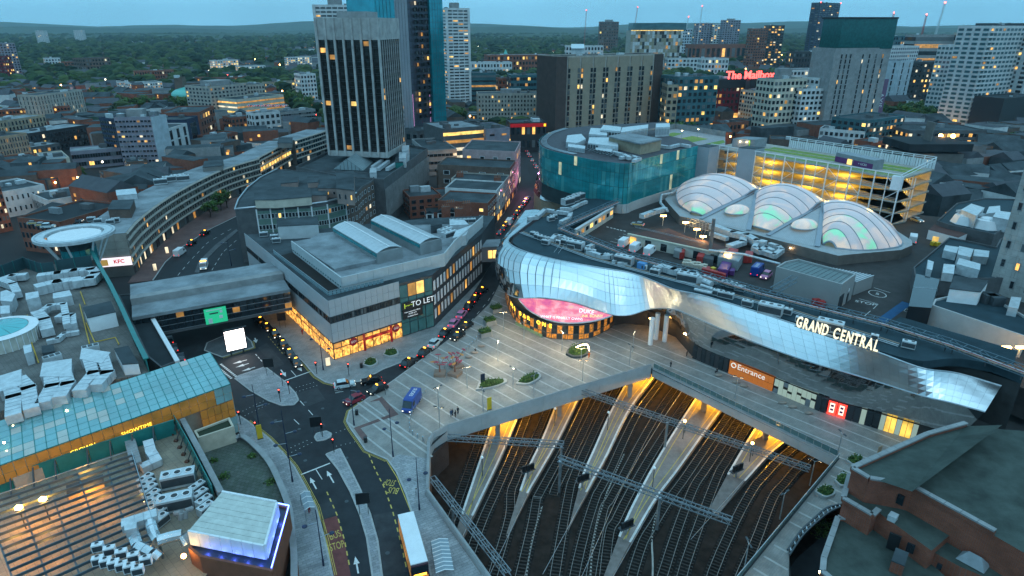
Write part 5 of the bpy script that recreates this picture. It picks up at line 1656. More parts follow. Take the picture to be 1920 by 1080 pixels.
for k in range(5):
 p=V3(T_A).lerp(V3(T_L),(k+.5)/8)+V3((-1.1,-.9))
 lamp('shop_lamp',(p.x,p.y,3.2),30,(1,.6,.2),.4)
tg=mat('pale_green_glass',(.06,.16,.16),.12,.1,var=.25,scale=.3)
cB,cC=V3(T_B),V3(T_C)
for r in range(4):
 for c in range(4):
  q0,q1=cB.lerp(cC,(c+.05)/4),cB.lerp(cC,(c+.95)/4)
  z0=.4+r*3.5
  kid(MB().beam((q0.x,q0.y-.2,z0+1.7),(q1.x,q1.y-.2,z0+1.7),.12,3.3),'corner_pane',lyel if(r,c)==(3,2)else(lit_dim if(r,c)==(3,1)else tg),store2)
ban=item('letting_banner','black banner reading TO LET on the glazed store corner','banner',(cB.x,cB.y,5))
db=(cC-cB).normalized()
nb_=V3((db.y,-db.x))
q0,q1=cB.lerp(cC,.02)+nb_*.55,cB.lerp(cC,1.0)+nb_*.55
kid(MB().beam((*q0,8.6),(*q1,8.6),.15,2.2),'banner_sheet',black,ban)
q1b=cB.lerp(cC,.62)+nb_*.55
kid(MB().beam((*q0,6.2),(*q1b,6.2),.15,2.4),'banner_sheet',black,ban)
wl_=mat('banner_white',(.85,.85,.85),.5,emit=(1,1,1),estr=.35,var=0)
for s,f,z,sz,m_ in(('TO LET',.64,8.6,2.1,wl_),('1',.09,8.6,1.9,mat('banner_lime',(.6,.75,.05),.5,emit=(.7,.85,.05),estr=.4,var=0)),('Georges Yard',.22,8.7,.42,MATS['banner_lime']if 'banner_lime' in MATS else wl_),('New restaurant offices',.31,6.9,.5,wl_),('30,000 sq ft',.31,6.3,.5,wl_),('Available Now',.31,5.6,.5,wl_)):
 o=txt(s,sz,m_,'banner_text',ban,depth=.02)
 o.matrix_parent_inverse=Matrix.Translation(-V3(ban.location))
 p=cB.lerp(cC,f)+nb_*.66
 orient(o,(*p,z),(*db,0),(0,0,1))
wall_w=mat('white_blind',(.62,.63,.64),.5,var=.1)
facade(store2,T_C,T_D,1.6,13.6,3,17,.78,.82,clad_dark,glass=wall_w,lit_p=.1,lits=(lit_dim,lit_warm),each=True,name='blind_window')
up=[(-40.5,144.2),(-61.2,172.4),(-68.4,181.7),(-73.2,195.9)]
P1=[(-38.3,145.8),(-17.6,162.9),(-15.6,174.5),(-8.7,199.4)]
mb=MB()
par_m=mat('pale_parapet',(.44,.47,.48),.7,var=.1,scale=.4)
upper=item('roof_storey','set-back pale upper storey with vaulted rooflights on the corner store','roof storey',(*up[0],15))
pts_u=[(-40.8,145.2)]+[(-17.6,162.9),(-15.6,174.5),(-8.7,199.4)]+[(-30.3,197.3)]+[(-58.3,188.5),(-61.8,173.7)]
kid(MB().prism(pts_u,14.9,16.2),'wall',par_m,upper)
kid(MB().sheet(pts_u,16.25),'roof',lfelt,upper)
pu=pts_u
for i in(0,1,2,6):
 a_,b_=V3(pu[i]),V3(pu[(i+1)%7])
 n=max(1,int((b_-a_).length/4))
 for k in range(n):
  q0,q1=a_.lerp(b_,k/n),a_.lerp(b_,(k+.985)/n)
  kid(MB().beam((*q0,17.4),(*q1,17.4),.35,2.4),'parapet_panel',par_m,upper)
facade(upper,pu[6],pu[0],15.1,17.9,1,22,.7,.7,frame_white,glass=teal,each=True,lit_p=0)
lowr=[(-45.1,154.8),(-62.5,177.2),(-52.9,184.9),(-35.2,161.9)]
kid(MB().prism(lowr,16.2,17.2),'flat_roof',lfelt,upper)
def vault(label,A_,B_,C_,D_,z0,z1):
 t=item('rooflight',label,'rooflight',(*A_,z0))
 A_,B_,C_,D_=(V3((*p,0))for p in(A_,B_,C_,D_))
 Z=V3((0,0,1))
 nseg=14
 for i in range(nseg):
  for s in range(4):
   def pt(u,v):
    p=A_.lerp(B_,u).lerp(D_.lerp(C_,u),v)
    return p+Z*(z1+1.0*math.sin(PI*v))
   a,b,c,d=pt(i/nseg,s/4),pt((i+.96)/nseg,s/4),pt((i+.96)/nseg,(s+1)/4),pt(i/nseg,(s+1)/4)
   kid(MB().add([a,b,c,d],[[0,1,2,3]]),'roof_sheet',mat('rooflight_sheet',(.50,.53,.55),.4,.3,var=.1),t)
 for P_,Q_ in((A_,B_),(B_,C_),(C_,D_),(D_,A_)):
  kid(MB().prism([(P_.x,P_.y),(Q_.x,Q_.y),(Q_.x*.99+.01*(A_.x+C_.x)/2,Q_.y*.99+.01*(A_.y+C_.y)/2),(P_.x*.99+.01*(A_.x+C_.x)/2,P_.y*.99+.01*(A_.y+C_.y)/2)],z0,z1+.02),'wall',par_m,t)
 kid(MB().prism([(A_.x,A_.y),(B_.x,B_.y),(C_.x,C_.y),(D_.x,D_.y)],z0,z1),'core',par_m,t)
 n=10
 for i in range(n):
  q0,q1=A_.lerp(B_,(i+.05)/n),A_.lerp(B_,(i+.95)/n)
  dd=(B_-A_).normalized()
  o=V3((dd.y,-dd.x,0))*.1
  if o.dot(D_-A_)>0:o=-o
  kid(MB().beam(q0+o+Z*(z1-.7),q1+o+Z*(z1-.7),.08,.9),'clerestory_pane',teal,t)
 kid(MB().beam(A_.lerp(D_,.5)+Z*(z1+1.08),B_.lerp(C_,.5)+Z*(z1+1.08),.35,.15),'ridge_rail',white,t)
vault('vaulted rooflight of the corner store nearer the dark terrace',*[(-52.9,184.7),(-35.1,160.8)],*[(-29.2,165.9)],*[(-46.9,189.9)],16.2,19.3)
vault('vaulted rooflight of the corner store nearer the cooling units',*[(-42.8,191.4),(-24.6,167.8)],*[(-19.2,172.6),(-37.3,196)],16.2,19.6)
kid(MB().prism([(-64.9,171.2),(-61.9,174.2),(-41.9,147.3),(-35.9,150.6),(-34.7,148.8),(-43.5,142.8)],14.92,15.05),'dark_terrace',mat('dark_terrace',(.028,.026,.025),.9,var=.3),store2)
rl=item('terrace_railing','grey balustrade round the dark roof terrace','railing',(*(-67.7,174.1),15))
rp=[(-66.7,172),(-43.2,141.4),(-31.6,150)]
for i in range(2):
 a_,b_=V3(rp[i]),V3(rp[i+1])
 for z in(15.9,16.5):
  kid(MB().beam((*a_,z),(*b_,z),.08),'rail',steel,rl)
 n=int((b_-a_).length/1.0)
 for k in range(n):
  q0,q1=a_.lerp(b_,(k+.08)/n),a_.lerp(b_,(k+.92)/n)
  kid(MB().beam((*q0,15.85),(*q1,15.85),.04,1.0),'infill_panel',mat('rail_glass',(.2,.3,.33),.2,var=.1),rl)
rbox('pale lift house with sloping roof at the back of the corner store',[(-69.9,186.3),(-58.3,188.6),(-60.9,196.9),(-72.5,193.9)],14.9,19.0,par_m)
for k,p in enum([(-75.5,189.1),(-71.3,186.4),(-69.6,183)]):
 place(UNIT,(*p,15.0),.3,('roof unit beside the white gravel on the corner store','roof unit at the rusty mast on the corner store','low roof unit beside the parapet wall of the corner store')[k],GR)
rbox('dark chiller rack behind the second rooflight',[(-24,187.9),(-20.8,189.8),(-21.5,196.7),(-24.8,195.6)],15,18.5,dsteel)
rbox('grey duct house at the street end of the corner store',[(-16.5,178),(-12.9,180.6),(-11.9,190.5),(-16.1,185)],15,18.0,duct)
rbox('sloping white duct box behind the cooling units',[(-18.6,192.2),(-12.9,193.2),(-14.6,198.1),(-19.1,198.1)],15,17.5,duct)
for k in range(6):
 p=V3((-18.1,198.8,17)).lerp(V3((-12.2,199.8,17)),k/5)
 place(UNIT,(p.x,p.y,16.2),.2,ORD[k]+' cooling unit of the white row on the corner store','cooling units on the corner store')
for k,p in enum([(-19.8,189.1),(-18.4,186)]):
 place(UNIT_L,(*p,15.3),.9,('green topped fan box in front of the chiller rack','second green topped fan box in front of the chiller rack')[k],GR)
 # ------------------------------------------------------------------ glazed link bridge over the road
LBb=[(-85.5,139.8),(-57.4,155.4)]
lb=item('link_bridge','covered bridge with dark glass sides spanning the road','bridge',(*LBb[0],6))
a,b=V3(LBb[0]),V3(LBb[1])
a=a-(b-a).normalized()*4
d=(b-a).normalized()
inn2=V3((-d.y,d.x))
if inn2.y<0:inn2=-inn2
W_=19
kid(MB().prism([a,b,b+inn2*W_,a+inn2*W_],5.4,6.2),'deck',dconc,lb)
kid(MB().prism([a+inn2*.4,b+inn2*.4,b+inn2*W_,a+inn2*W_],6.2,10.6),'interior_wall',mat('bridge_interior',(.03,.028,.026),.6),lb)
ng=20
for r in range(3):
 for c in range(ng):
  q0,q1=a.lerp(b,(c+.04)/ng),a.lerp(b,(c+.96)/ng)
  z0=6.2+r*1.5
  kid(MB().beam((*q0,z0+.75),(*q1,z0+.75),.1,1.38),'glass_pane',dglass if(r*7+c)%19 else lit_dim,lb)
for r in range(4):
 kid(MB().beam((*(a-inn2*.05),6.2+r*1.5),(*(b-inn2*.05),6.2+r*1.5),.14,.1),'transom',steel,lb)
kid(MB().prism([a-inn2*.5,b-inn2*.5,b+inn2*7.5,a+inn2*7.5],10.7,11.5),'lower_roof',lfelt,lb)
kid(MB().prism([a+inn2*7.5,b+inn2*7.5,b+inn2*10,a+inn2*10],10.7,13.2),'step_wall',concrete,lb)
kid(MB().prism([a+inn2*10,b+inn2*10,b+inn2*W_,a+inn2*W_],10.7,13.0),'upper_roof',lfelt,lb)
adp=item('green_hoarding','green advertisement panel hung on the glass link bridge','advertisement',(*(-74.9,145.7),6))
f0,f1=.42,.56
q0,q1=a.lerp(b,f0)-inn2*.5,a.lerp(b,f1)-inn2*.5
grn=mat('ad_green',(.02,.32,.16),.5,emit=(.03,.7,.34),estr=.55,var=0)
kid(MB().beam((*q0,8.1),(*q1,8.1),.2,4.0),'panel',grn,adp)
for f,z,w_,h_,m_ in((.22,6.9,.9,1.3,white),(.72,7.6,.8,.8,white),(.76,9.0,.6,.6,white),(.45,9.7,3.6,.25,white),(.42,8.8,2.0,.35,MATS['dark_steel'])):
 p=q0.lerp(q1,f)-inn2*.13
 kid(MB().obox((p.x,p.y),d,w_,.05,z-h_/2,z+h_/2),'printed_figure',m_,adp)
ws=item('led_billboard','blazing white lit billboard on the traffic island by the bridge','billboard',(*(-67.9,141.9),.12))
wsm=mat('billboard_white',(1,1,1),emit=(1.0,.88,.82),estr=9.0,var=0)
b0,b1=V3((-69,139.4)),V3((-65,141.9))
db2=(b1-b0).normalized()
kid(MB().beam((*b0,4.1),(*b1,4.1),.35,5.4),'casing',dframe,ws)
nb2=V3((db2.y,-db2.x))
if nb2.y>0:nb2=-nb2
kid(MB().beam((*(b0.lerp(b1,.03)+nb2*.2),4.1),(*(b0.lerp(b1,.97)+nb2*.2),4.1),.05,5.1),'display',wsm,ws)
for f in(.2,.8):
 p=b0.lerp(b1,f)
 kid(MB().beam((*p,.1),(*p,1.4),.3),'leg',dframe,ws)
kid(MB().beam((*(b0+nb2*0),7.0),(*(b1+db2*.6),7.0),.5,.2),'top_hood',dframe,ws)
# ------------------------------------------------------------------ shopping mall roofs
tile_roof=bmat('roof_pavers',(.17,.16,.15),(.145,.14,.13),(.08,.08,.08),1.0,.8,.8,.02,rot=.75,bump=.1)
tile_pale=bmat('terrace_pavers',(.29,.24,.18),(.25,.21,.165),(.14,.12,.10),1.0,1.0,1.0,.02,rot=.75,bump=.1)
ZM=13.0
mall=item('shopping_mall','flat mall roof of grey pavers crowded with silver ducts','building',(*(-119,173.3),0))
MALL=[(-133.8,157.1),(-135,169.8),(-126.8,169.8),(-119,173.3),(-98,147.3),(-78.9,120.9),(-69.5,108.7),(-76.4,105.6),(-89,95),(-98.8,97),(-135.8,142.8)]
kid(MB().prism(MALL,0,ZM),'roof',tile_roof,mall)
green_m=mat('teal_fence',(.01,.17,.16),.45,.1,var=.2,scale=.5)
gw=item('teal_fence','teal metal screen wall along the mall roof edge','fence',(*(-119.4,174.2),13))
gp=[(-118.6,172.9),(-98.5,147.3),(-87.9,133.3),(-76.6,118.1),(-69.7,109.1)]
for i in range(4):
 a_,b_=V3(gp[i]),V3(gp[i+1])
 n=max(1,int((b_-a_).length/3))
 for k in range(n):
  q0,q1=a_.lerp(b_,k/n),a_.lerp(b_,(k+.98)/n)
  kid(MB().beam((*q0,14.4),(*q1,14.4),.12,2.8),'screen_panel',green_m,gw)
  kid(MB().beam((*q0,13),(*q0,15.8),.18),'post',dsteel,gw)
 kid(MB().beam((*a_,15.9),(*b_,15.9),.9,.2),'coping',green_m,gw)
bs_=item('louvred_screen','dark slanted screen wall at the street end of the mall roof','fence',(*(-136,160.2),13))
gp=[(-135.4,157.1),(-133.5,166.5),(-125.4,161.7),(-122.8,162.9),(-123.1,164.1),(-115.8,168.2)]
for i in range(5):
 if i==3:continue
 a_,b_=V3(gp[i]),V3(gp[i+1])
 n=max(1,int((b_-a_).length/3))
 for k in range(n):
  q0,q1=a_.lerp(b_,k/n),a_.lerp(b_,(k+.97)/n)
  kid(MB().beam((*q0,14.6),(*q1,14.6),.1,3.2),'screen_panel',mat('dark_teal',(.02,.06,.07),.5),bs_)
  kid(MB().beam((*q0,13),(*q0,16.3),.16),'post',green_m,bs_)
def RP(pts,z):return[(*p,z)for p in pts]
drun(RP([(-121.2,155.3),(-117.9,156.8),(-114.8,158.7),(-110.8,159.8),(-107.9,156.8),(-107,153.1),(-109.8,151.7)],14.6),2.6,1.8,'large U-shaped silver duct on the mall roof by the teal screen')
drun(RP([(-117,148.5),(-114.4,151.2),(-110.6,152.7)],14.2),3.2,2.2,'broad seamed silver duct beside the U-shaped one')
drun(RP([(-107,132.9),(-103,129.1),(-99.2,124.4)],14.2),2.4,1.8,'stepped white duct body near the round rooflight')
drun(RP([(-106.3,133.2),(-106.6,136.4),(-103.8,137.3),(-99.3,131),(-96.3,126.6)],14.6),1.4,1.2,'arched white duct bridging the middle of the mall roof')
drun(RP([(-101.1,131.7),(-98.9,131.7),(-96,127.4)],14.0),2.2,1.6,'boxy white duct end in the middle of the mall roof')
drun(RP([(-96.7,120.7),(-95.3,121.6),(-95.6,124.1),(-93.3,125.1)],13.6),1.0,.9,'low zigzag silver duct across the mall roof')
drun(RP([(-130.7,153.4),(-129.6,156.3),(-126.9,157.1)],14.2),2.0,1.5,'silver duct along the dark slanted screen')
drun(RP([(-129.7,152.9),(-124.8,150),(-119.9,144.6)],14.4),1.8,1.6,'slatted duct bending beside the silver cabinets')
rbox('tall pale cabinet standing alone on the mall roof',[(-110.7,135.4),(-108.8,136.9),(-111.3,140.3),(-113.4,139.1)],13,16.8,duct,'plant_cabinet','cabinet')
rbox('slotted grey air handler beside the broad duct',[(-107.6,139.5),(-104.4,141.4),(-107,144.6),(-109.7,142.7)],13,15.3,duct,'plant_cabinet','cabinet')
rbox('large white flat-topped plant room beside the teal screen',[(-91.3,126.4),(-87.1,129.6),(-91.5,135.4),(-95.6,131.9)],13,16.4,white)
rbox('white hatch house at the end of the teal screen',[(-73.6,107.8),(-70.9,108.3),(-76.6,115.3),(-78.7,114)],13,15.3,white)
rbox('silver cabinet group at the edge of the mall roof',[(-118.6,137.7),(-115.5,137.1),(-117.9,141.5),(-121.8,144.1),(-122.3,142.8)],13,15.6,duct,'plant_cabinet','cabinet')
rbox('second silver cabinet group on the mall roof edge',[(-113.8,131),(-112.2,131.6),(-115.1,135.6),(-117,135.3)],13,15.2,duct,'plant_cabinet','cabinet')
rbox('slim pale cabinet with a small mast on the mall roof',[(-94.8,111.6),(-94,112.5),(-96.3,115.6),(-97.4,114.9)],13,15.5,duct,'plant_cabinet','cabinet')
rbox('dark square hatch beside the zigzag duct',[(-94.1,115),(-92.2,115.9),(-94.3,118.7),(-96.4,118.2)],13,13.8,dsteel,'roof_hatch','hatch')
for k,(pts,lab)in enum((([(-86.8,116.2),(-84.4,118)],'row of fan slots beside the thin roof mast'),([(-91.7,111.8),(-89.6,114)],'row of fan slots beside the dark square hatch'))):
 a_,b_=V3(pts[0]),V3(pts[1])
 t=item('fan_bank',lab,'fan unit',(*a_,13))
 d_=(b_-a_).normalized()
 c_=(a_+b_)/2
 L_=(b_-a_).length
 kid(MB().obox(c_,d_,L_,1.5,13,14.6),'casing',duct,t)
 for i in range(3):
  p=a_.lerp(b_,(i+.5)/3)
  kid(MB().obox(p,d_,L_/3.8,1.0,14.6,14.66),'fan_slot',black,t)
rc=V3((-107.1,121.7,16))
rt=item('round_rooflight','round teal glazed rooflight on a pale drum','rooflight',(rc.x,rc.y,13))
MB().cyl(0,0,0,3.0,6.6,n=36).build('drum',mat('pale_drum',(.5,.48,.42),.6),rt)
for k in range(36):
 MB().beam((6.7*math.cos(k*PI/18),6.7*math.sin(k*PI/18),0),(6.7*math.cos(k*PI/18),6.7*math.sin(k*PI/18),3.0),.12).build('rib',white,rt)
ring=MB()
ring.add([(r_*math.cos(k*PI/24),r_*math.sin(k*PI/24),3.06+(.25 if r_<6 else 0))for r_ in(6.9,5.2)for k in range(48)],[[k,(k+1)%48,48+(k+1)%48,48+k]for k in range(48)])
ring.build('rim',white,rt)
for k in range(12):
 MB().add([(0,0,4.0),(5.2*math.cos(k*PI/6),5.2*math.sin(k*PI/6),3.3),(5.2*math.cos((k+.96)*PI/6),5.2*math.sin((k+.96)*PI/6),3.3)],[[0,1,2]]).build('glass_pane',teal2,rt)
yp=mat('yellow_pipe',(.55,.33,.03),.5)
for pts,lab in(([(-111.1,134.9),(-100,120.3),(-97.6,117.5),(-93.2,112.3)],'yellow pipe running past the round rooflight'),([(-107.5,148.9),(-101.6,141.1)],'short yellow pipe beside the slotted air handler'),([(-102.9,141.1),(-88.1,120.5)],'long yellow line beside the white plant room'),([(-95,130.7),(-87.4,121.2),(-84.3,123.4),(-81.8,120.3)],'angled yellow line below the white plant room')):
 tag(MB().tube([(*p,13.3)for p in pts],.12,6).build('gas_pipe',yp),lab,'pipe','yellow pipes')
for k,pts in enum(([(-83.1,91.8),(-87,97.3),(-91.5,102.5)],[(-81.5,93.8),(-86.4,100.2),(-90.1,103.3)],[(-80.7,95.8),(-82.6,100.9),(-86.6,106.5)],[(-79,97.6),(-80.3,101.7),(-84.7,107.3)],[(-76.8,99.8),(-77.9,105.7),(-81.8,110.8)],[(-75,101.7),(-75.5,105.7),(-79.8,111.6)])):
 drun([(p[0],p[1],14.2)for p in pts],2.3,1.6,ORD[k]+' pale angular duct of the row running to the glass arcade')
for k,pts in enum(([(-83.5,110.6),(-78.3,108.9),(-79.2,113.3),(-85.9,115.1)],[(-86.7,103.9),(-81,103.9),(-85.2,110.6),(-89.6,108.9)],[(-90.4,98.6),(-88.1,100.9),(-92,106.4),(-94.3,103.9)])):
 rbox(ORD[k]+' broad low air handler feeding the angular ducts',pts,13,14.9,duct,'plant_cabinet','cabinet')
 # ------------------------------------------------------------------ glazed arcade
ag=mat('arcade_glass',(.10,.33,.36),.06,.25,var=.2,scale=.2,spec=.9,emit=(.35,.42,.40),estr=.10)
ag2=mat('arcade_glass_warm',(.18,.33,.34),.08,.2,var=.2,scale=.2,emit=(.75,.70,.55),estr=.16)
agw=lit('arcade_front_glow',(.95,.40,.07),.08,.7,.35)
arc=item('glass_arcade','long glass roofed arcade with small lit lamps, ending at the road','arcade',(*(-53.8,107.7),0))
ar_t=[V3((-86.8,90.4,13.6)),V3((-60.9,116.1,13.6))]
ar_b=[V3((-81.1,81.9,11.2)),V3((-53.8,107.7,11.2))]
NA,NW=24,7
for i in range(NA):
 for j in range(NW):
  def P_(u,v):return ar_b[0].lerp(ar_b[1],u).lerp(ar_t[0].lerp(ar_t[1],u),v)
  a_,b_,c_,d_=P_((i+.03)/NA,(j+.03)/NW),P_((i+.97)/NA,(j+.03)/NW),P_((i+.97)/NA,(j+.97)/NW),P_((i+.03)/NA,(j+.97)/NW)
  vs=[a_,b_,c_,d_]
  kid(MB().add(vs+[v-V3((0,0,.05))for v in vs],[[0,1,2,3],[7,6,5,4],[0,4,5,1],[1,5,6,2],[2,6,7,3],[3,7,4,0]]),'roof_pane',ag2 if(i<11 and WR.random()<.3)or WR.random()<.06 else ag,arc)
for i in range(NA+1):
 p,r_=ar_b[0].lerp(ar_b[1],i/NA),ar_t[0].lerp(ar_t[1],i/NA)
 kid(MB().beam(p+V3((0,0,-.06)),r_+V3((0,0,-.06)),.12,.2),'rafter',green_m,arc)
for j in range(NW+1):
 p,r_=ar_b[0].lerp(ar_t[0],j/NW),ar_b[1].lerp(ar_t[1],j/NW)
 kid(MB().beam(p+V3((0,0,-.08)),r_+V3((0,0,-.08)),.1,.14),'purlin',green_m,arc)
for i in range(NA):
 p,r_=ar_b[0].lerp(ar_b[1],(i+.03)/NA),ar_b[0].lerp(ar_b[1],(i+.97)/NA)
 for z0,z1 in((7.8,9.4),(9.4,11.0)):
  kid(MB().beam((p.x,p.y,(z0+z1)/2),(r_.x,r_.y,(z0+z1)/2),.08,z1-z0-.08),'wall_pane',agw if i<22 else ag,arc)
e0,e1=ar_b[1],V3((-53.7,108.1,11.2))
endp=[V3((ar_b[1].x,ar_b[1].y,0)),V3((ar_t[1].x,ar_t[1].y,0))]
for i in range(6):
 for r in range(6):
  p,r_=endp[0].lerp(endp[1],(i+.04)/6),endp[0].lerp(endp[1],(i+.96)/6)
  z0=.3+r*1.8
  kid(MB().beam((p.x,p.y,z0+.9),(r_.x,r_.y,z0+.9),.1,1.7),'end_pane',ag if(r+i)%4 else agw,arc)
fw=[ar_b[0].lerp(ar_b[1],20/NA),ar_b[1]]
for i in range(5):
 for r in range(4):
  p,r_=fw[0].lerp(fw[1],(i+.04)/5),fw[0].lerp(fw[1],(i+.96)/5)
  kid(MB().beam((p.x,p.y,.3+r*1.85+.9),(r_.x,r_.y,.3+r*1.85+.9),.1,1.75),'wall_pane',ag if r<2 else agw,arc)
kid(MB().prism([(ar_b[0].x+2,ar_b[0].y+1.5),(ar_b[1].x-1.2,ar_b[1].y+1.0),(ar_t[1].x-1,ar_t[1].y-1),(ar_t[0].x,ar_t[0].y)],0,8.2),'floor_block',mat('mall_floor',(.4,.33,.26),.5),arc)
for k,p in enum([(-82.4,94.8),(-81,95.8),(-74.6,101),(-75.6,99.8),(-69.5,105.6),(-77.1,95.7),(-83.1,91),(-81.3,86.4)]):
 kid(MB().ball((p[0],p[1],12.95),.18,.18,.18),'roof_lamp',lamp_warm,arc)
for k in range(6):
 p=ar_b[0].lerp(ar_b[1],(k+.5)/6).lerp(ar_t[0].lerp(ar_t[1],(k+.5)/6),.4)
 lamp('arcade_lamp',(p.x,p.y,10.6),50,(1,.62,.28),.3)
for s,f in(('SHOWTIME',.55),('CROWN',.33)):
 o=txt(s,.95,MATS['sign_yellow'],'frieze_lettering',arc,depth=.03)
 o.matrix_parent_inverse=Matrix.Translation(-V3(arc.location))
 p=ar_b[0].lerp(ar_b[1],f)
 dd=(ar_b[1]-ar_b[0]).normalized()
 orient(o,(p.x+dd.y*.3,p.y-dd.x*.3,9.0),dd,(0,0,1))
 # ------------------------------------------------------------------ plant deck in the near corner, terrace, blue lit box
ZD=6.0
DECK=[(-87.2,86.9),(-68.7,99.1),(-63.2,102.6),(-55.4,92.7),(-45.4,80.6),(-45.3,74.9),(-40.9,69),(-41.4,63.4),(-70.1,61.7)]
deckb=bldg('plant_deck','open plant deck of pale pavers behind the teal screen','building',DECK,0,ZD,dconc,tile_pale,0)
gs=item('teal_fence','teal screen with slanted props below the glass arcade','fence',(*(-84.7,87.4),6))
gp=[(-82.7,83),(-75.5,88.4),(-72.1,91.5),(-61.4,99.6)]
for i in range(3):
 a_,b_=V3(gp[i])+V3((.7,-.9)),V3(gp[i+1])+V3((.7,-.9))
 n=max(1,round((b_-a_).length/3.2))
 for k in range(n):
  q0,q1=a_.lerp(b_,k/n),a_.lerp(b_,(k+.97)/n)
  kid(MB().beam((*q0,7.4),(*q1,7.4),.1,3.2),'screen_panel',green_m,gs)
  kid(MB().beam((q0.x,q0.y-.2,8.8),(q0.x+.4,q0.y-1.6,6.0),.2),'prop',dsteel,gs)
 kid(MB().beam((*a_,9.05),(*b_,9.05),.3,.15),'coping',green_m,gs)
gs2=item('teal_fence','teal screen between the plant deck and the weedy terrace','fence',(*(-64.3,104.1),6))
gp=[(-63.4,102.6),(-55.4,92.7),(-46.2,80.8)]
for i in range(2):
 a_,b_=V3(gp[i]),V3(gp[i+1])
 n=max(1,round((b_-a_).length/2.4))
 for k in range(n):
  q0,q1=a_.lerp(b_,k/n),a_.lerp(b_,(k+.97)/n)
  kid(MB().beam((*q0,7.6),(*q1,7.6),.12,3.0),'screen_panel',green_m,gs2)
  kid(MB().beam((q0.x-1.2,q0.y-.2,6.0),(q0.x,q0.y,8.6),.16),'prop',dsteel,gs2)
  kid(MB().box(q0.x-1.5,q0.y-.5,6.0,q0.x-.9,q0.y+.1,6.35),'prop_base',mat('rust_base',(.12,.06,.045),.8),gs2)
gw3=item('terrace_wall','pale concrete wall beside the teal screen of the terrace','wall',(*(-61.4,102.1),4))
wp=[(-60.1,100.3),(-52.4,90.4),(-44.7,80.3)]
for i in range(2):
 a_,b_=V3(wp[i]),V3(wp[i+1])
 kid(MB().beam((*a_,6.2),(*b_,6.2),.9,4.2),'wall_length',concrete,gw3)
weedy=bmat('weedy_pavers',(.10,.11,.10),(.07,.085,.07),(.04,.06,.035),1.0,.7,.7,.03,rot=.3,bump=.2)
TER=[(-55.5,95.8),(-50.6,98.9),(-50.2,101.2),(-46.9,98.4),(-42.4,93.2),(-39,87.7),(-36.5,83),(-37.2,80.9),(-46.3,83.7)]
ter=bldg('terrace','weedy paved terrace behind the curved street wall','terrace',TER,0,3.9,dconc,weedy,0)
plb=bldg('planter','cream walled planter box at the end of the glass arcade','planter',[(-55.3,95.6),(-50.3,99.2),(-52.3,102.1),(-57,97.8)],0,7.0,mat('cream_block',(.48,.42,.33),.7),mat('planter_soil',(.03,.04,.025),.9),.35)
cw=item('curved_wall','curved street wall with grey coping round the weedy terrace','wall',(*(-50.8,100.1),0))
cwp=[tuple(p)for p in[(-50.6,99.3),(-49.6,100),(-46.4,97.3),(-42.1,92.6),(-38.6,87.4),(-35.8,82.7),(-34.4,80),(-32.4,74.9),(-30.9,70.9),(-29.7,67.1),(-28.3,62.9)]]
cws=[(p.x,p.y)for p in spline([(*p,0)for p in cwp],40)]
for i in range(39):
 a_,b_=cws[i],cws[i+1]
 kid(MB().beam((*a_,2.3),(*b_,2.3),.4,4.7),'wall_length',mat('brick_tile_red',(.20,.08,.05),.7)if i>27 else dconc,cw)
 kid(MB().beam((*a_,4.75),(*b_,4.75),.95,.22),'coping_stone',concrete,cw)
ZW=11.0
WBp=[(-43.9,68.9),(-42.6,76.7),(-33.8,74.5),(-32.6,66.2),(-32.7,65.9),(-40.3,67.5)]
wbx=item('plant_house','white panelled plant house washed by blue light at its foot','building',(*WBp[0],6))
WBq=[WBp[0],WBp[1],WBp[2],WBp[3]]
kid(MB().prism(WBq,5.9,ZW),'wall',white,wbx)
deck_pl=mat('white_deck_plank',(.50,.52,.48),.7,var=.15,scale=.8)
for k in range(8):
 a_,b_=lerp(WBq[0],WBq[1],(k+.02)/8),lerp(WBq[3],WBq[2],(k+.02)/8)
 c_,d_=lerp(WBq[3],WBq[2],(k+.97)/8),lerp(WBq[0],WBq[1],(k+.97)/8)
 kid(MB().prism([a_,b_,c_,d_],ZW,ZW+.1+.012*(k%3)),'roof_plank',deck_pl,wbx)
for i,j,n in((3,0,7),(2,3,6),(1,2,7)):
 a_,b_=V3(WBq[i]),V3(WBq[j])
 cen=sum((V3(p)for p in WBq),V3((0,0)))/4
 o=((a_+b_)/2-cen).normalized()*.12
 for k in range(n):
  q0,q1=a_.lerp(b_,(k+.02)/n)+o,a_.lerp(b_,(k+.98)/n)+o
  kid(MB().beam((*q0,10.1),(*q1,10.1),.3,2.4),'white_panel',white,wbx)
led=mat('blue_neon',(.05,.1,1),emit=(.08,.16,1.0),estr=14,var=0)
gut=[(-41.7,66.7),(-31.3,64.2),(-32.8,76.3),(-35,76.9)]
wbd=bldg('blue_gutter_deck','dark ledge lined with blue neon around the white plant house','ledge',[(-44,68.1),(-41.7,66.5),(-31.1,64),(-32.8,76.3),(-35.1,76.9),(-42.9,76.3)],3,8.6,MATS['brick_tile_red'],mat('ledge_dark',(.02,.03,.05),.5),.3)
nl_=item('blue_neon_strip','blue neon strip along the ledge of the white plant house','light',(*gut[0],7.3))
for i in(1,2):
 a_,b_=V3((*gut[i],9.05)),V3((*gut[(i+1)%4],9.05))
 kid(MB().beam(a_.lerp(b_,.02),b_,.12),'neon_tube',led,nl_)
for k,p in enum([(-41,67.3),(-39,66.8),(-37,66.3),(-35,65.8),(-33.1,65.3),(-32,67.5),(-32.4,70.2),(-33,73.1)]):
 lamp('blue_lamp',(p[0],p[1],8.95),55,(.10,.16,1.0),.2)
pg=item('steel_pergola','dark steel slatted frame over the plant deck with amber light below','pergola',(*(-63.4,73.5),6))
zS=9.6
sl_m=mat('slat_steel',(.085,.12,.14),.45,.4,var=.15)
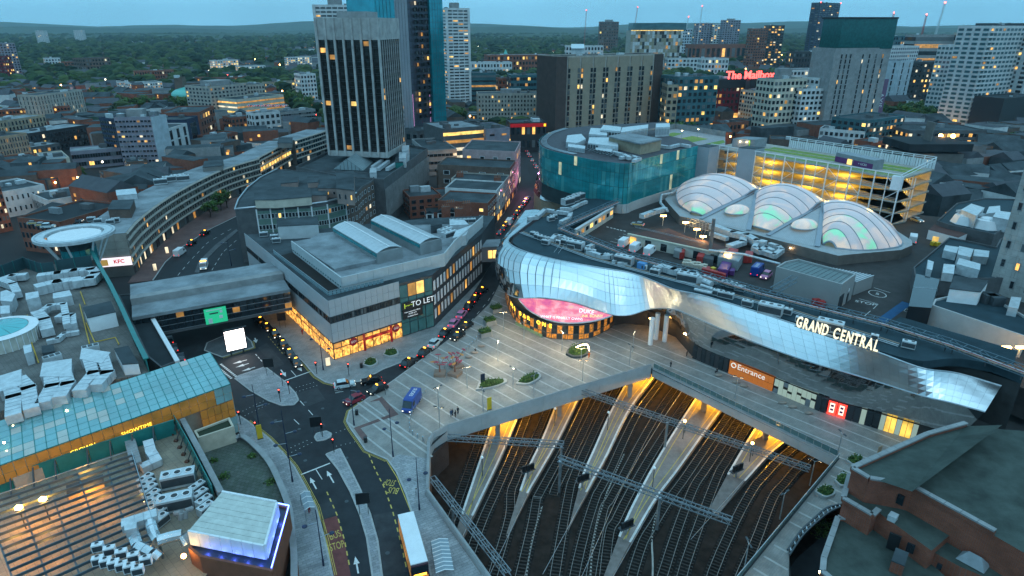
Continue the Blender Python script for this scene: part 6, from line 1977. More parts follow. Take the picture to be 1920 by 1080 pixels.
c00,c10,c11,c01=(V3(p)for p in[(-77.2,75.8),(-62,87.6),(-48.5,69.1),(-59.9,58.5)])
ns=14
for k in range(ns+1):
 p,r_=c00.lerp(c01,k/ns),c10.lerp(c11,k/ns)
 kid(MB().beam((*p,zS),(*r_,zS),.16,.42),'slat',sl_m,pg)
for k in range(6):
 p,r_=c00.lerp(c10,k/5),c01.lerp(c11,k/5)
 kid(MB().beam((*p,zS-.35),(*r_,zS-.35),.22,.4),'beam',sl_m,pg)
for k in range(3):
 p=c10.lerp(c11,k/2)
 kid(MB().beam((*p,6),(*p,zS),.25),'post',sl_m,pg)
kid(MB().beam((*c10,zS+1),(*c11,zS+1),.08),'handrail',steel,pg)
kid(MB().beam((*c00,zS+1),(*c10,zS+1),.08),'handrail',steel,pg)
for k,(p,lab)in enum((((-71.4,74.6,10),'amber floodlight on the plant deck nearer the frame edge'),((-69.1,76.4,10),'amber floodlight on the plant deck nearer the glowing bay'))):
 t=item('floodlight',lab,'floodlight',p,0,'deck floodlights')
 MB().box(-.4,-.3,-.1,.4,.3,.35).build('lamp_head',olamp,t)
 MB().beam((0,0,-.1),(0,0,-3.8),.12).build('post',dsteel,t)
 lamp('flood_lamp',(p[0],p[1],p[2]-.4),1500,(1,.42,.04),.25)
for k,p in enum([(-66,81.7),(-67.3,67.8),(-63.2,68.2),(-60.3,76.6)]):
 lamp('deck_lamp',(p[0],p[1],8.2),(1000,420,380,320)[k],(1,.42,.06),.4)
rbox('amber lit plant bay under the slatted frame',[(-68.9,80.7),(-64.7,83.2),(-66.1,85.3),(-70.2,82.6)],6,7.4,mat('amber_bay',(.5,.36,.2),.7),'plant_bay','plant bay')
for k,p in enum([(-58.9,84.7),(-57.9,83.4),(-57,82.2),(-55.8,80.8),(-55,79.6),(-54.2,78.5),(-52.9,76.8),(-52,75.6)]):
 place(UNIT,(*p,6.05),1.2,ORD[k]+' fan unit of the column beside the slatted frame','fan units on the plant deck')
place(UNIT_L,(*(-53.5,84.7),6.05),.35,'six-fan white condenser in the middle of the plant deck','fan units on the plant deck')
place(UNIT_L,(*(-51.3,79.1),6.05),.35,'twin-coil condenser with dark grilles on the plant deck','fan units on the plant deck')
for k,p in enum([(-49.7,82.9),(-48.5,81.1),(-47.2,79.6),(-46.3,78.1)]):
 place(UNIT,(*p,6.05),1.1,ORD[k]+' unit of the row against the terrace screen','fan units on the plant deck')
for k in range(5):
 p=V3((-54.9,66.4,10.4)).lerp(V3((-47.3,64.1,10.4)),k/4.0)
 place(UNIT_S,(p.x,p.y,9.9),.35,ORD[k]+' slatted condenser of the back row above the frame','slatted condensers')
for k in range(6):
 p=V3((-53.5,64.1,10.4)).lerp(V3((-47.5,62.5,10.4)),k/5.0)
 place(UNIT_S,(p.x,p.y,9.9),.35,ORD[k]+' slatted condenser of the front row above the frame','slatted condensers')
for o_ in[x for x in bpy.data.objects if x.name.startswith('condenser_unit')and x.parent is None]:
 o_.scale=(1.25,1.1,1.35)
shiny=mat('shiny_duct',(.62,.65,.67),.25,.9,var=.12)
drun([(-52.3,69.9,9.5),(-50.7,67.9,9.3),(-48.2,66.9,9),(-47.4,66.7,8.4)],1,1,'fat shiny duct curving down from the silver box',shiny,r=.85)
drun([(-51,72,9.8),(-49.5,69.9,9.5),(-48.4,68.8,9.4),(-47.1,69.5,9.4),(-45.6,70,9.4),(-45,69.6,8.2)],1,1,'fat shiny duct curving to the white plant house',shiny,r=.8)
drun([(-53.9,71.2,10),(-51,72.9,10)],1.8,1.2,'flat white duct bridging the two shiny ducts')
rbox('silver duct junction box over the slatted frame',[(-52.6,68.9),(-51.3,69.4),(-51.9,70.6),(-53.3,70.1)],9.4,11.0,duct,'duct_box','duct box')
drun([(-66.6,94.4,7.2),(-62.2,88.2,7.2)],1.6,1.4,'tall rusty duct beside the slatted frame',concrete)
drun([(-62.9,93.6,7.5),(-61.4,91.4,7.2),(-59.6,89.5,6.8),(-60.9,88,6.8)],1.6,1.2,'pale duct bending on the plant deck pavers')
drun([(-48.9,75.6,7),(-48.8,75.9,8),(-49.9,76.2,7.6)],.6,.6,'grey bent pipe cowl on the plant deck',concrete,r=.4)
drun([(-48.4,75.9,7),(-48.4,76.3,8),(-47.7,77.1,7.8)],.6,.6,'second grey bent pipe cowl on the plant deck',concrete,r=.4)
t=tag(MB().ball((-44.1,66.9,8.6),.35,.35,.35).build('bulkhead_light',olamp),'bright amber lamp below the shiny ducts','light')
lamp('bulkhead_lamp',(-44,66.9,8.9),300,(1,.6,.12),.3)
t=tag(MB().ball((-54.9,77.4,9),.15,.15,.15).build('bulkhead_light',olamp),'small amber lamp beside the fan unit column','light')
lamp('bulkhead_lamp',(-54.7,77.4,9.2),120,(1,.6,.15),.2)
ww=bldg('flat_walkway','dark stained flat roof strip between mall and bridge','roof',[(-102.9,155.7),(-97.5,156.6),(-91.9,150.1),(-70,119.6),(-72.1,116.9),(-77.4,121.7),(-100.4,152.5)],5,9.4,dconc,felt_dark,.3)
tag(MB().beam((-96.9,155,10),(-69.6,119,9.8),.9,.5).build('white_beam',white),'white beam edging the dark roof strip beside the bridge','beam')
# ------------------------------------------------------------------ curved concrete ring building with shops
MC=lambda n,c,r=.8,v=.2:mat(n,c,r,var=v,scale=.3)
beige=MC('beige_concrete',(.36,.33,.29))
RF=[(p.x,p.y)for p in spline([(*p,0)for p in[(-121.5,194.9),(-125.9,210.6),(-129.9,233.7),(-131.8,258.6),(-131.1,292.9),(-124.1,318.8)]],34)]
RBk=offset(RF,-14)
def curved_block(label,front,back,z1,each):
 t=item('ring_building',label,'building',(*front[0],0),0,'curved concrete ring building')
 kid(MB().prism(front+back[::-1],0,z1),'wall',MC('brown_concrete',(.13,.12,.11)),t)
 kid(MB().sheet(front+back[::-1],z1+.03),'roof',lfelt,t)
 for z in(3.6,6.3,9.0,11.7,z1-.4):
  kid(MB().tube([(x,y,z)for x,y in offset(front,.15)],[.5]*len(front),4),'spandrel_band',beige,t)
 for i in range(len(front)-1):
  facade(t,front[i],front[i+1],3.9,z1-.2,4,2,.72,.62,beige,lit_p=.05,each=i<each,proud=.1)
  if i%2==0:facade(t,front[i],front[i+1],.3,3.2,1,2,.9,.9,dframe,lit_p=.3,lits=(lit_dim,lit_white),proud=.05,name='shopfront')
 return t
ringA=curved_block('long curved concrete office block with four window rows above shops',RF,RBk,14.3,33)
RF2=[(p.x,p.y)for p in spline([(*p,0)for p in[(-124,319.8),(-124.1,341.9),(-123.8,372.6)]],10)]
rb2=curved_block('recessed dark section of the curved block with amber windows',offset(RF2,-2),offset(RF2,-14),14.0,0)
for k in range(12):
 p,r_=V3(RF2[0]).lerp(V3(RF2[-1]),(k+.1)/13),V3(RF2[0]).lerp(V3(RF2[-1]),(k+.8)/13)
 n=V3((1.2,-.4))*-.4
 kid(MB().beam((p.x-.6,p.y,8.3),(r_.x-.6,r_.y,8.3),.1,1.6),'lit_window',lyel if k%4 else lit_warm,rb2)
RF3=[(p.x,p.y)for p in spline([(*p,0)for p in[(-123.2,372.6),(-118.6,392),(-114.7,411.2)]],8)]
curved_block('far section of the curved concrete block behind the dark tower',RF3,offset(RF3,-14),14.3,0)
e0,e1=V3(RF[0]),V3(RBk[0])
ks=item('shop_sign','white lit fast food sign on the gable of the curved block','sign',(*e0,5))
dk=(e1-e0).normalized()
nk_=V3((-dk.y,dk.x))
if nk_.y>0:nk_=-nk_
q0,q1=e0+nk_*.3,e1+nk_*.3
kid(MB().beam((*q0,5.2),(*q1,5.2),.3,2.8),'sign_box',mat('sign_white',(.9,.9,.9),emit=(1,.82,.85),estr=1.0,var=0),ks)
o=txt('KFC',1.7,mat('sign_red',(.6,.01,.02),.5,emit=(.8,.02,.03),estr=.5,var=0),'lettering',ks,depth=.05,bold=.04)
o.matrix_parent_inverse=Matrix.Translation(-V3(ks.location))
p=e0.lerp(e1,.25)+nk_*.5
orient(o,(*p,5.3),(-dk.x,-dk.y,0),(0,0,1))
p=e0.lerp(e1,.62)+nk_*.48
kid(MB().obox(p,dk,4,.05,4.2,6.2),'poster',mat('poster_tan',(.5,.3,.08),.5,emit=(.8,.45,.1),estr=.4,var=0),ks)
wall_panels(ringA,e0,e1,6.8,14.2,3,4,beige,'gable_panel',out=nk_)
rbox('brown plant room on the curved block above the shop sign',[(-136.2,212.1),(-128.8,212.1),(-134.3,225),(-141.4,223.8)],14.3,17.3,brick_brown)
rbox('white plant cabinet on the curved block roof',[(-146.6,235.4),(-140.6,238),(-145.8,246.4),(-151.6,243.6)],14.3,16.2,duct)
units(UNIT,[(-139.8,207.8),(-136.3,205.8),(-131.7,204.8),(-131.1,206.8)],14.4,.3,'roof units at the gable end','of the curved block','units on the curved block')
units(UNIT_L,[(-143.8,261.9),(-142.6,266.7),(-140.5,269.9),(-137.6,268.3)],14.4,.5,'air handlers in a cluster','on the curved block roof','units on the curved block')
rbox('flat hutted plant room half way along the curved block',[(-137.1,286.5),(-130,290.4),(-134.8,302.9),(-142.6,300.8)],14.3,16.3,MC('hut_grey',(.2,.2,.19)))
rbox('dark plant hut where the curved block is recessed',[(-124.9,349.7),(-117.2,349.7),(-122.4,367.6),(-129.9,367.6)],14,16.6,MC('hut_grey',(.2,.2,.19)))
# ------------------------------------------------------------------ saucer topped glass tower
sc=V3((-124.7,176.6,20))
sau=item('saucer_tower','round white saucer canopy on slanted struts over a teal glass stair drum','tower',(sc.x,sc.y,0))
MB().cyl(0,0,0,17.5,4.4,n=20).build('core',mat('store_core',(.03,.05,.055),.8),sau)
for k in range(20):
 for r in range(4):
  a,b=(4.5*math.cos(k*PI/10),4.5*math.sin(k*PI/10)),(4.5*math.cos((k+.93)*PI/10),4.5*math.sin((k+.93)*PI/10))
  MB().beam((*a,5+r*3.1),(*b,5+r*3.1),.08,2.95).build('glass_pane',teal,sau)
def disc_ring(r0,r1,z0,z1,n=48):
 mb=MB()
 mb.add([(r_*math.cos(2*PI*k/n),r_*math.sin(2*PI*k/n),z)for z in(z0,z1)for r_ in(r0,r1)for k in range(n)],[f for k in range(n)for f in([2*n+k,3*n+k,3*n+(k+1)%n,2*n+(k+1)%n],[n+k,n+(k+1)%n,3*n+(k+1)%n,3*n+k],[k,(k+1)%n,n+(k+1)%n,n+k],[k,2*n+k,2*n+(k+1)%n,(k+1)%n])])
 return mb
disc_ring(7.4,10.2,19.2,20.0).build('outer_ring',duct,sau)
disc_ring(9.4,9.7,20.0,20.15).build('ring_groove',steel,sau)
MB().cyl(0,0,18.6,19.5,6.6,n=40).build('inner_disc',white,sau)
for k in range(8):
 an=k*PI/4+.3
 MB().beam((5*math.cos(an),5*math.sin(an),19.2),(8*math.cos(an),8*math.sin(an),19.4),.25).build('spoke',white,sau)
 MB().beam((4.6*math.cos(an),4.6*math.sin(an),11),(8.8*math.cos(an),8.8*math.sin(an),19.3),.4).build('strut',white,sau)
 # ------------------------------------------------------------------ curved office with green spandrels
CO=[(-90.8,206.7),(-84.9,209.5),(-67.6,213.6),(-63,216.6),(-58.3,222.8),(-55.7,229.3),(-55.5,239),(-53.5,249.6),(-55,261),(-64.9,266.1),(-83.4,266.1),(-98.2,270.6),(-99.5,254.3),(-97.9,236.2),(-94.5,219)]
cof=bldg('curved_office','curved grey office with green spandrels and rooftop flats','building',CO,0,18.6,dconc,felt,.4)
green_sp=MC('green_spandrel',(.12,.2,.17),.5,.1)
for i,n in((1,8),(2,3),(3,3)):
 wall_panels(cof,CO[i],CO[i+1],6,17.4,6,n,green_sp,'spandrel_panel')
 facade(cof,CO[i],CO[i+1],6,17.4,3,n*2,.85,.45,frame_white,lit_p=.1,each=True,out=None,proud=.15)
 for k in range(n//2+1):
  p=lerp(CO[i],CO[i+1],k/(n//2+.001))
  kid(MB().beam((*p,4),(*p,18),.5,.4),'pier',white,cof)
for i in(4,5,6):wall_panels(cof,CO[i],CO[i+1],4,18.4,1,2,brick_brown,'brick_panel');facade(cof,CO[i],CO[i+1],5,18,4,3,.5,.5,frame_white,lit_p=.15,each=True,proud=.1)
kid(MB().tube([(x,y,18.9)for x,y in CO[11:]+CO[:6]],.35,6),'rim_rail',steel,cof)
cream=MC('cream_render',(.5,.46,.38))
fl=rbox('cream rooftop flat with dark roof on the curved office',[(-84.5,208.5),(-77.6,208.5),(-67,212.7),(-71.1,224.8),(-84,227.5),(-88.5,219.6)],18.7,21.5,cream,'rooftop_flat','flat')
facade(fl,(-84.4,208.5,21.5),(-67,212.7,21.5),18.9,21.2,1,9,.5,.6,dframe,lit_p=0,each=True,skip=lambda r,c:c in(0,3,8))
pink_r=MC('pinkish_render',(.26,.2,.18))
for k,(pts,z,lab)in enum((([(-72.1,226.6),(-68.7,228),(-71.1,236.8),(-75.1,236.8)],23,'pinkish stair block with blue tank on the curved office'),([(-67.4,222.7),(-60.8,222.7),(-63.6,233.9),(-70.8,235.3)],22,'pinkish flat with lit windows on the curved office'),([(-58.7,214.3),(-52.2,211.8),(-58.9,241.5),(-64.7,238.4)],24,'tall pinkish wall block on the curved office'),([(-85.1,236.1),(-79.7,239),(-82.3,248.2),(-87.4,244.3)],20.5,'low dark roofed hut on the curved office'),([(-68.8,216.5),(-63,216.5),(-65.2,229),(-71.8,226.9)],21,'hut with white tanks on the curved office'))):
 b_=rbox(lab,pts,18.7,z,pink_r,'rooftop_hut','hut')
 if k in(1,2):facade(b_,pts[0],pts[1],19,z-.3,1,3,.3,.4,frame_grey,lit_p=.6,each=True)
 # ------------------------------------------------------------------ dark glass tower on its podium
POD=[(-91.8,275),(-67.8,256.3),(-49.6,250),(-40.5,319.6),(-73.6,351.7),(-87.1,312.5)]
pod=bldg('tower_podium','podium with ribbed concrete fins and roof plant under the dark tower','building',POD,0,18,dconc,felt,1.2)
a,b=V3(POD[2]),V3(POD[3])
for k in range(48):
 p=a.lerp(b,(k+.5)/48)+V3((.35,-.1))
 kid(MB().beam((*p,3.5),(*p,15.2),.45,.3),'fin',concrete,pod)
gl=item('glazed_gable','pitched glass rooflight at the foot of the dark tower','rooflight',(*(-74.5,270.6),18))
gA,gB,gC,gD=(V3(p)for p in(*[(-75.2,273,18.3),(-61.8,270.3,18.3),(-61.4,289.5,18.3),(-75.2,293.6,18.3)],))
rA,rB=gA.lerp(gB,.5)+V3((0,0,4.5)),gD.lerp(gC,.5)+V3((0,0,4.5))
pg_=mat('pale_rooflight',(.3,.38,.4),.25,.2,var=.1)
for k in range(9):
 for s0,s1 in((gA,gD),(gB,gC)):
  p,r_=s0.lerp(s1,k/9),s0.lerp(s1,(k+.93)/9)
  kid(MB().add([p,r_,rA.lerp(rB,(k+.93)/9),rA.lerp(rB,k/9)],[[0,1,2,3]]),'glass_pane',pg_,gl)
for k in range(8):
 p,r_=gA.lerp(gB,k/8),gA.lerp(gB,(k+.9)/8)
 f0,f1=1-abs(k/4-1),1-abs((k+.9)/4-1)
 kid(MB().add([p,r_,r_+V3((0,0,4.4*f1)),p+V3((0,0,4.4*f0))],[[0,1,2,3]]),'gable_pane',pg_,gl)
for k,(pts,z,lab)in enum((([(-49.3,276.6),(-45.9,276.6),(-47.9,289.1),(-51.1,289.1)],20.5,'dark green tank box on the tower podium'),([(-47.8,278.1),(-44.9,278.1),(-46.6,292.1),(-49.9,292.1)],22,'white plant box behind the green tank'),([(-48.1,288.9),(-45.5,291.1),(-47.2,304.3),(-50.1,303)],23,'tall white vent box at the tower foot'),([(-56,255.3),(-53.3,255.3),(-55.2,265.1),(-57.6,264.2)],20.5,'white cube unit at the podium corner'))):
 rbox(lab,pts,18,z,green_m if k==0 else duct,'plant_box','roof unit')
for k,(a_,b_)in enum(([(-55.2,269.1),(-53.8,284.8)],[(-58.3,272.8),(-57,286.9)],[(-51.4,269.1),(-49.4,280.7)])):
 drun([(*a_,19.2),(*b_,19.2)],1.4,1.4,ORD[k]+' pale duct lying on the tower podium roof')
TW=[(-80.8,290.2),(-53.8,284.3),(-50.3,311.4)]
TW.append((TW[0][0]+TW[2][0]-TW[1][0],TW[0][1]+TW[2][1]-TW[1][1]))
tower=item('office_tower','dark glass office tower with pale concrete fins','building',(*TW[0],18))
dg=mat('bronze_glass',(.012,.010,.009),.12,var=.5,scale=.15)
kid(MB().prism(TW,21.8,70),'glass_core',dg,tower)
tc=MC('tower_concrete',(.36,.36,.35),.8,.3)
cen=sum((V3(p)for p in TW),V3((0,0)))/4
for z0,z1,s in((21.0,23.4,1.03),(69.5,78,1.04)):
 kid(MB().prism([cen+(V3(p)-cen)*s for p in TW],z0,z1),'concrete_band',tc,tower)
kid(MB().prism([cen+(V3(p)-cen)*.6 for p in TW],18,21),'stem',dconc,tower)
kid(MB().prism([cen+(V3(p)-cen)*.5 for p in TW],78,80.5),'roof_plant',concrete,tower)
for i,n in((0,7),(1,9)):
 a,b=V3(TW[i]),V3(TW[i+1])
 nn_=((a+b)/2-cen).normalized()
 for k in range(n+1):
  p=a.lerp(b,k/n)+nn_*(.5-.35*i)
  kid(MB().beam((*p,21.5),(*p,77.9),1.3-.6*i,.9-.6*i),'fin',tc,tower)
 facade(tower,a,b,23.6,69.4,17,n,.72,.8,dframe,glass=dg,lit_p=.05,lits=(lyel,lit_dim,lit_warm),each=True,out=nn_)
 # ------------------------------------------------------------------ city blocks
GF=lambda n,c,r=.15:mat(n,c,r,.1,var=.25,scale=.1)
tealoff=GF('teal_office_glass',(.05,.13,.15))
WM=dict(r=brick_red,n=brick_brown,b=brick_buff,w=MC('white_render',(.55,.56,.56)),g=concrete,d=dconc,k=MC('near_black',(.02,.022,.026),.5),t=tealoff,be=beige,c=cream,p=MC('purple_grey',(.23,.22,.26)),db=MC('dark_blue_panel',(.03,.045,.08)),dr=MC('dark_red_panel',(.16,.02,.03)),o=MC('orange_panel_wall',(.4,.12,.04)),l=MC('pale_blue_panel',(.4,.46,.5)),ti=bmat('pale_tiles',(.42,.40,.38),(.38,.37,.35),(.25,.24,.23),.35,1,.6,.01,flat=False))
RMT=dict(f=felt,d=felt_dark,l=lfelt)
def B(name,label,fb,depth,wall,rows,cols,lp=.12,roof='f',wf=.55,hf=.55,frame=frame_grey,each=False,side=True,group=None,z0=0.0,par=.6,glass=dglass,hat=None):
 a,b,h=fb
 a,b=V3(a),V3(b)
 d=(b-a).normalized()
 n=V3((-d.y,d.x))
 if n.dot(a+b)<0:n=-n
 pts=[a,b,b+n*depth,a+n*depth]
 t=bldg(name,label,'building',[tuple(p)for p in pts],z0,h,WM[wall],RMT[roof],par,group)
 if rows:
  zz=z0+(h-z0)*.06
  facade(t,a,b,zz,h-.4,rows,cols,wf,hf,frame,glass=glass,lit_p=lp,each=each,out=-n,proud=.12)
  if side:
   L=(b-a).length
   sc_=max(1,round(cols*depth/L))
   for p,r_,o_ in((a,a+n*depth,-d),(b,b+n*depth,d)):
    if o_.dot(-(p+r_)/2)>0:facade(t,p,r_,zz,h-.4,rows,sc_,wf,hf,frame,glass=glass,lit_p=lp,each=each and sc_*rows<120,out=o_,proud=.12)
 for k in range(WR.randrange(2,5)):
  u_,v_=WR.uniform(.1,.8),WR.uniform(.1,.8)
  p=a+(b-a)*u_+n*depth*v_
  kid(MB().obox(p,d,WR.uniform(1.5,5),WR.uniform(1.5,4),h,h+WR.uniform(.8,2.6)),'roof_vent',WR.choice((duct,dconc,lfelt)),t)
 if hat:
  c=sum(pts,V3((0,0)))/4
  kid(MB().prism([c+(p-c)*hat[0]for p in pts],h,h+hat[1]),'roof_plant',felt_dark if wall in 'kd' else concrete,t)
 return t
AB='apartment_block'
OB='office_block'
B(AB,'pale tower block with stepped side far over the wooded suburb',((-1787.9,2608.6),(-1753.5,2608.6),56.4),18,'w',12,5,.05,wf=.8,hf=.3,hat=(.3,4))
B(AB,'lone slim white tower block far over the wooded suburb',((-1936.7,3074.3),(-1896.2,3074.3),55.3),18,'w',12,5,.05,wf=.8,hf=.3)
B(AB,'tall drab apartment tower at the picture edge with lit stair windows',((-744.5,984.5),(-722.6,1004.4),51),18,'p',14,8,.2)
B(AB,'dark red apartment slab beside the drab tower',((-729.7,956),(-708.5,956),34.9),14,'dr',8,6,.2)
B(OB,'low brown block pair beyond the dual carriageway trees',((-700.8,1116.9),(-677.1,1155.6),24.9),30,'n',4,9,.08)
B(OB,'white and amber lit low block beside the dual carriageway',((-825.2,1211.4),(-808,1226.2),20.7),25,'w',4,5,.4)
B(OB,'low red brick block next to the amber lit one',((-770.3,1169),(-732.6,1169),17.4),25,'r',3,7,.25)
B('wedge_building','long white wedge shaped building with blue edge lights',((-456,781.5),(-445.8,787.8),14.3),20,'w',4,6,.25)
B('wedge_building','second white wedge building joined by an orange fin',((-432,769.2),(-410,794.2),13.5),20,'w',4,12,.3)
B(AB,'pale beige slab with vertical slit windows',((-359.9,508),(-354.6,555.9),25.5),16,'be',7,16,.05,wf=.25,hf=.8,each=True)
B('brick_block','red brick block behind the beige slit slab',((-457.6,629.2),(-446.5,637.6),14.6),20,'r',4,6,.1)
B(AB,'long flats with teal roof behind the brown flats',((-387.1,497.3),(-349.7,528),15.7),16,'r',5,22,.12,roof='l')
B(AB,'brown flats with tall windows at the picture edge',((-284.4,354.7),(-277.2,375.5),17.5),18,'b',5,14,.1,wf=.4,hf=.75,each=True)
B(AB,'taller brown flats behind with pale flat roof',((-324,420.6),(-315.9,449.3),18.3),18,'b',5,12,.06,roof='l',wf=.4,hf=.7)
B('flat_roofed_block','dark long block with white roof beside the brown flats',((-296.1,402.1),(-282,440.7),13.1),22,'k',3,16,.1,roof='l')
B('flat_roofed_block','low dark block with pale roof in front of the white roofed one',((-288.2,378.6),(-277,400.3),7.5),20,'d',2,9,.1,roof='l')
cinema=B('cinema','cinema front glowing warm yellow behind the street tree',((-239.9,331),(-231.1,338.5),10.5),26,'c',0,0,roof='l')
facade(cinema,(-240.5,332.2,0),(-232.2,339.8,0),1,9.5,3,8,.9,.9,frame_grey,lit_p=1,lits=(lyel,lit_white),each=True,name='lit_bay')
B(OB,'long low office with dark window band beside the cinema',((-244.8,360.4),(-221.2,375.5),9.5),16,'p',2,22,.04,roof='l',wf=.9,hf=.5)
B(OB,'purple grey office tower with pale window bands',((-212.8,354.7),(-194.7,357.5),28.8),15,'p',10,10,.05,wf=.95,hf=.45,each=True,frame=MC('mauve_band',(.3,.27,.32)),hat=(.45,4))
B(OB,'dark navy wing of the purple grey office tower',((-236.7,380.2),(-222.6,372.4),25.5),14,'db',9,7,.03,wf=.8,hf=.5)
B('blank_slab','blank blue grey service tower beside the purple grey office',((-194.4,357.5),(-192,369.3),28.5),13,'l',0,0)
B('civic_block','white fronted angular block with tall dark window',((-195.8,373.9),(-195.6,398.6),19.8),22,'w',3,3,.0,wf=.35,hf=.85)
B('civic_block','blue sided angular block with white end wall',((-196.4,400.3),(-197.8,418.6),21.6),30,'db',1,1,.0,wf=.5,hf=.8)
B('brick_hall','ornate red brick hall with amber lit arches',((-206.8,440.7),(-213.6,479.4),21.1),24,'r',4,6,.35)
B(OB,'beige concrete office with square deep windows',((-254.9,569.2),(-237.1,605.4),26.5),30,'be',8,10,.05,each=True,hat=(.5,4))
B(OB,'lower beige wing with dark square windows beyond',((-243,621.1),(-229.8,629.2),23.9),24,'be',6,6,.05)
cpk=B('car_park','layered car park with cars on top and amber lit decks',((-230.7,562.5),(-204.9,605.4),16.7),26,'c',4,1,1,wf=1,hf=.35)
B('church_tower','slim dark brick campanile beside the green dome',((-330.4,663.9),(-322.9,663.9),27.4),8,'n',0,0)
dm=item('domed_hall','round hall with green copper dome','building',(*(-312.1,673.2),0))
MB().cyl(0,0,0,11,25,n=32).build('drum',beige,dm)
cop=MC('green_copper',(.10,.42,.36),.5,.1)
mb=MB()
for j in range(6):
 for k in range(32):
  a0,a1,z0,z1=math.cos(j*PI/14),math.cos((j+1)*PI/14),math.sin(j*PI/14),math.sin((j+1)*PI/14)
  if j==5:a1=0
  c0,s0,c1,s1=math.cos(k*PI/16),math.sin(k*PI/16),math.cos((k+1)*PI/16),math.sin((k+1)*PI/16)
  mb.add([(26*a0*c0,26*a0*s0,11+9*z0),(26*a0*c1,26*a0*s1,11+9*z0),(26*a1*c1,26*a1*s1,11+9*z1),(26*a1*c0,26*a1*s0,11+9*z1)],[[0,1,2,3]])
mb.build('dome',cop,dm)
for k,(x0,y0,x1,y1,yt,lab,w_,lp)in enum(((401,138,450,136,114,'white flats with amber lit balconies, first of three in the trees','w',.6),(448,144,500,142,125,'long white flats with lit balconies, lower of the three in the trees','w',.35),(542,128,586,126,108,'white flats with lit end wall, nearest the dark tower','w',.4))):
 t=B(AB,lab,[((-499.4,1142.4),(-465.7,1169),20.4),((-428.6,1069.1),(-392.9,1092.5),15.2),((-419.1,1289),(-384.2,1322.8),19.1)][k],16,w_,5,10,lp)
B(OB,'white corner office peeping past the dark tower',((-205.7,663.9),(-193.3,673.2),30.4),18,'w',7,5,.1)
B('brick_row','long red brick terrace with pale roof in the trees',((-515.4,929.1),(-473.8,956),16.8),14,'r',3,16,.08,roof='l')
B('brick_row','second red brick terrace with dark roof in the trees',((-417.3,864.1),(-394.4,887.4),11.8),14,'r',3,10,.1)
B('brick_row','low red shed roof behind the terraces',((-647.9,1182.8),(-610.8,1211.4),9.7),20,'r',2,8,.05,roof='l')
B('brick_row','red brick houses beside the square windowed office',((-402.1,912),(-361.1,937.9),9),14,'r',2,12,.15)
B('brick_row','amber lit brick houses by the white corner office',((-287.3,794.2),(-253.4,820.8),12.1),16,'b',3,10,.3)
B('gothic_house','dark red gothic house in the old quarter',((-204.7,484.4),(-192.8,497.3),11.9),14,'r',3,6,.12)
B('gothic_house','black and white gabled house in the old quarter',((-177.4,458.2),(-163.9,472.1),18.2),12,'w',4,5,.12)
B(OB,'curved pale office with window bands beside the tower',((-168.7,486.9),(-148.8,508),15.4),14,'g',5,14,.05,wf=.9,hf=.4)
B('brick_row','red gabled rows behind the curved block',((-186.1,405.7),(-176.6,424.5),10.6),12,'r',2,8,.15)
B('brick_row','dark red brick row at the picture edge',((-258,324.9),(-246.9,338.5),11.2),14,'r',3,10,.15)
B('brick_block','small brick block with yellow sign beside the street tree',((-195,305.6),(-189.2,310),8.3),12,'n',3,4,.15)
B('brick_block','flat brown block behind the curved roof',((-204.5,343.8),(-196.4,349.2),6.9),14,'n',3,4,.3)
B('shop_hall','white shopping hall with rounded front and green roof',((-211,262.7),(-202.7,276.3),10.5),24,'w',2,8,.1,wf=.3,hf=.4)
B('brick_block','tall red brick block at the picture edge with a street lamp',((-199.6,238.7),(-196.2,244.3),18.5),10,'r',6,5,.2)
B('market_hall','low white walled hall with dark sheds behind the saucer',((-190.5,259.4),(-181.4,271),7.7),20,'w',1,8,.1)
B('brick_block','red brick car deck building behind the saucer tower',((-173.9,219.6),(-154.9,213.8),11.9),26,'r',3,10,.05,roof='d')
def slab_tower(label,fb,depth,rows,cols):
 t=B('tower_block',label,fb,depth,'w',rows,cols,.1,wf=.85,hf=.42,hat=(.35,5))
 a,b,h=fb
 for f in(0,1):
  p=V3(a).lerp(V3(b),f)
  kid(MB().beam((*p,0),(*p,h+.5),2.4,2.0),'white_fin',WM['w'],t)
 return t
slab_tower('tall white tower block rising behind the dark glass tower',((-148.2,531),(-118.4,537),89.2),22,30,7)
slab_tower('tall white tower block with dark balcony slots beside the teal tower',((-54.6,605.4),(-36.1,613.1),88.6),20,31,4)
ra,rb,rh=((-74.9,413),(-44.2,449.3),105.7)
ra,rb=V3(ra),V3(rb)
tt=item('glass_tower','very tall teal glass tower with dark vertical slot, cut by the picture top','building',(*ra,0))
rd=(rb-ra).normalized()
rn=V3((-rd.y,rd.x))
tgl=mat('teal_tower_glass',(.02,.30,.36),.08,.45,var=.3,scale=.08,spec=.9)
gsl=mat('grey_tower_panel',(.28,.30,.33),.45,.2,var=.12,scale=.1)
for f0,f1,m_,nm,ex in((-.14,.18,tgl,'glass_wing',-1.5),(.18,.42,gsl,'stone_wing',.0),(.42,.80,mat('slot_dark',(.07,.08,.11),.3,.2,var=.3),'dark_slot',1.2),(.80,1.04,tgl,'glass_wing',-.6)):
 p,r_=ra.lerp(rb,f0)+rn*(1+ex),ra.lerp(rb,f1)+rn*(1+ex)
 kid(MB().prism([p,r_,r_+rn*26,p+rn*26],0,106),nm,m_,tt)
 nk2=28
 for k in range(nk2):
  z0=3+k*3.7
  kid(MB().beam((*(p-rn*.06),z0),(*(r_-rn*.06),z0),.14,.12 if nm!='dark_slot' else .5),'floor_line',MATS['dark_steel']if nm!='stone_wing' else gsl,tt)
 for k in range(1,5):
  q_=p.lerp(r_,k/5)-rn*.06
  kid(MB().beam((*q_,0),(*q_,106),.12),'mullion',MATS['dark_steel'],tt)
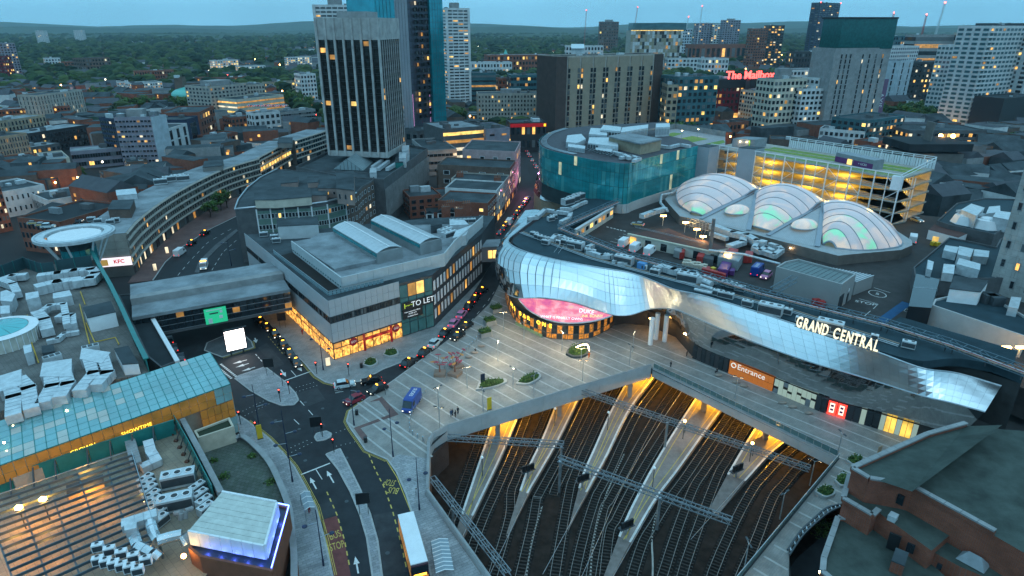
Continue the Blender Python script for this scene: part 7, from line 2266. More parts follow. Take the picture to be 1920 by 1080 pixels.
facade(tt,ra.lerp(rb,.5),ra.lerp(rb,.78),18,104,24,3,.5,.6,dframe,lit_p=.14,proud=-1.1+.2,out=-rn)
facade(tt,ra.lerp(rb,-.12),ra.lerp(rb,.16),10,104,26,5,.8,.9,dframe,glass=tgl,lit_p=.03,proud=.7,out=-rn)
for f in(.45,.76):
 p=ra.lerp(rb,f)+rn*1.9
 kid(MB().beam((*p,8),(*p,34),.15),'pink_strip',mat('pink_neon',(1,.5,.9),emit=(1.0,.42,.85),estr=.8,var=0),tt)
B('hotel','white gridded hotel squeezed between dark and teal towers',((-68.9,420.6),(-60,440.7),28.8),14,'w',9,5,.06,wf=.6,hf=.6,each=True)
B('base_block','dark base block under the teal tower',((-57.4,409.3),(-42.6,432.4),13.3),16,'d',2,5,.25)
cp2=B('car_park','concrete car park with amber lit decks and two bright lamps',((-38.3,375.5),(-15.4,388.3),19.6),30,'d',4,1,1,wf=1,hf=.4,roof='l',side=False)
B('brick_block','blank lilac brick car park tower with a yellow vertical sign',((-14,385),(0,391.7),18.2),26,'p',3,2,.2,wf=.4,hf=.2)
for k,p in enum(((-20.1,339,14),(-14.5,339,14))):
 t=tag(MB().ball(p,.8,.8,.8).build('flood_lamp_head',olamp),('starry amber lamp in front of the car park decks','starry amber lamp nearer the lilac car park tower')[k],'light')
 lamp('car_park_lamp',(p[0],p[1]-2,p[2]),2600,(1,.48,.1),.5)
B(OB,'stepped grey office with lit corner below the bright lamps',((-44.8,343.8),(-28.6,349.2),13.1),40,'g',3,8,.08,wf=.9,hf=.35)
B('hotel','pale stone hotel with a regular grid of windows',((-24.1,502.6),(27.3,508),27.2),18,'be',8,21,.12,wf=.5,hf=.6,frame=beige,each=True,hat=(.3,3))
rs=B('shop_block','dark shop block with red sign strip and yellow board',((0.3,413),(23.3,416.7),18),18,'k',2,7,.2)
ya,yb,yh=((0.3,413),(23.3,416.7),18)
kid(MB().beam((ya[0],ya[1]-.3,yh-1.2),(yb[0],yb[1]-.3,yh-1.2),.3,2.2),'red_fascia',mat('fascia_red',(.3,.01,.015),emit=(.7,.02,.03),estr=.25,var=0),rs)
kid(MB().beam((yb[0]-6,yb[1]-.6,yh-1.2),(yb[0]-.5,yb[1]-.6,yh-1.2),.3,1.6),'yellow_board',mat('board_yellow',(.8,.5,.02),emit=(1,.6,.03),estr=1.5,var=0),rs)
B(OB,'teal glazed office behind the stone hotel',((-40.5,637.6),(-13.4,641.8),33.1),24,'t',7,1,.2,wf=1,hf=.4)
B(OB,'low teal fronted office with a bright yellow room',((1.1,663.9),(29,668.5),29.4),26,'t',5,10,.2,wf=.9,hf=.5)
B('brick_row','red brick offices behind the stone hotel',((-11.6,687.6),(24.6,697.5),24.7),16,'r',4,10,.15)
B(OB,'white banded office on the ridge behind the stone hotel',((-61.9,1004.4),(3.2,1014.6),24),30,'w',3,14,.1,roof='l')
B('brick_row','long red brick college block with pale roofs',((-33.9,1046.6),(62.4,1069.1),32.7),30,'r',4,20,.12,roof='l')
ct=item('church_tower','small domed stone clock tower among the red blocks','tower',(*(-7,1116.9),0))
MB().box(-5,-5,0,5,5,22).build('shaft',beige,ct)
MB().cyl(0,0,22,30,4.2,n=8).build('lantern',beige,ct)
MB().cyl(0,0,30,39,4.4,.3,8).build('dome',cop,ct)
ha,hb,hh=((30.6,445),(107.2,486.9),56)
hs=B('beige_slab','broad beige windowless slab with thin vertical window strips',(ha,hb,hh),24,'be',0,0,roof='d')
ha,hb=V3(ha),V3(hb)
hd=(hb-ha).normalized()
hn=V3((hd.y,-hd.x))
for f0,f1 in((-.005,.09),(.94,1.03)):
 p,r_=ha.lerp(hb,f0),ha.lerp(hb,f1)
 kid(MB().prism([p+hn*.5,r_+hn*.5,r_-hn*24.3,p-hn*24.3],0,hh+.3),'brown_end',MC('brown_ribbed',(.08,.06,.055)),hs)
for k in range(7):
 p,r_=ha.lerp(hb,.105+k*.119),ha.lerp(hb,.105+k*.119+.1)
 kid(MB().beam((*(p+hn*.3),hh*.5),(*(r_+hn*.3),hh*.5),.5,hh-1),'beige_strip',MC('beige_ribbed',(.30,.25,.19),.8,.12),hs)
 for s in(.0,.1-.012):
  q0,q1=ha.lerp(hb,.105+k*.119+s-.005),ha.lerp(hb,.105+k*.119+s+.017)
  facade(hs,q0,q1,4,hh-7,13,1,.9,.8,dframe,lit_p=.08,each=True,out=hn,proud=.6)
rbox('white plant box on top of the beige slab',[(43.5,485.7),(52.5,485.7),(64.4,598),(53.4,598)],hh,hh+4,duct)
ca,cb_,ch=((195.4,1116.9),(279.9,1116.9),67)
cu=B('patterned_cube','cube shaped block covered in a jigsaw of pale and dark panels',(ca,cb_,ch),45,'be',0,0)
ca,cb_=V3(ca),V3(cb_)
jig=(WM['w'],MC('gold_panel',(.3,.26,.18)),MC('dark_panel',(.05,.05,.05)),beige)
jr=random.Random(9)
for i in range(22):
 for j in range(12):
  p,r_=ca.lerp(cb_,(i+.04)/22),ca.lerp(cb_,(i+.96)/22)
  z0=ch*(.02+.98*j/12)
  kid(MB().beam((p.x,p.y-.3,z0+ch/24),(r_.x,r_.y-.3,z0+ch/24),.3,ch/12.8),'jigsaw_panel',lit_dim if jr.random()<.03 else jr.choice(jig),cu)
kid(MB().beam((ca.x,ca.y-.3,ch+.8),(cb_.x,cb_.y-.3,ch+.8),.5,.8),'light_strip',lyel,cu)
kid(MB().prism([ca+V3((3,2)),cb_+V3((4,2)),cb_+V3((4,40)),ca+V3((2,40))],ch+1,ch+12),'glass_crown',tealoff,cu)
for nm,lab,fb,dp,w_,r_,c_,lp,ht_ in((OB,'dark brown twin tower on the skyline beside the crane',((258.5,1999.5),(313.1,1999.5),84.9),25,'n',10,8,.03,(.4,6)),(AB,'teal grey tower pair, first of the skyline cluster',((497.5,1854.5),(540.9,1854.5),80.3),24,'p',14,6,.08,None),(AB,'slimmer pale tower within the skyline cluster',((539.5,1854.5),(569.8,1854.5),77.6),20,'w',14,4,.15,None),(AB,'tallest antenna topped tower of the skyline cluster',((548.8,1789.5),(593.5,1789.5),87.7),24,'p',16,7,.08,(.4,4)),('hall_block','wide low brick hall beneath the skyline cluster',((412.1,1521.9),(539.9,1568.9),35.7),40,'r',1,10,.05,None),(AB,'white banded slab between crane and hall',((403.7,1618.9),(426.5,1618.9),68.1),20,'l',10,4,.05,None),(AB,'red brick tower with dark sloping top',((436.6,1256.8),(468.2,1256.8),69.6),18,'r',14,7,.06,None),(OB,'dark tower with a lit stair column and red sign',((479.9,1289),(510.2,1289),75),22,'k',16,5,.25,None),(OB,'tall slim dark tower with red beacons',((715,1618.9),(786.4,1672.1),123.8),22,'db',26,7,.06,None),(OB,'low pale offices on the ridge behind the cube',((120.3,1477.5),(201.3,1477.5),34.7),30,'w',3,12,.2,None),(OB,'white long low offices behind the beige slab',((253.3,1092.5),(306.7,1092.5),26),22,'w',4,9,.15,None),(OB,'white stepped flats beside the patterned cube',((282.7,1004.4),(322.4,1004.4),29.9),22,'w',4,8,.25,None),(OB,'glass office with red brick frame below the stepped flats',((115.8,462.7),(146.2,472.1),41.8),24,'t',9,8,.12,None),(AB,'slim orange brick block beside the glass office',((108.6,462.7),(116.2,462.7),36.9),18,'b',8,2,.15,None),(AB,'orange and white flats below the red roof sign',((189,519.3),(206.3,525),27.6),16,'c',8,6,.15,None),(AB,'tall cream flats with orange lift tower',((181.7,462.7),(208.3,472.1),40.4),18,'c',9,8,.12,(.35,7)),(AB,'white balcony flats beside the cream ones',((202.1,462.7),(219.3,467.4),34.1),16,'w',9,5,.12,None),(AB,'white and navy flats in front of the concrete tower',((216.7,472.1),(239.8,481.9),40.5),16,'w',10,6,.1,None),(OB,'pale office with small windows behind the flats',((265.2,641.8),(311.4,650.5),35.7),24,'w',7,12,.1,None),(OB,'dark layered office below the slim dark tower',((416.1,1004.4),(476.4,1004.4),38.8),26,'k',5,14,.15,None),(AB,'round ended teal apartment block above a red brick base',((210.8,388.3),(246.4,413),22.6),22,'t',6,11,.15,None),(AB,'white terrace flats joining the round ended block',((189.9,402.1),(210.8,388.3),16.3),16,'w',4,9,.12,None),('brick_block','red brick base block below the round ended flats',((199.8,360.4),(223.2,372.4),14.8),10,'r',2,8,.2,None),('brick_row','dark brick row with red chimneys behind the car park',((149.1,462.7),(171.2,472.1),11.1),14,'r',2,7,.15,None),('club_hall','long dark hall with round lit clock badge behind the car park',((160.7,402.1),(202.2,388.3),9.8),16,'n',0,0,0,None),(OB,'unfinished open concrete frame behind the dark hotel',((590.8,1004.4),(662.2,1004.4),62.1),28,'g',6,1,.12,None),(OB,'blank concrete core of the unfinished frame',((646.4,984.5),(674.4,984.5),65.2),24,'be',5,2,.1,None),(OB,'teal glazed offices on the skyline with an amber roof line',((791.9,1435.6),(857.2,1435.6),54.5),26,'t',6,12,.2,None),(OB,'broad dark office behind the white residential tower',((861.3,1256.8),(957.1,1256.8),78.6),30,'k',8,12,.05,None)):
 B(nm,lab,fb,dp,w_,r_,c_,lp,wf=1 if c_==1 else .6,hf=.55,hat=ht_)
mb_=B('mall_block','dark red and black block with a red neon roof sign',((162,531),(209.5,543.2),35.4),30,'dr',7,13,.2,hat=None)
ma,mb2_,mh=((162,531),(209.5,543.2),35.4)
kid(MB().beam((ma[0],ma[1]-.5,mh-3),(mb2_[0],mb2_[1]-.5,mh-3),.6,7),'dark_top',WM['k'],mb_)
kid(MB().beam((ma[0]*.5+mb2_[0]*.5,ma[1]-.6,mh*.5),(ma[0]*.3+mb2_[0]*.7,mb2_[1]-.6,mh*.5),.4,mh),'dark_strip',WM['k'],mb_)
kid(MB().beam((ma[0],ma[1]-.8,5.5),(mb2_[0],mb2_[1]-.8,5.5),.3,8),'lit_arcade',lit_warm,mb_)
rsn=mat('red_sign',(1,.1,.08),emit=(1.0,.07,.06),estr=5,var=0)
sg=txt('The Mailbox',8.6,rsn,'roof_sign',None,depth=.3,bold=.12)
tag(sg,'red neon script sign on the roof of the dark red block','sign')
pc=V3(lerp(ma,mb2_,.62))
orient(sg,(pc.x,pc.y-.5,mh+3.0),(mb2_[0]-ma[0],mb2_[1]-ma[1],0),(0,0,1))
aa,ab,ah=((219.5,462.7),(262.3,472.1),60.3)
ax=B('concrete_tower','pale concrete tower with slit windows and green glass crown',(aa,ab,ah),24,'g',0,0)
aa,ab=V3(aa),V3(ab)
an_=V3((-(ab-aa).y,(ab-aa).x)).normalized()
kid(MB().prism([aa.lerp(ab,.08)+an_*2,ab-an_*.6,ab+an_*24,aa.lerp(ab,.08)+an_*22],ah,ah+19),'glass_crown',mat('green_crown',(.01,.10,.10),.1,.3,var=.3),ax)
kid(MB().prism([aa.lerp(ab,.06)+an_*1,ab-an_*1.2,ab+an_*25,aa.lerp(ab,.06)+an_*23],ah+19,ah+20),'crown_roof',felt_dark,ax)
for k,f in enum((.12,.2,.28,.5,.62,.74,.86)):
 q0,q1=aa.lerp(ab,f),aa.lerp(ab,f+.025)
 facade(ax,q0,q1,4,ah-3,16,1,.9,.8,dframe,lit_p=.12,each=True,out=-an_,proud=.1)
adb=item('tall_banner','tall purple banner with pale lettering beside the concrete tower','banner',(*(265.2,477),0))
b0,b1=V3((269.4,492)),V3((276.3,492))
kid(MB().beam((*b0,20),(*b1,20),.5,38),'sheet',MC('banner_purple',(.16,.09,.17),.6,.1),adb)
o=txt('AXIS',5,white,'lettering',adb,depth=.05)
o.matrix_parent_inverse=Matrix.Translation(-V3(adb.location))
orient(o,((b0.x+b1.x)/2,b0.y-.5,24),(0,0,-1),(1,0,0))
sp_=B('speckled_block','white block speckled with dark blue panels',((390.1,712.9),(437.8,734.4),54.5),24,'w',14,16,.03,wf=.5,hf=.55,glass=WM['db'])
ht_=B('hotel','dark hotel with scattered lit windows and red roof sign',((367,621.1),(433,646.1),43.5),20,'k',9,14,.25,frame=WM['k'],each=True)
h0,h1,h2=((367,621.1),(433,646.1),43.5)
hsn=txt('CROWNE PLAZA',3.6,mat('red_sign_dim',(.8,.1,.08),emit=(1,.08,.06),estr=2,var=0),'hotel_sign',None,depth=.1)
tag(hsn,'red lettering along the top of the dark hotel','sign')
pc=V3(lerp(h0,h1,.62))
orient(hsn,(pc.x,pc.y-.7,h2+1.6),(h1[0]-h0[0],h1[1]-h0[1],0),(0,0,1))
B('hotel_wing','white panelled end block of the dark hotel',((351.6,613.1),(368,621.1),44.8),20,'l',8,2,.0,wf=.15,hf=.8)
def balcony_tower(label,fb,depth,rows):
 a,b,h=fb
 t=B('residential_tower',label,fb,depth,'w',rows,12,.06,wf=.7,hf=.55,glass=tealoff,each=True,side=True)
 a,b=V3(a),V3(b)
 for k in range(rows):
  z=h*.06+(h*.93)*(k+.1)/rows
  for f0,f1 in((-.04,.14),(.86,1.06)):
   p,r_=a.lerp(b,f0),a.lerp(b,f1)
   kid(MB().beam((p.x,p.y-1,z),(r_.x,r_.y-1,z),2.2,1.1),'balcony',WM['w'],t)
balcony_tower('tall white residential tower with stacked balconies at the picture edge',((337.5,486.9),(394,519.3),74.3),22,22)
balcony_tower('shorter white residential tower with balconies beside the dark hotel',((357.4,543.2),(389.5,562.5),60.2),18,16)
B('residential_tower','white tower flank cut by the picture edge',((384.5,502.6),(423.5,519.3),70.7),20,'w',20,6,.1)
B('black_block','black windowless block at the picture edge',((342.9,462.7),(402.6,492),27.7),20,'k',0,0)
ta,tb=(120.4,147.5),(118.8,124.1)
tl=item('tiled_tower','pale tiled office tower with small square windows beside the service yard','building',(*ta,0))
ta,tb=V3((122.5,152.7)),V3((129.8,137.9))
tn=V3((-(tb-ta).y,(tb-ta).x)).normalized()
kid(MB().prism([ta,tb,tb+tn*22,ta+tn*22],0,62),'wall',WM['ti'],tl)
wall_panels(tl,ta,tb,12,62,14,12,WM['ti'],'tile_panel',gap=.02,t_=.1)
facade(tl,ta,tb,13,61,10,5,.28,.42,frame_grey,lit_p=.12,each=True,proud=.2)
sbx=item('signal_box','brutalist ribbed concrete signal box with oversailing storeys','building',(*(198.2,316.7),0))
sa_,sb2=V3((196.1,316.7)),V3((220.9,316.7))
for z0,z1,e,m_ in((0,6,-1.5,MC('ribbed_dark',(.15,.14,.13))),(6,9,-2.5,dglass),(9,17,1,MC('ribbed_dark',(.15,.14,.13))),(17,18.5,-1,dglass),(18.5,22,3,felt_dark),(22,31,-12,MC('ribbed_dark',(.15,.14,.13)))):
 kid(MB().prism([(sa_.x-e,sa_.y-e),(sb2.x+e,sb2.y-e),(sb2.x+e,sb2.y+18+e),(sa_.x-e,sa_.y+18+e)],z0,z1),'storey',m_,sbx)
facade(sbx,(sa_.x,sa_.y-1.2),(sb2.x,sb2.y-1.2),12,14.5,1,10,.6,.7,dframe,lit_p=.3,skip=lambda r,c:c>4)
rb_=item('rail_bridge','grey girder bridge with panelled side carrying the street','bridge',(*(221.5,313.6),0))
r0_,r1_=V3((216.1,304.3)),V3((259.9,308.9))
for k in range(16):
 p,r_=r0_.lerp(r1_,(k+.04)/16),r0_.lerp(r1_,(k+.96)/16)
 kid(MB().beam((*p,5.5),(*r_,5.5),.5,3.2),'girder_panel',MC('bridge_grey',(.4,.42,.42)),rb_)
kid(MB().prism([r0_,r1_,r1_+V3((0,14)),r0_+V3((0,14))],3.8,4.2),'deck',asphalt,rb_)
for f in(.0,.95):
 p=r0_.lerp(r1_,f)
 kid(MB().beam((p.x,p.y+6,0),(p.x,p.y+6,4),4),'abutment',concrete,rb_)
tag(MB().ball((256.6,345.2,2),1.5,1,1).build('underpass_light',olamp),'amber lamp glowing under the girder bridge','light')
lamp('underpass_lamp',(253.7,340.5,3),2500,(1,.42,.1),.6)
afr=B('amber_frame','dark scaffolded building frame with amber lit floors',((236.5,388.3),(282.5,388.3),17),26,'d',4,18,.3,wf=.8,hf=.5)
for k,p in enum(((223.4,338.8,22),(229.8,338.8,22))):
 tag(MB().ball(p,1.1,1.1,1.1).build('site_light',olamp),('twin amber site lamp above the amber lit frame','other amber site lamp, nearer the red buses')[k],'light')
 lamp('site_lamp',(p[0],p[1]-2,p[2]),3000,(1,.48,.1),.5)
 # ------------------------------------------------------------------ brick street fronts along the taxi street
hst=[((-8.5,238.7),(-5.3,254.7)),((-5.3,254.7),(-2.3,271)),((-2.3,271),(0,284.6)),((0,284.6),(2.6,302.4)),((2.6,302.4),(5.5,331))]
for k,((a,b),w_,h,lab,dp)in enum(zip(hst,('r','w','be','n','p'),(12,13,13,16,20),('red brick street front nearest the corner store','white street front with a red lit sign','cream street front in the taxi street','brown brick street front with flat roof','ornate street front washed in pink light'),(20,22,24,34,26))):
 a,b=V3(a),V3(b)
 n=V3((-1,.25)).normalized()*dp
 t=bldg('street_front',lab,'building',[tuple(p)for p in(a,b,b+n,a+n)],0,h,WM[w_]if k<4 else MC('pink_stone',(.42,.3,.3)),felt,.5)
 facade(t,a,b,.3,3.4,1,3,.85,.9,dframe,lit_p=.7,each=True,out=-n,name='shopfront')
 facade(t,a,b,3.8,h-.5,3,5,.5,.6,frame_white,lit_p=.25,each=True,out=-n)
 facade(t,a,a+n,3,h-1,3,4,.35,.5,frame_white,lit_p=.08,each=True,out=V3((0,-1)))
for k in range(4):
 lamp('pink_lamp',((7.1,289.3,4)[0],(7.1,289.3,4)[1]+k*8,5+3*(k%2)),900,(1,.3,.55),.5)
B('brick_block','brown brick flats with white doors on the roof terrace',((-35.1,305.6),(-2.6,307.8),10.4),14,'n',1,12,.05,hf=.7,z0=0)
B('brick_block','square red brick block with grey hipped vent',((-41.6,261),(-29.1,266),8.7),14,'r',3,4,.05)
B('brick_row','rambling red brick back premises with chimneys',((-28.3,262.7),(-15.1,267.6),8.3),16,'r',3,7,.15)
B('brick_row','dark slate roofed house with three white dormers',((-33.2,247.2),(-19,250.2),5.7),10,'r',2,3,.0,roof='d',frame=frame_white)
for k in range(3):
 p=V3((-29,226.2,11)).lerp(V3((-21.1,228.4,11)),k/2)
 t=item('dormer',('white dormer nearest the dark rooflight','middle white dormer of the slate roofed house','white dormer nearest the taxi street')[k],'dormer',(p.x,p.y-1,10))
 MB().box(-1.2,0,0,1.2,2.5,2.2).build('frame',white,t)
 MB().box(-.8,-.05,.4,.8,0,1.8).build('pane',dglass,t)
 MB().add([(-1.4,-.2,2.2),(1.4,-.2,2.2),(0,-.2,3.3),(-1.4,2.5,2.2),(1.4,2.5,2.2),(0,2.5,3.3)],[[0,1,2],[0,2,5,3],[1,4,5,2],[3,5,4]]).build('gable',felt_dark,t)
for k,p in enum([(-21.8,231),(-15.9,229.7),(-23,224.5),(-18.1,222),(-22.1,282),(-5.3,272.7)]):
 t=item('chimney_stack',ORD[k]+' red chimney stack over the brick back premises','chimney',(*p,11),.3,'red chimney stacks')
 MB().box(-1.5,-.6,-2,1.5,.6,4).build('stack',brick_red,t)
 for s in range(4):MB().cyl(-1.1+s*.73,0,4,4.8,.2,n=8).build('pot',MC('clay',(.3,.12,.07)),t)
eb=item('link_corridor','short enclosed bridge with a yellow lit window over the taxi street','bridge',(*(-7.1,196.7),5))
c0,c1=V3((-9,192.1)),V3((-3.1,193.1))
kid(MB().prism([c0,c1,c1+V3((0,7)),c0+V3((0,7))],5.5,10.3),'body',MC('corridor_grey',(.16,.16,.17),.6),eb)
kid(MB().prism([c0-V3((0,.2)),c1-V3((0,.2)),c1+V3((0,7.2)),c0+V3((0,7.2))],10.3,10.6),'roof',lfelt,eb)
for f in(.36,.62):
 p,r_=c0.lerp(c1,f),c0.lerp(c1,f+.22)
 kid(MB().beam((p.x,p.y-.1,8),(r_.x,r_.y-.1,8),.1,2.6),'lit_window',lyel,eb)
 # ------------------------------------------------------------------ overhead line gantries, signals, platform lamps
GN='overhead line gantries'
for a,b,posts,lab in(((-12.3,106.8,-1),(10.5,104.5,-1),(.98,),'short gantry from the plaza wall over the first platforms'),((16.2,124.2,-1),(55.2,97.1,-1),(.42,),'longest gantry spanning below the footbridge'),((9.2,100.2,-1),(36.5,83.6,-1),(.01,.62),'gantry across the middle of the tracks'),((-13.9,94.3,-1),(-0.2,72.5,-1),(.3,),'gantry running beside the street parapet')):
 t=lattice(a,b,.9,1.0,lab,'track_gantry','gantry',mat('gantry_steel',(.22,.25,.27),.5,.4,var=.2),step=1.5,group=GN,chord=.13,web=.08)
 for f in posts:
  p=V3(a).lerp(V3(b),f)
  kid(MB().beam((p.x,p.y,-8.2),(p.x,p.y,-1),.42),'post',steel,t)
 for k in range(7):
  p=V3(a).lerp(V3(b),(k+.5)/7)
  kid(MB().beam((p.x,p.y,-2.0),(p.x,p.y,-.2),.1),'dropper',dsteel,t)
for k,(c,s)in enum(((E1[1],1.75),(E2[1],1.75),(E3[1],1.75),(E4[0],-1.75),(E4[1],1.75),(E5[1],1.75))):
 o_=offset(c,s)
 e=extend(o_[3],o_[0],26)
 tag(MB().tube([(*e,-2.4)]+[(*p,-2.4)for p in o_[::4]],.045,4).build('contact_wire',steel),ORD[k]+' overhead wire counting from the plaza wall','wire','overhead wires')
for k,(p,lab)in enum((((3.5,103,-7.6),'signal at the tip of the narrow second platform'),((13.9,100.1,-7.6),'signal at the tip of the middle platform'),((20.2,87.7,-7.6),'signal at the tip of the longest platform'),((44.3,103,-7.6),'large signal at the end of the orange lit platform'))):
 t=item('railway_signal',lab,'signal',(p[0],p[1],-8.1),.5,'platform end signals')
 MB().beam((0,0,0),(0,0,3.4),.3).build('mast',steel,t)
 MB().box(-1.5,-.5,2.6,1.5,.5,2.75).build('walkway',dsteel,t)
 for s in(-.9,0,.9):
  MB().box(s-.35,-.35,2.8,s+.35,0,4.1).build('signal_head',black,t)
glb=mat('lamp_globe',(.6,.68,.7),.3,var=0,emit=(.6,.8,.85),estr=.25)  # unlit globes: their pale brightness is put in as faint emission
for k,(p,on,lab)in enum((((-5.4,103.3,-7.1),0,'globe lamp on the first platform'),((9.9,120.5,-7.1),0,'globe lamp on the second platform'),((21.4,119,-7.1),0,'globe lamp on the middle platform'),((27.4,100.1,-7.1),0,'unlit globe lamp on the longest platform'),((37.1,115.7,-7.1),1,'orange lit globe lamp on the longest platform'),((48.7,107.9,-7.1),1,'orange lit globe lamp on the wide platform'))):
 t=item('globe_lamp',lab,'lamp post',p,0,'platform globe lamps')
 MB().cyl(0,0,0,4.3,.08,n=6).build('post',dsteel,t)
 MB().ball((0,0,4.5),.3,.3,.3).build('globe',olamp if on else glb,t)
 if on:lamp('globe_light',(p[0],p[1],-3.2),160,(1,.5,.12),.3)
for k,p in enum([(-2.6,116.3),(11.2,124.7),(28.5,132.7)]+[(44.6,126.7),(54.8,115.9)]):
 tag(MB().box(p[0]-.5,p[1]-.5,-8.1,p[0]+.5,p[1]+.5,-1.6).build('deck_pier',concrete),ORD[k]+' concrete pier under the deck edge from the plaza wall','pier','deck edge piers')
 # ------------------------------------------------------------------ glass balustrades
bg=mat('balustrade_glass',(.12,.2,.2),.12,.1,var=.15)
def balustrade(label,pts,z,step=1.5):
 t=item('glass_balustrade',label,'balustrade',(*pts[0],z))
 for i in range(len(pts)-1):
  a,b=V3(pts[i]),V3(pts[i+1])
  n=max(1,int((b-a).length/step))
  for k in range(n):
   p,r_=a.lerp(b,(k+.04)/n),a.lerp(b,(k+.96)/n)
   kid(MB().beam((*p,z+.6),(*r_,z+.6),.05,1.1),'glass_pane',bg,t)
  kid(MB().beam((*a,z+1.2),(*b,z+1.2),.09),'handrail',steel,t)
balustrade('glass balustrade along the footbridge above the platforms',[(33.9,133.6),(61.4,99.9)],.25)
balustrade('glass balustrade along the side walk above the tracks',[(61.4,99.3),(32.7,70.3),(27,62)],.12)
wg=item('curved_guard','dark ladder-like guard rail curving round the sunken lane','guard rail',(50,85,0))
g1_,g2_=[(55,85.6),(52.4,84.2),(49,81.6),(45.9,78.9),(42.4,75.1)],[(55.2,86.2),(52.5,85.2),(49.2,82.6),(46.1,80),(42.5,76.1)]
G1s,G2s=spline([(*p,0)for p in g1_],26),spline([(*p,0)for p in g2_],26)
for i in range(25):
 for c in(G1s,G2s):
  kid(MB().beam((c[i].x,c[i].y,.7),(c[i+1].x,c[i+1].y,.7),.25,.3),'rail',dsteel,wg)
 if i%2==0:kid(MB().beam((G1s[i].x,G1s[i].y,.7),(G2s[i].x,G2s[i].y,.7),.18),'rung',steel,wg)
struct(MB().prism(LANE,-6,-5.5).build('sunken_lane_ground',asphalt))
# ------------------------------------------------------------------ brick theatre
th=item('theatre','red brick theatre with broad dark felt roofs and stepped parapets','building',(62,92,0))
th_roof=mat('theatre_felt',(.055,.07,.062),.85,var=.4,scale=.3)
def tblock(pts,z0,z1,ridge=None):
 kid(MB().prism(pts,z0,z1),'wall',brick_red,th)
 kid(MB().sheet(pts,z1+.03),'roof',th_roof,th)
def cope(pts,z,closed=False):
 for i in range(len(pts)-1):
  a,b=V3(pts[i]),V3(pts[i+1])
  n=max(1,int((b-a).length/2))
  for k in range(n):kid(MB().beam((*a.lerp(b,k/n),z),(*a.lerp(b,(k+.97)/n),z),.75,.25),'coping_stone',concrete,th)
  kid(MB().beam((*a,z-.4),(*b,z-.4),.5,.7),'parapet',brick_red,th)
M1=[(49.9,77),(65.9,85.4),(74,88.4),(85.4,86.8),(65,58.9),(61.9,64.3),(56.5,72.9),(55.8,73.3),(51.2,74.7)]
tblock(M1,0,14.6)
rg=[V3(p)for p in[(54.6,70.5,17),(76.7,84.8,17)]]
kid(MB().add([(*M1[0],14.7),(*M1[1],14.7),(*M1[2],14.7),tuple(rg[1]+V3((0,0,.4))),tuple(rg[0]+V3((0,0,-.6)))],[[0,4,3,2,1]]),'roof_slope',th_roof,th)
cope([M1[5],M1[6],M1[7],M1[8],M1[0],M1[1],M1[2]],15.4)
M2=[(51.9,80.3),(48.4,75),(50.8,71.5),(52.3,72.7),(55.5,65.4),(59.5,68.1),(56.8,74.3),(54.4,79.1)]
tblock(M2,0,11)
cope(M2[:4],11.6)
M3=[(56.6,66.4),(60.5,69.4),(65.9,62.1),(63.3,60),(58.6,63.8)]
tblock(M3,0,9.8)
M4=[(48.1,74.7),(42.5,66.9),(41.3,64.6),(42.6,61.8),(54.3,61.8),(57.6,63.5),(56.4,67.5),(52.9,74)]
tblock(M4,0,7.8)
cope([M4[7],M4[0],M4[1],M4[2],M4[3]],8.3)
for pts,z0,z1,nm,m_ in(([(55.1,73.8),(55.6,73.1)],12.0,13.6,'dark_window',dglass),([(52.2,69.5),(53.3,68.6)],8.0,10.6,'doorway',black),([(53.7,67.8),(54.4,67.2)],9.0,10.4,'dark_window',dglass),([(56.4,65.2),(56.8,64.8)],8.6,9.4,'dark_window',dglass)):
 a,b=V3(pts[0]),V3(pts[1])
 kid(MB().beam((a.x,a.y-.3,(z0+z1)/2),(b.x,b.y-.3,(z0+z1)/2),.3,z1-z0),nm,m_,th)
rbox('small brick stair box on the lowest theatre roof',[(50.3,65),(51.5,64.1),(53.3,66.3),(52.1,67.2)],7.9,9.6,brick_red,'stair_box','roof box')
rbox('pale square vent hood on the theatre roof',[(52.6,71),(53.3,70.3),(54.2,71.1),(53.5,71.8)],11.1,11.8,duct,'vent_hood','vent')
hl=item('hipped_rooflight','hipped grey rooflight on the theatre roof','rooflight',(*(60.3,63.8),9.8))
h4=[V3((*p,10.0))for p in[(58.7,65.1),(60.7,62.5),(62.5,63.9),(60.5,66.4)]]
hr=[h4[0].lerp(h4[3],.5).lerp(h4[1].lerp(h4[2],.5),f)+V3((0,0,1.3))for f in(.28,.72)]
for q_ in([h4[0],h4[1],hr[1],hr[0]],[h4[2],h4[3],hr[0],hr[1]],[h4[1],h4[2],hr[1]],[h4[3],h4[0],hr[0]]):
 kid(MB().add(q_,[list(range(len(q_)))]),'glazed_slope',lfelt,hl)
tag(MB().ball((41.4,65.2,7.5),.22,.22,.22).build('wall_light',lamp_warm),'small warm lamp on the theatre corner over the lane','light')
lamp('lane_lamp',(*(41.3,65.2),7.2),60,(1,.7,.35),.2)
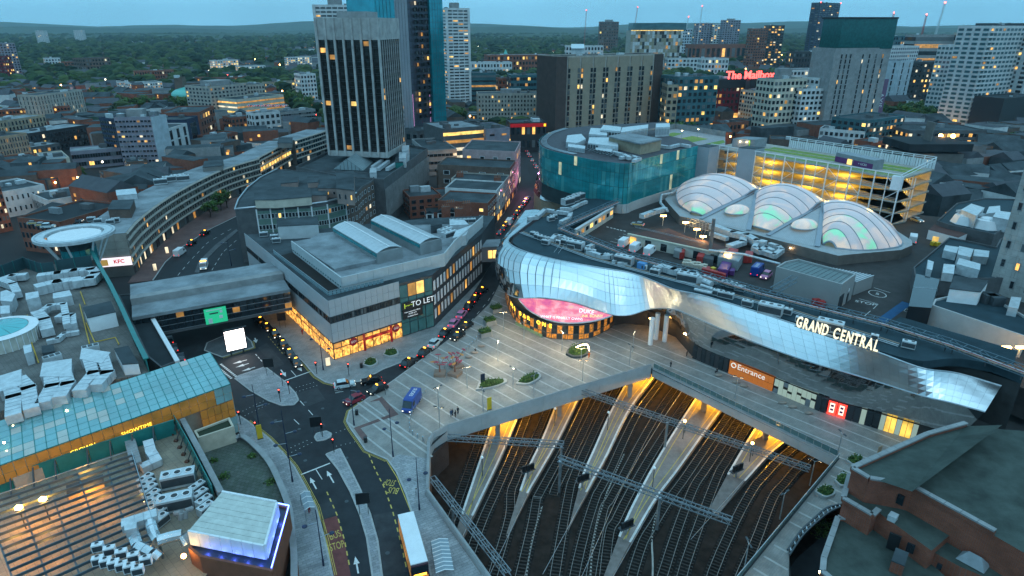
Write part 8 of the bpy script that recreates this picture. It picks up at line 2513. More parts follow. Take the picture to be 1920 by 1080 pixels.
# ------------------------------------------------------------------ roofs at the far side of the yard
def roofblock(name,label,pts,z1,m=teal_roof,wall=dconc,z0=11.9,par=.5):
 return bldg(name,label,'building',pts,z0,z1,wall,m,par)
roofblock('plant_roof','dark teal plant roof with white cowls beside the tiled tower',[(105.8,158.3),(131.1,183.7),(135.1,179.9),(139.1,174.5),(146.3,182.7),(149.3,177.2),(129,150.5),(100.9,149.2)],16)
roofblock('plant_roof','dark roof carrying two big octagonal white cowls',[(138.4,201.4),(159.3,223.9),(173.9,230.9),(184.8,229.5),(172.1,213.4),(155.7,193.8),(146.7,186.6),(139.5,197)],16)
hut=roofblock('yard_hut','white walled yard hut with maroon roof and yellow lit door',[(132.8,196),(136.9,187.8),(142.3,191.8),(138.7,202.6)],15,MATS['maroon_roof'],white,par=0)
p_=[(131.7,191.6),(133,190.6)]
kid(MB().beam((*p_[0],13.2),(*p_[1],13.2),.3,2.2),'lit_door',lyel,hut)
lamp('hut_lamp',(*(133.4,196.1),14),160,(1,.62,.3),.2)
for k,(c,lab)in enum((((147.3,200.3,17),'octagonal white cowl beside the pitched house'),((150.6,195.8,17),'octagonal white cowl nearer the tiled tower'))):
 t=item('white_cowl',lab,'vent cowl',(c[0],c[1],16),.3,'octagonal cowls')
 MB().cyl(0,0,0,2.6,4.6,3.6,8).build('body',white,t)
 MB().cyl(0,0,2.6,3.0,2.4,2.0,8).build('top',white,t)
 for s in range(5):MB().box(-1.4+s*.6,2.0,2.9,-1.1+s*.6,3.4,3.6).build('slat',duct,t)
rbox('pitched pale plant house behind the white cowls',[(145.3,201.3),(145.4,194.3),(154.3,203.7),(153.4,208.7)],16,20,duct)
rbox('flat pale plant house next to the tiled tower',[(149.9,193.2),(152.1,189.9),(159,197.7),(155.9,200.1)],16,20,duct)
for k,(pts,z,lab)in enum((([(118.6,166.9),(120.5,164.4),(124.3,169.4),(121.8,171.1)],18,'long grey duct box on the dark teal roof'),([(118.2,160.7),(120,158.4),(125.1,164.8),(122.9,167.3)],19,'tall grey duct box on the dark teal roof'),([(123.5,162),(126.9,161.2),(130.5,166.1),(127.6,167.7)],18,'white box with a small red light on the dark teal roof'),([(105.3,152.3),(106.1,151.5),(110.1,157.4),(109.5,158.9)],18,'bent white vent box at the teal roof corner'),([(107.5,149.5),(109.8,148.8),(114.1,155.1),(111.8,155.9)],18,'white split vent box on the teal roof'),([(114.1,154.5),(117,150.2),(120.1,154.5),(117.7,159)],18.5,'slatted long air box across the teal roof'),([(154.1,202),(160.3,204.3),(165.5,211.8),(161,210.5)],18.5,'pale stepped unit behind the octagonal cowls'))):
 rbox(lab,pts,16,z,duct,'plant_box','roof unit')
mb5=roofblock('loading_block','loading block with dark roof and glowing yellow bay',[(95,132.7),(104.4,116.8),(111.6,124.3),(111.8,136.6),(105.9,139.6),(97.7,136.1)],16.3,teal_roof,pale_wall)
p0,p1=V3((97.7,132.8,12)),V3((101.4,131.3,12))
kid(MB().beam((p0.x,p0.y-.5,14),(p1.x,p1.y-.5,14),.3,3.6),'lit_bay',mat('bay_glow',(1,.7,.05),emit=(1.0,.62,.02),estr=2.2,var=0),mb5)
for k in range(3):lamp('bay_lamp',(p0.x+k*2.5,p0.y-2,14),170,(1,.6,.05),.4)
gst=roofblock('glazed_stair','dark gridded glass stair box beside the yard road',[(89,131.5),(93.5,130.5),(106,147.8),(102.6,151.9)],17,dglass,dglass,par=0)
ga_,gb_=[(96.7,142.9),(101.6,141.7)]
for k in range(4):
 p=lerp(ga_,gb_,k/3)
 kid(MB().beam((p[0],p[1]-.2,12),(p[0],p[1]-.2,17),.14),'mullion',steel,gst)
for z in(13.7,15.3,17):kid(MB().beam((ga_[0],ga_[1]-.2,z),(gb_[0],gb_[1]-.2,z),.14),'transom',steel,gst)
rbox('white stair head with twin grilles on the loading block',[(100.1,135.6),(105.7,133.6),(112,140.2),(106.2,143.4)],16.3,19.5,white)
gd=item('grated_deck','dark slatted deck with square openings beside the pipe bridge','deck',(*(84.3,126.3),12))
ga=[V3(p)for p in[(78.7,121.9),(84.5,126.6),(98.4,110.9),(93.7,105.4)]]
for k in range(22):
 p,r_=ga[0].lerp(ga[1],(k+.05)/22),ga[3].lerp(ga[2],(k+.05)/22)
 p2,r2_=ga[0].lerp(ga[1],(k+.8)/22),ga[3].lerp(ga[2],(k+.8)/22)
 kid(MB().prism([p,r_,r2_,p2],16.5,16.7),'slat',teal_roof,gd)
for f in(.05,.5,.95):
 p,r_=ga[0].lerp(ga[3],f),ga[1].lerp(ga[2],f)
 kid(MB().beam((*p,16.3),(*r_,16.3),.3),'bearer',dsteel,gd)
 kid(MB().beam((*r_,12),(*r_,16.3),.3),'leg',dsteel,gd)
for k,p in enum([(101.7,127.3),(103.3,127.3),(104.4,123.9),(105.6,123.5)]):
 place(UNIT_L,(*p,12),-.5,ORD[k]+' white twin-fan unit in front of the loading block','twin fan units')
for k,p in enum([(109.3,135.5),(110.2,134.3)]):rbox(('square dark louvre box on the loading block','second dark louvre box on the loading block')[k],[(p[0]-1.4,p[1]-1.4),(p[0]+1.4,p[1]-1.4),(p[0]+1.4,p[1]+1.4),(p[0]-1.4,p[1]+1.4)],16.3,18.2,dsteel,'louvre_box','roof unit')
rbox('long white air box near the theatre on the loading block',[(108.5,128.2),(109.9,127.2),(114.9,133.1),(113.1,133.7)],16.3,18.2,duct,'plant_box','roof unit')
# ------------------------------------------------------------------ vehicles
tyre=mat('tyre',(.015,.015,.015),.9,var=0)
tail=mat('tail_light',(.5,.01,.01),emit=(1,.03,.02),estr=3,var=0)
head=mat('head_light',(.9,.9,.8),emit=(1,.9,.7),estr=2.5,var=0)
roofsign=mat('taxi_sign',(1,.5,.05),emit=(1,.42,.03),estr=7,var=0)
def vehicle(name,cat,L,W,H,body_m,kind,sign=False,brk=False):
 t=item(name,'x',cat)
 def prof(P,w0,w1,m_,nm):
  n=len(P)
  vs=[(x,-(w0 if z<P[0][1]+.01 else w1)/2,z)for x,z in P]+[(x,(w0 if z<P[0][1]+.01 else w1)/2,z)for x,z in P]
  MB().add(vs,[list(range(n)),list(range(2*n-1,n-1,-1))]+[[i,n+i,n+(i+1)%n,(i+1)%n]for i in range(n)]).build(nm,m_,t)
 h=L/2
 if kind=='car':
  prof([(-h,.3),(h,.3),(h,.75),(h-.15,.95),(h*.42,1.05),(-h+.15,1.08),(-h,.9)],W,W*.97,body_m,'body')
  prof([(-h+.35,1.05),(h*.45,1.03),(h*.12,H-.08),(-h+.75,H-.06)],W*.93,W*.78,dglass,'windows')
  prof([(-h+.7,H-.08),(h*.14,H-.1),(h*.05,H),(-h+.9,H)],W*.8,W*.76,body_m,'roof')
 else:
  prof([(-h,.35),(h,.35),(h,.95),(h*.86,1.2),(h*.62,H-.15),(h*.5,H),(-h+.1,H),(-h,H-.2)],W,W*.94,body_m,'body')
  prof([(h*.62,1.25),(h*.875,1.22),(h*.66,H-.3),(h*.6,H-.3)],W*.92,W*.86,dglass,'windscreen')
  for s in(-1,1):MB().box(h*.3,s*W*.485,1.25,h*.6,s*W*.505,H-.6).build('side_window',dglass,t)
 for x in(-h*.62,h*.64):
  for s in(-1,1):
   w_=MB().tube([(x,s*(W/2-.2),.33),(x,s*(W/2+.02),.33)],.33,12).build('wheel',tyre,t)
   MB().tube([(x,s*(W/2),.33),(x,s*(W/2+.04),.33)],.19,10).build('rim',steel,w_)
 for s in(-1,1):
  MB().box(h-.05,s*W*.36-.15,.6,h+.03,s*W*.36+.15,.78).build('headlight',head,t)
  MB().box(-h-.03,s*W*.4-.1,.65,-h+.03,s*W*.4+.1,.9).build('tail_light',tail,t)
 if sign:MB().box(h*.02,-.3,H,h*.02+.2,.3,H+.16).build('roof_sign',roofsign,t)
 return t
taxi_b=mat('taxi_black',(.008,.009,.011),.2,var=0,spec=.6)
VP={'taxi':vehicle('taxi','taxi',4.6,1.9,1.8,taxi_b,'car',True),'pink':vehicle('taxi','taxi',4.6,1.9,1.8,mat('taxi_pink',(.6,.2,.36),.35,var=.25,scale=1.5),'car'),'white':vehicle('taxi','taxi',4.6,1.9,1.8,mat('taxi_white',(.5,.58,.6),.35,var=.3,scale=1.5),'car'),'red':vehicle('car','car',4.5,1.85,1.6,mat('car_red',(.22,.015,.03),.3,var=0),'car'),'blue':vehicle('van','van',6.4,2.2,2.8,mat('van_blue',(.012,.05,.25),.35,var=.1),'van'),'van':vehicle('van','van',5.6,2.1,2.5,white,'van'),'grey':vehicle('car','car',4.3,1.8,1.5,mat('car_grey',(.08,.1,.12),.3,var=0),'car'),'silver':vehicle('car','car',4.3,1.8,1.5,mat('car_silver',(.4,.43,.45),.3,.3,var=0),'car')}
def V_(kind,zn,hd,z,lab,group=None):
 o=place(VP[kind],(zn[0],zn[1],z),math.atan2(hd[1]-zn[1],hd[0]-zn[0]),lab,group)
 return o
TQ=[(-51,135.6),(-54,140.1),(-57.1,144.8),(-61.2,150.7),(-64.7,154.8),(-67.8,158.7),(-69.9,161.1)]
for k,p in enum(TQ):
 n_=TQ[k-1]if k else(p[0]+3,p[1]-5)
 V_('taxi',p,n_,0,ORD[k]+' black taxi of the rank beside the glowing shopfront, from the junction','taxi rank')
HQ=[(-24.1,135.3),(-21,140.6),(-17,151.3),(-11.8,168.5),(-10.3,173.9),(-8.4,180.1)]
for k,p in enum(HQ):
 q_=HQ[k+1]if k<5 else(p[0]+3,p[1]+6)
 V_('taxi',p,q_,0,ORD[k]+' black taxi up the street below the TO LET banner','taxis in the street')
V_('white',(-19,145.7,0.6),(-17,151.3,0.6),0,'white taxi between black taxis below the TO LET banner')
V_('pink',(-15.1,157.4,0.6),(-13.4,163.1,0.6),0,'pink taxi behind another pink one, nearer the junction')
V_('pink',(-13.4,163.1,0.6),(-11.8,168.5,0.6),0,'pink taxi ahead of the other pink one')
for k,p in enum([(-13.5,149.5),(-11.7,155.5)]):V_('taxi',p,(p[0]-3,p[1]-5),0,('black taxi facing down the street beside the plaza','second black taxi facing down the street beside the plaza')[k])
V_('white',(-37,125.3,0.6),(-33.5,126.5,0.6),0,'patterned white taxi crossing the junction')
V_('taxi',(-31.3,126.9,0.6),(-35,125.9,0.6),0,'black taxi with white side crossing the junction')
V_('red',(-33.5,119.1,0.6),(-35.3,117.3,0.6),0,'red car turning out by the plaza corner')
V_('taxi',(-29.2,123.3,0.6),(-32.1,120.3,0.6),0,'dark taxi following the red car')
bv=V_('blue',(-20.8,117.2,1),(-21.5,114.2,1),.12,'blue high-roofed van parked by the plaza bollards')
o=txt('SUDES',1.1,white,'roof_lettering',bv,depth=.01)
o.location=(-1.0,0,2.82)
for k,(p,kd,lab)in enum((((-87,147.2,0.6),'grey','dark car with tail lights under the bridge, hindmost of three'),((-83.7,142.8,0.6),'grey','dark car with amber lights under the bridge, middle of three'),((-79.7,138,0.6),'grey','dark car with red tail lights beside the glass arcade'))):V_(kd,p,(p[0]-3,p[1]+5),0,lab)
V_('van',(-116.5,215.1,1),(-116.7,224.9,1),0,'white van on the curved road')
V_('taxi',(-117.5,226.5,0.6),(-117.9,238.5,0.6),0,'black taxi ahead of the white van on the curved road')
V_('taxi',(-117.9,238.5,0.6),(-117,248.2,0.6),0,'black taxi furthest along the curved road')
tk=V_('van',(-102.1,201.9,1),(-97.8,188.4,1),0,'recovery truck with blazing amber lights on the curved road')
MB().box(.3,-.9,2.5,.9,.9,2.75).build('light_bar',roofsign,tk)
for k,p in enum([(35.3,189.3),(37.9,184.6),(41.6,181.6)]):V_('van',p,(p[0]+3,p[1]+5),12,('white van nearest the maroon roofed block door','smaller white van in the middle of three','white van furthest from the lit doorway')[k],'yard vans')
pc_=V_('silver',(43.4,210.5,12.6),(41.3,211.6,12.6),12,'police car with yellow chequers in the yard')
MB().box(-1.6,-.94,.55,1.6,.94,.85).build('chequer_band',yel_m,pc_)
V_('silver',(141.1,215.5,12.6),(141.7,213,12.6),12,'second police car beyond the last bubble')
V_('van',(126.6,193,13),(132.4,202.5,13),12,'white box lorry with red tail lights in the yard')
tb_=V_('blue',(67.8,165,13),(71.4,170,13),12,'blue covered waste lorry in the yard')
V_('pink',(69.1,162,13),(66.3,158.5,13),12,'pink and purple waste vehicle beside the substation')
FC=[(-3.8,239.4),(-2.6,244.9),(-1.7,250),(1.3,260.7),(2.9,267.1),(4.1,273.1),(5.2,277.2),(6.4,283.3),(7.5,288.5),(8.5,293.3)]
for k,p in enum(FC):
 q_=FC[k+1]if k<9 else(p[0]+2,p[1]+6)
 V_('taxi' if k%3 else 'grey',p,q_,0,ORD[k]+' vehicle of the line in the pink lit street','cars in the pink lit street')
V_('van',(-0.2,253.2,1),(1.3,260.7,1),0,'white van in the line in the pink lit street')
for k,p in enum([(3,437.1),(2.7,426.6),(2.9,414.9),(2.8,403.8),(3,396.2),(10.9,416.5),(11.7,405.4),(12.4,397.7),(13.4,384.6),(14.6,372.3),(15.1,364.4)]):V_(('silver','grey')[k%2],p,(p[0]+.5,p[1]+6),0,ORD[k]+' parked car in the far street past the pink front','far parked cars')
for k,p in enum([(-166.7,217.7),(-162.5,215.6),(-159,213.5),(-153.5,219.9)]):V_(('silver','silver','white','grey')[k],p,(p[0]+5,p[1]+1),10.4,ORD[k]+' car on the roof deck behind the saucer','cars on the roof deck')
MB_=struct(MB().sheet([(-178.8,228.7),(-153.8,224.1),(-162.7,240.8),(-181.2,248.7)],10.4).build('roof_deck_ground',asphalt))
for k in range(16):
 p=V3((-202.3,516.4,20)).lerp(V3((-173.4,516.4,20)),k/15)
 V_(('silver','grey','white')[k%3],(p.x,p.y),(p.x,p.y+5),((-230.7,562.5),(-204.9,605.4),16.7)[2]+.1,ORD[k]+' car on top of the layered car park','cars on the layered car park')
for v in VP.values():v['used']=1
bus=item('bus','double-deck bus with white roof waiting at the stop','bus',(*(-14.3,74.3),0))
r0_,r1_=V3((-16,79.1,4.3)),V3((-13.1,70.6,4.3))
bdx=(r1_-r0_).normalized()
bc=(r0_+r1_)/2
bus.location=(bc.x,bc.y,0)
bus.rotation_euler=(0,0,math.atan2(bdx.y,bdx.x))
MB().box(-5.5,-1.25,.35,5.5,1.25,4.2).build('body',mat('bus_dark',(.06,.02,.03),.35),bus)
MB().box(-5.5,-1.24,4.2,5.2,1.24,4.35).build('roof',white,bus)
for z in(1.5,3.1):
 for s in(-1,1):
  for k in range(8):MB().box(-5.1+k*1.28,s*1.24,z,-4.0+k*1.28,s*1.28,z+.85).build('window',lit_dim,bus)
MB().box(5.48,-1.15,2.7,5.56,1.15,4.0).build('upper_windscreen',dglass,bus)
MB().box(5.48,-1.15,.9,5.56,1.15,2.2).build('windscreen',lit_dim,bus)
MB().box(5.48,-.9,2.3,5.58,.9,2.6).build('destination_board',roofsign,bus)
for x in(-3.6,3.4):
 for s in(-1,1):MB().tube([(x,s*1.0,.5),(x,s*1.27,.5)],.5,12).build('wheel',tyre,bus)
 # ------------------------------------------------------------------ shelters, lamps, signals, bollards
def shelter(label,a,b,w,ribs):
 a,b=V3(a),V3(b)
 t=item('bus_shelter',label,'shelter',(*a,.12))
 d=(b-a).normalized()
 n=V3((-d.y,d.x))*w
 for k in range(ribs+1):
  p=a.lerp(b,k/ribs)
  kid(MB().tube([(*p,2.4),(*(p+n*.5),2.75),(*(p+n),2.4)],.07,5),'rib',white,t)
  if k<ribs:
   q_=a.lerp(b,(k+.92)/ribs)
   kid(MB().add([(*p,2.38),(*q_,2.38),(*(q_+n*.5),2.72),(*(p+n*.5),2.72),(*(q_+n),2.38),(*(p+n),2.38)],[[0,1,2,3],[3,2,4,5]]),'roof_panel',mat('shelter_panel',(.22,.27,.3),.3,var=.1),t)
 for p in(a,b,a+n,b+n):kid(MB().beam((*p,.12),(*p,2.4),.1),'post',steel,t)
 return t
shelter('glazed bus shelter with white ribs near the parapet',(-12,76),(-10.6,70),2.6,8)
shelter('small grey bus shelter beside the red bus bay',(-35.1,86.7),(-33.2,82.9),1.6,3)
navy=mat('navy_post',(.012,.025,.06),.4,.2,var=0)
lpost=item('street_lamp','x','lamp post')
MB().tube([(0,0,0),(0,0,1.2),(0,0,1.25),(0,0,10.5)],[.16,.16,.1,.05],8).build('post',navy,lpost)
for s,z in((-1,8.2),(1,5.4)):
 MB().beam((0,0,z),(s*1.6,0,z+.1),.07).build('arm',steel,lpost)
 MB().ball((s*1.8,0,z+.05),.42,.42,.2).build('lamp_head',navy,lpost)
for p,r_,lab in(((-43.8,132.7,0),.2,'tall navy lamp post beside the taxi rank'),((-31.5,110.1,0),2.8,'tall navy lamp post at the plaza corner kerb'),((-21.9,99.9,0),2.5,'tall navy lamp post amid the red paving'),((-50,108.5,0),.5,'tall navy lamp post beside the yellow banner'),((-38.5,92.7,0),.4,'tall navy lamp post below the curved wall'),((-27.9,73.6,0),.5,'tall navy lamp post beside the red bus bay'),((-15.1,85.6,0),2.6,'tall navy lamp post on the block paving near the bus'),((-41.4,99.5,0),.4,'tall navy lamp post at the pedestrian crossing'),((-93.8,203.7,0),.5,'tall navy lamp post on the curved road')):place(lpost,(p[0],p[1],.1),r_,lab,'navy lamp posts')
plp=item('plaza_lamp','x','lamp post')
MB().tube([(0,0,0),(0,0,5.2)],[.1,.07],8).build('post',steel,plp)
for s in(-1,1):
 MB().beam((0,0,5.1),(s*.5,0,5.4),.06).build('arm',steel,plp)
 lh=MB().box(s*.75-.35,-.14,5.36,s*.75+.35,.14,5.48).build('lamp_head',dsteel,plp)
 MB().box(s*.75-.28,-.1,5.33,s*.75+.28,.1,5.36).build('lamp',lamp_warm,lh)
for k,(p,lab)in enum((((-9.5,124.5,0),'beside the tree sculptures'),((-2.9,137,0),'lighting the open middle of the plaza'),((0.7,124.2,0),'between the two long planters'),((-1.7,153.8,0),'behind the box hedges'),((3.6,148.2,0),'before the cafe tables'),((12.9,142.1,0),'beside the lit oval planter'),((16.7,133.5,0),'in front of the lit oval planter'),((30.4,141.7,0),'with a blue flag by the pillars'),((28.4,134.7,0),'nearest the parapet corner'),((16.5,127.6,0),'on the parapet side, beyond the planters'),((5.2,121.1,0),'on the parapet side, below the planters'),((-5.6,115.1,0),'beside the yellow totem'),((-14,108.5,0),'nearest the parapet bend'),((-15,116.1,0),'with violet signs by the blue van'),((61.3,99.8,0),'at the footbridge end'),((52.7,91.7,0),'first along the side walk'),((44.2,83.4,0),'second along the side walk'),((34.7,72.6,0),'last along the side walk'),((48.8,120.2,0),'on the footbridge before the Entrance'))):
 place(plp,(p[0],p[1],.12),.3+k,'slim plaza lamp post '+lab,'plaza lamp posts')
 if k<8 or k==13:lamp('plaza_light',(p[0],p[1],5.2),(1100,2200,900,900,900,1500,900,500)[min(k,7)],(1,.80,.46),.25)
tsg=item('traffic_signal','x','traffic light')
MB().cyl(0,0,0,3.2,.07,n=6).build('post',black,tsg)
sh_=MB().box(-.2,-.2,2.2,.2,.15,3.3).build('signal_head',black,tsg)
MB().ball((0,-.22,3.1),.1,.05,.1).build('red_lamp',lamp_red,sh_)
for k,(p,lab)in enum((((-36.8,106.2,0),'on the small refuge'),((-33.3,101.2,0),'at the tip of the median'),((-44.8,130.9,0),'at the taxi rank stop line'),((-51,125.6,0),'on the triangular island kerb'),((-48.4,122.2,0),'on the triangular island tip'),((-49.3,118.9,0),'at the island crossing'),((-49.9,106.7,0),'beside the curved wall crossing'),((-54.6,110.5,0),'at the glass arcade end'),((-37.2,130.2,0),'before the corner store planters'),((-27.3,121.9,0),'at the street mouth by the plaza'))):place(tsg,(p[0],p[1],.1),.3,'black traffic light '+lab,'traffic lights')
bol=item('bollard','x','bollard')
MB().cyl(0,0,0,1.0,.14,n=10).build('post',steel,bol)
MB().cyl(0,0,1.0,1.06,.15,.1,10).build('cap',mat('bollard_cap',(.7,.72,.74),.25,.8,var=0),bol)
BO=[(-15.6,104.4),(-16.9,104.9),(-18.1,105.7),(-19.2,106.8),(-19.9,108),(-20.2,109.7),(-20.4,111.1),(-20.4,112.5),(-20.3,113.9),(-20.2,115.3),(-19.9,116.6),(-19.6,118.2),(-19.2,119.6),(-19,121),(-18.6,122.5)]+[(-15.3,133.4),(-14.7,134.7),(-14.1,136),(-12,140.1),(-11.3,141.5),(-10.7,142.6),(-10.1,144.1),(-9.5,145.4),(-8.9,146.9),(-8.5,148.4),(-8,149.8)]
for k,p in enum(BO):place(bol,(*p,.12),0,ORD[k]+' steel bollard of the plaza line from the parapet bend','plaza bollards')
# ------------------------------------------------------------------ planters, hedges, sculptures, seats, people
leaf_a,leaf_b,leaf_c=(mat('leaf_'+n,c,.7,var=.4,scale=.8)for n,c in(('dark',(.035,.075,.02)),('mid',(.06,.12,.03)),('pale',(.10,.15,.045))))
TRR=random.Random(21)
def leaves(mb,n,fn,size):
 for _ in range(n):
  c=V3(fn())
  u=V3((TRR.uniform(-1,1),TRR.uniform(-1,1),TRR.uniform(-.6,.6))).normalized()*size*TRR.uniform(.6,1.3)
  v=u.cross(V3((TRR.uniform(-1,1),TRR.uniform(-1,1),1))).normalized()*size*.7
  mb.m(TRR.randrange(3)).add([c-u,c+v,c+u,c-v],[[0,1,2,3]])
def planter(label,pts,h,wall,n=260,hh=.6):
 c=sum((V3(p)for p in pts),V3((0,0)))/len(pts)
 sm=[(p.x,p.y)for p in spline([(*p,0)for p in(list(pts)+[pts[0]])],25)[:-1]]
 t=item('planter',label,'planter',(*c,.12))
 kid(MB().prism(sm,.12,h),'kerb_wall',wall,t)
 ins=[c+(V3(p)-c)*.8 for p in sm]
 kid(MB().prism(ins,h,h+.06),'soil',leaf_a,t)
 mb=MB()
 def rp():
  while 1:
   p=ins[TRR.randrange(24)]
   q_=c.lerp(p,math.sqrt(TRR.random()))
   return(q_.x,q_.y,h+TRR.random()*hh)
 leaves(mb,n,rp,.22)
 kid(mb,'foliage',[leaf_a,leaf_b,leaf_c],t,kind='stuff')
 return t
st_w=mat('planter_stone',(.36,.36,.35),.6,var=.12)
planter('long grassy planter beside a blue totem on the plaza',[(-7.5,123.3),(-6.3,127.5),(-1.4,128.2),(-1,126.2),(-4.5,124)],.6,st_w)
planter('pointed grassy planter nearer the parapet on the plaza',[(1.3,125.9),(3.1,129.2),(6.1,131.2),(7.1,128.8),(4.1,125.6)],.6,st_w)
lp_=planter('dark oval planter ringed with warm bulbs',[(13.7,140),(14.9,143.1),(18.4,145.1),(19.6,142.3),(18.5,139.2),(15.5,138.3)],.7,dsteel,hh=1.2)
ar_=[V3((16.4,141.6,1.5)),V3((17.5,139.5,3.2)),V3((18.8,139.5,3.2)),V3((19.5,141,1))]
for p in spline([tuple(x)for x in ar_],12):kid(MB().ball(p,.16,.16,.16),'bulb',lamp_warm,lp_)
kid(MB().tube(spline([tuple(x)for x in ar_],12),.06,5),'bulb_rail',dsteel,lp_)
lamp('bulb_light',tuple(ar_[1]-V3((0,.5,0))),260,(1,.75,.35),.4)
planter('round planter by the footbridge end',[(62.1,98.3),(64.1,99.7),(65.5,99.1),(65.2,98.1),(62.9,96.8)],.7,st_w,120)
planter('round planter against the theatre wall',[(57.3,92.5),(59.4,94.5),(60.9,94.1),(59.5,91.7),(57.8,91)],.7,st_w,140)
planter('oval planter in the middle of the side walk',[(52.5,89.5),(54.5,91.2),(56.1,90.6),(55.8,89),(53.8,88.1)],.7,st_w,140)
planter('small planter nearest the corner store door',[(-31,139.4),(-30.6,142.1),(-28.3,142.5),(-27.3,139.8),(-29.2,138.4)],.7,st_w,120)
planter('small planter beside the black litter bin',[(-34.8,134.3),(-34.7,137.2),(-32.7,137.9),(-31.5,135.3),(-32.9,133.5)],.7,st_w,120)
for k,(p,lab)in enum((((-6.5,150.5,0),'box hedge nearest the bollards'),((-5.4,157.6,0),'second box hedge up the plaza edge'),((-3.9,165.7,0),'box hedge furthest up the plaza edge'))):
 t=item('hedge_box','clipped '+lab,'planter',(p[0],p[1],.12),.5,'box hedges')
 MB().box(-1.5,-1,0,1.5,1,1.3).build('box',concrete,t)
 mb=MB()
 mb.box(-1.4,-.9,1.3,1.4,.9,1.9)
 leaves(mb,260,lambda:(TRR.uniform(-1.6,1.6),TRR.uniform(-1.1,1.1),TRR.uniform(1.35,2.3)),.2)
 mb.build('hedge',[leaf_a,leaf_b,leaf_c],t,kind='stuff')
petal=[mat('petal_red',(.35,.03,.05),.5,var=.1),mat('petal_orange',(.55,.2,.03),.5,var=.1)]
for k,(p,lab)in enum((((-16.2,130.5,0),'steel tree sculpture with red petals nearest the road'),((-12.7,130.5,0),'steel tree sculpture with red petals on a square bench'),((-12.6,134.1,0),'steel tree sculpture with red petals furthest from the road'))):
 t=item('tree_sculpture',lab,'sculpture',(p[0],p[1],.12),k*1.1,'tree sculptures')
 MB().box(-1.3,-1.3,0,1.3,1.3,.75).build('bench_base',MC('bench_timber',(.22,.17,.14)),t)
 MB().tube([(0,0,.7),(0,0,2.6)],[.18,.13],8).build('trunk',MC('rust_steel',(.2,.09,.06),.5),t)
 for s in range(7):
  an,e=s*.9,1.2+(s%3)*.35
  c=(e*math.cos(an),e*math.sin(an),3.2+(s%3)*.55)
  MB().tube([(0,0,2.4),(c[0]*.6,c[1]*.6,3.0),c],.06,5).build('branch',MATS['rust_steel'],t)
  MB().ball(c,.75,.34,.07,10,4).build('petal',petal[s%3==1],t)
for k,p in enum([(-7.2,144.5),(-8.8,141.1),(-10,138.7)]+[(48.1,129.9),(51.2,126.8),(52.4,125.1),(58.3,118.2),(59.8,116.6),(62.2,114.2)]):
 tag(MB().ball((0,0,.28),.95,.5,.3,10,5).build('stone_seat',MC('seat_stone',(.3,.24,.2),.7)),('boulder seat %s along the plaza bollards'%ORD[k])if k<3 else('boulder seat %s along the footbridge front'%ORD[k-3]),'seat','boulder seats').location=(*p,.12)
def person(p,col,label,rz=0,sit=False,z=.12):
 t=item('person',label,'person',(p[0],p[1],z),rz)
 me=bpy.data.meshes.new('person')
 k=.45 if sit else 1
 vs=[(0,0,.92*k),(0,0,1.18*k+(.18 if sit else 0)),(0,0,1.42*k+(.3 if sit else 0)),(0,0,1.54*k+(.34 if sit else 0)),(-.2,0,1.4*k+(.3 if sit else 0)),(-.26,.06,1.12*k+(.3 if sit else 0)),(-.22,.16,.9*k+(.3 if sit else 0)),(.2,0,1.4*k+(.3 if sit else 0)),(.26,.04,1.12*k+(.3 if sit else 0)),(.24,.1,.88*k+(.3 if sit else 0)),(-.1,0,.88*k),(-.11,.1 if not sit else .42,.5*k+(.2 if sit else 0)),(-.11,-.06 if not sit else .45,.06),(.1,0,.88*k),(.12,-.02 if not sit else .42,.5*k+(.2 if sit else 0)),(.13,.14 if not sit else .47,.06)]
 es=[(0,1),(1,2),(2,3),(2,4),(4,5),(5,6),(2,7),(7,8),(8,9),(0,10),(10,11),(11,12),(0,13),(13,14),(14,15)]
 me.from_pydata(vs,es,[])
 me.materials.append(mat('cloth_'+col[0],col[1],.8,var=.2,scale=3))
 o=link(bpy.data.objects.new('body',me))
 o.parent=t
 md=o.modifiers.new('skin','SKIN')
 for v,r_ in zip(me.skin_vertices[0].data,(.15,.15,.16,.07,.08,.06,.05,.08,.06,.05,.1,.08,.06,.1,.08,.06)):v.radius=(r_,r_)
 me.skin_vertices[0].data[0].use_root=True
 o.modifiers.new('sub','SUBSURF').render_levels=1
 hz=vs[3][2]
 MB().ball((0,.02,hz+.13),.1,.115,.14,10,8).build('head',mat('skin_tone',(.45,.28,.2),.6,var=0),t)
 MB().ball((0,-.015,hz+.17),.11,.115,.12,10,6).build('hair',mat('hair_dark',(.02,.015,.012),.7,var=0),t)
DKC,BLC,RDC,OGC=('dark',(.02,.022,.03)),('blue',(.03,.06,.12)),('red',(.25,.02,.03)),('orange',(.6,.12,.02))
for p,c,lab,r_,s_ in(((-12.1,113.1,0),BLC,'person in blue, first of the group by the parapet',.3,0),((-11.8,113.4,0),DKC,'person in dark clothes, second of the group by the parapet',2,0),((-11.2,112.9,0),DKC,'person in a long dark coat in the group by the parapet',1,0),((-10.8,114.2,0),DKC,'person with a bag at the end of the group by the parapet',4,0),((-8.5,141.3,0),DKC,'person in dark clothes sitting on a boulder seat',2.5,1),((19.2,138.4,0),OGC,'person in orange walking past the lit oval planter',.4,0),((-54.2,151.3,0),RDC,'person in red walking beside the glowing shopfront',1,0),((-52.3,135.6,0),DKC,'person standing at the front taxi door',1.5,0),((43.2,139.3,0),DKC,'person in dark clothes at the recess doorway',1,0),((38,133.8,0),DKC,'person at the footbridge balustrade',2,0),((48.2,131.4,0),DKC,'person sitting at the footbridge boulder seat',2,1),((-16,88.8,0),('pale',(.4,.4,.42)),'person in pale clothes on the block paving',1,0),((-33.2,84.8,0),RDC,'person waiting beside the small bus shelter',1,0)):person(p,c,lab,r_,s_)
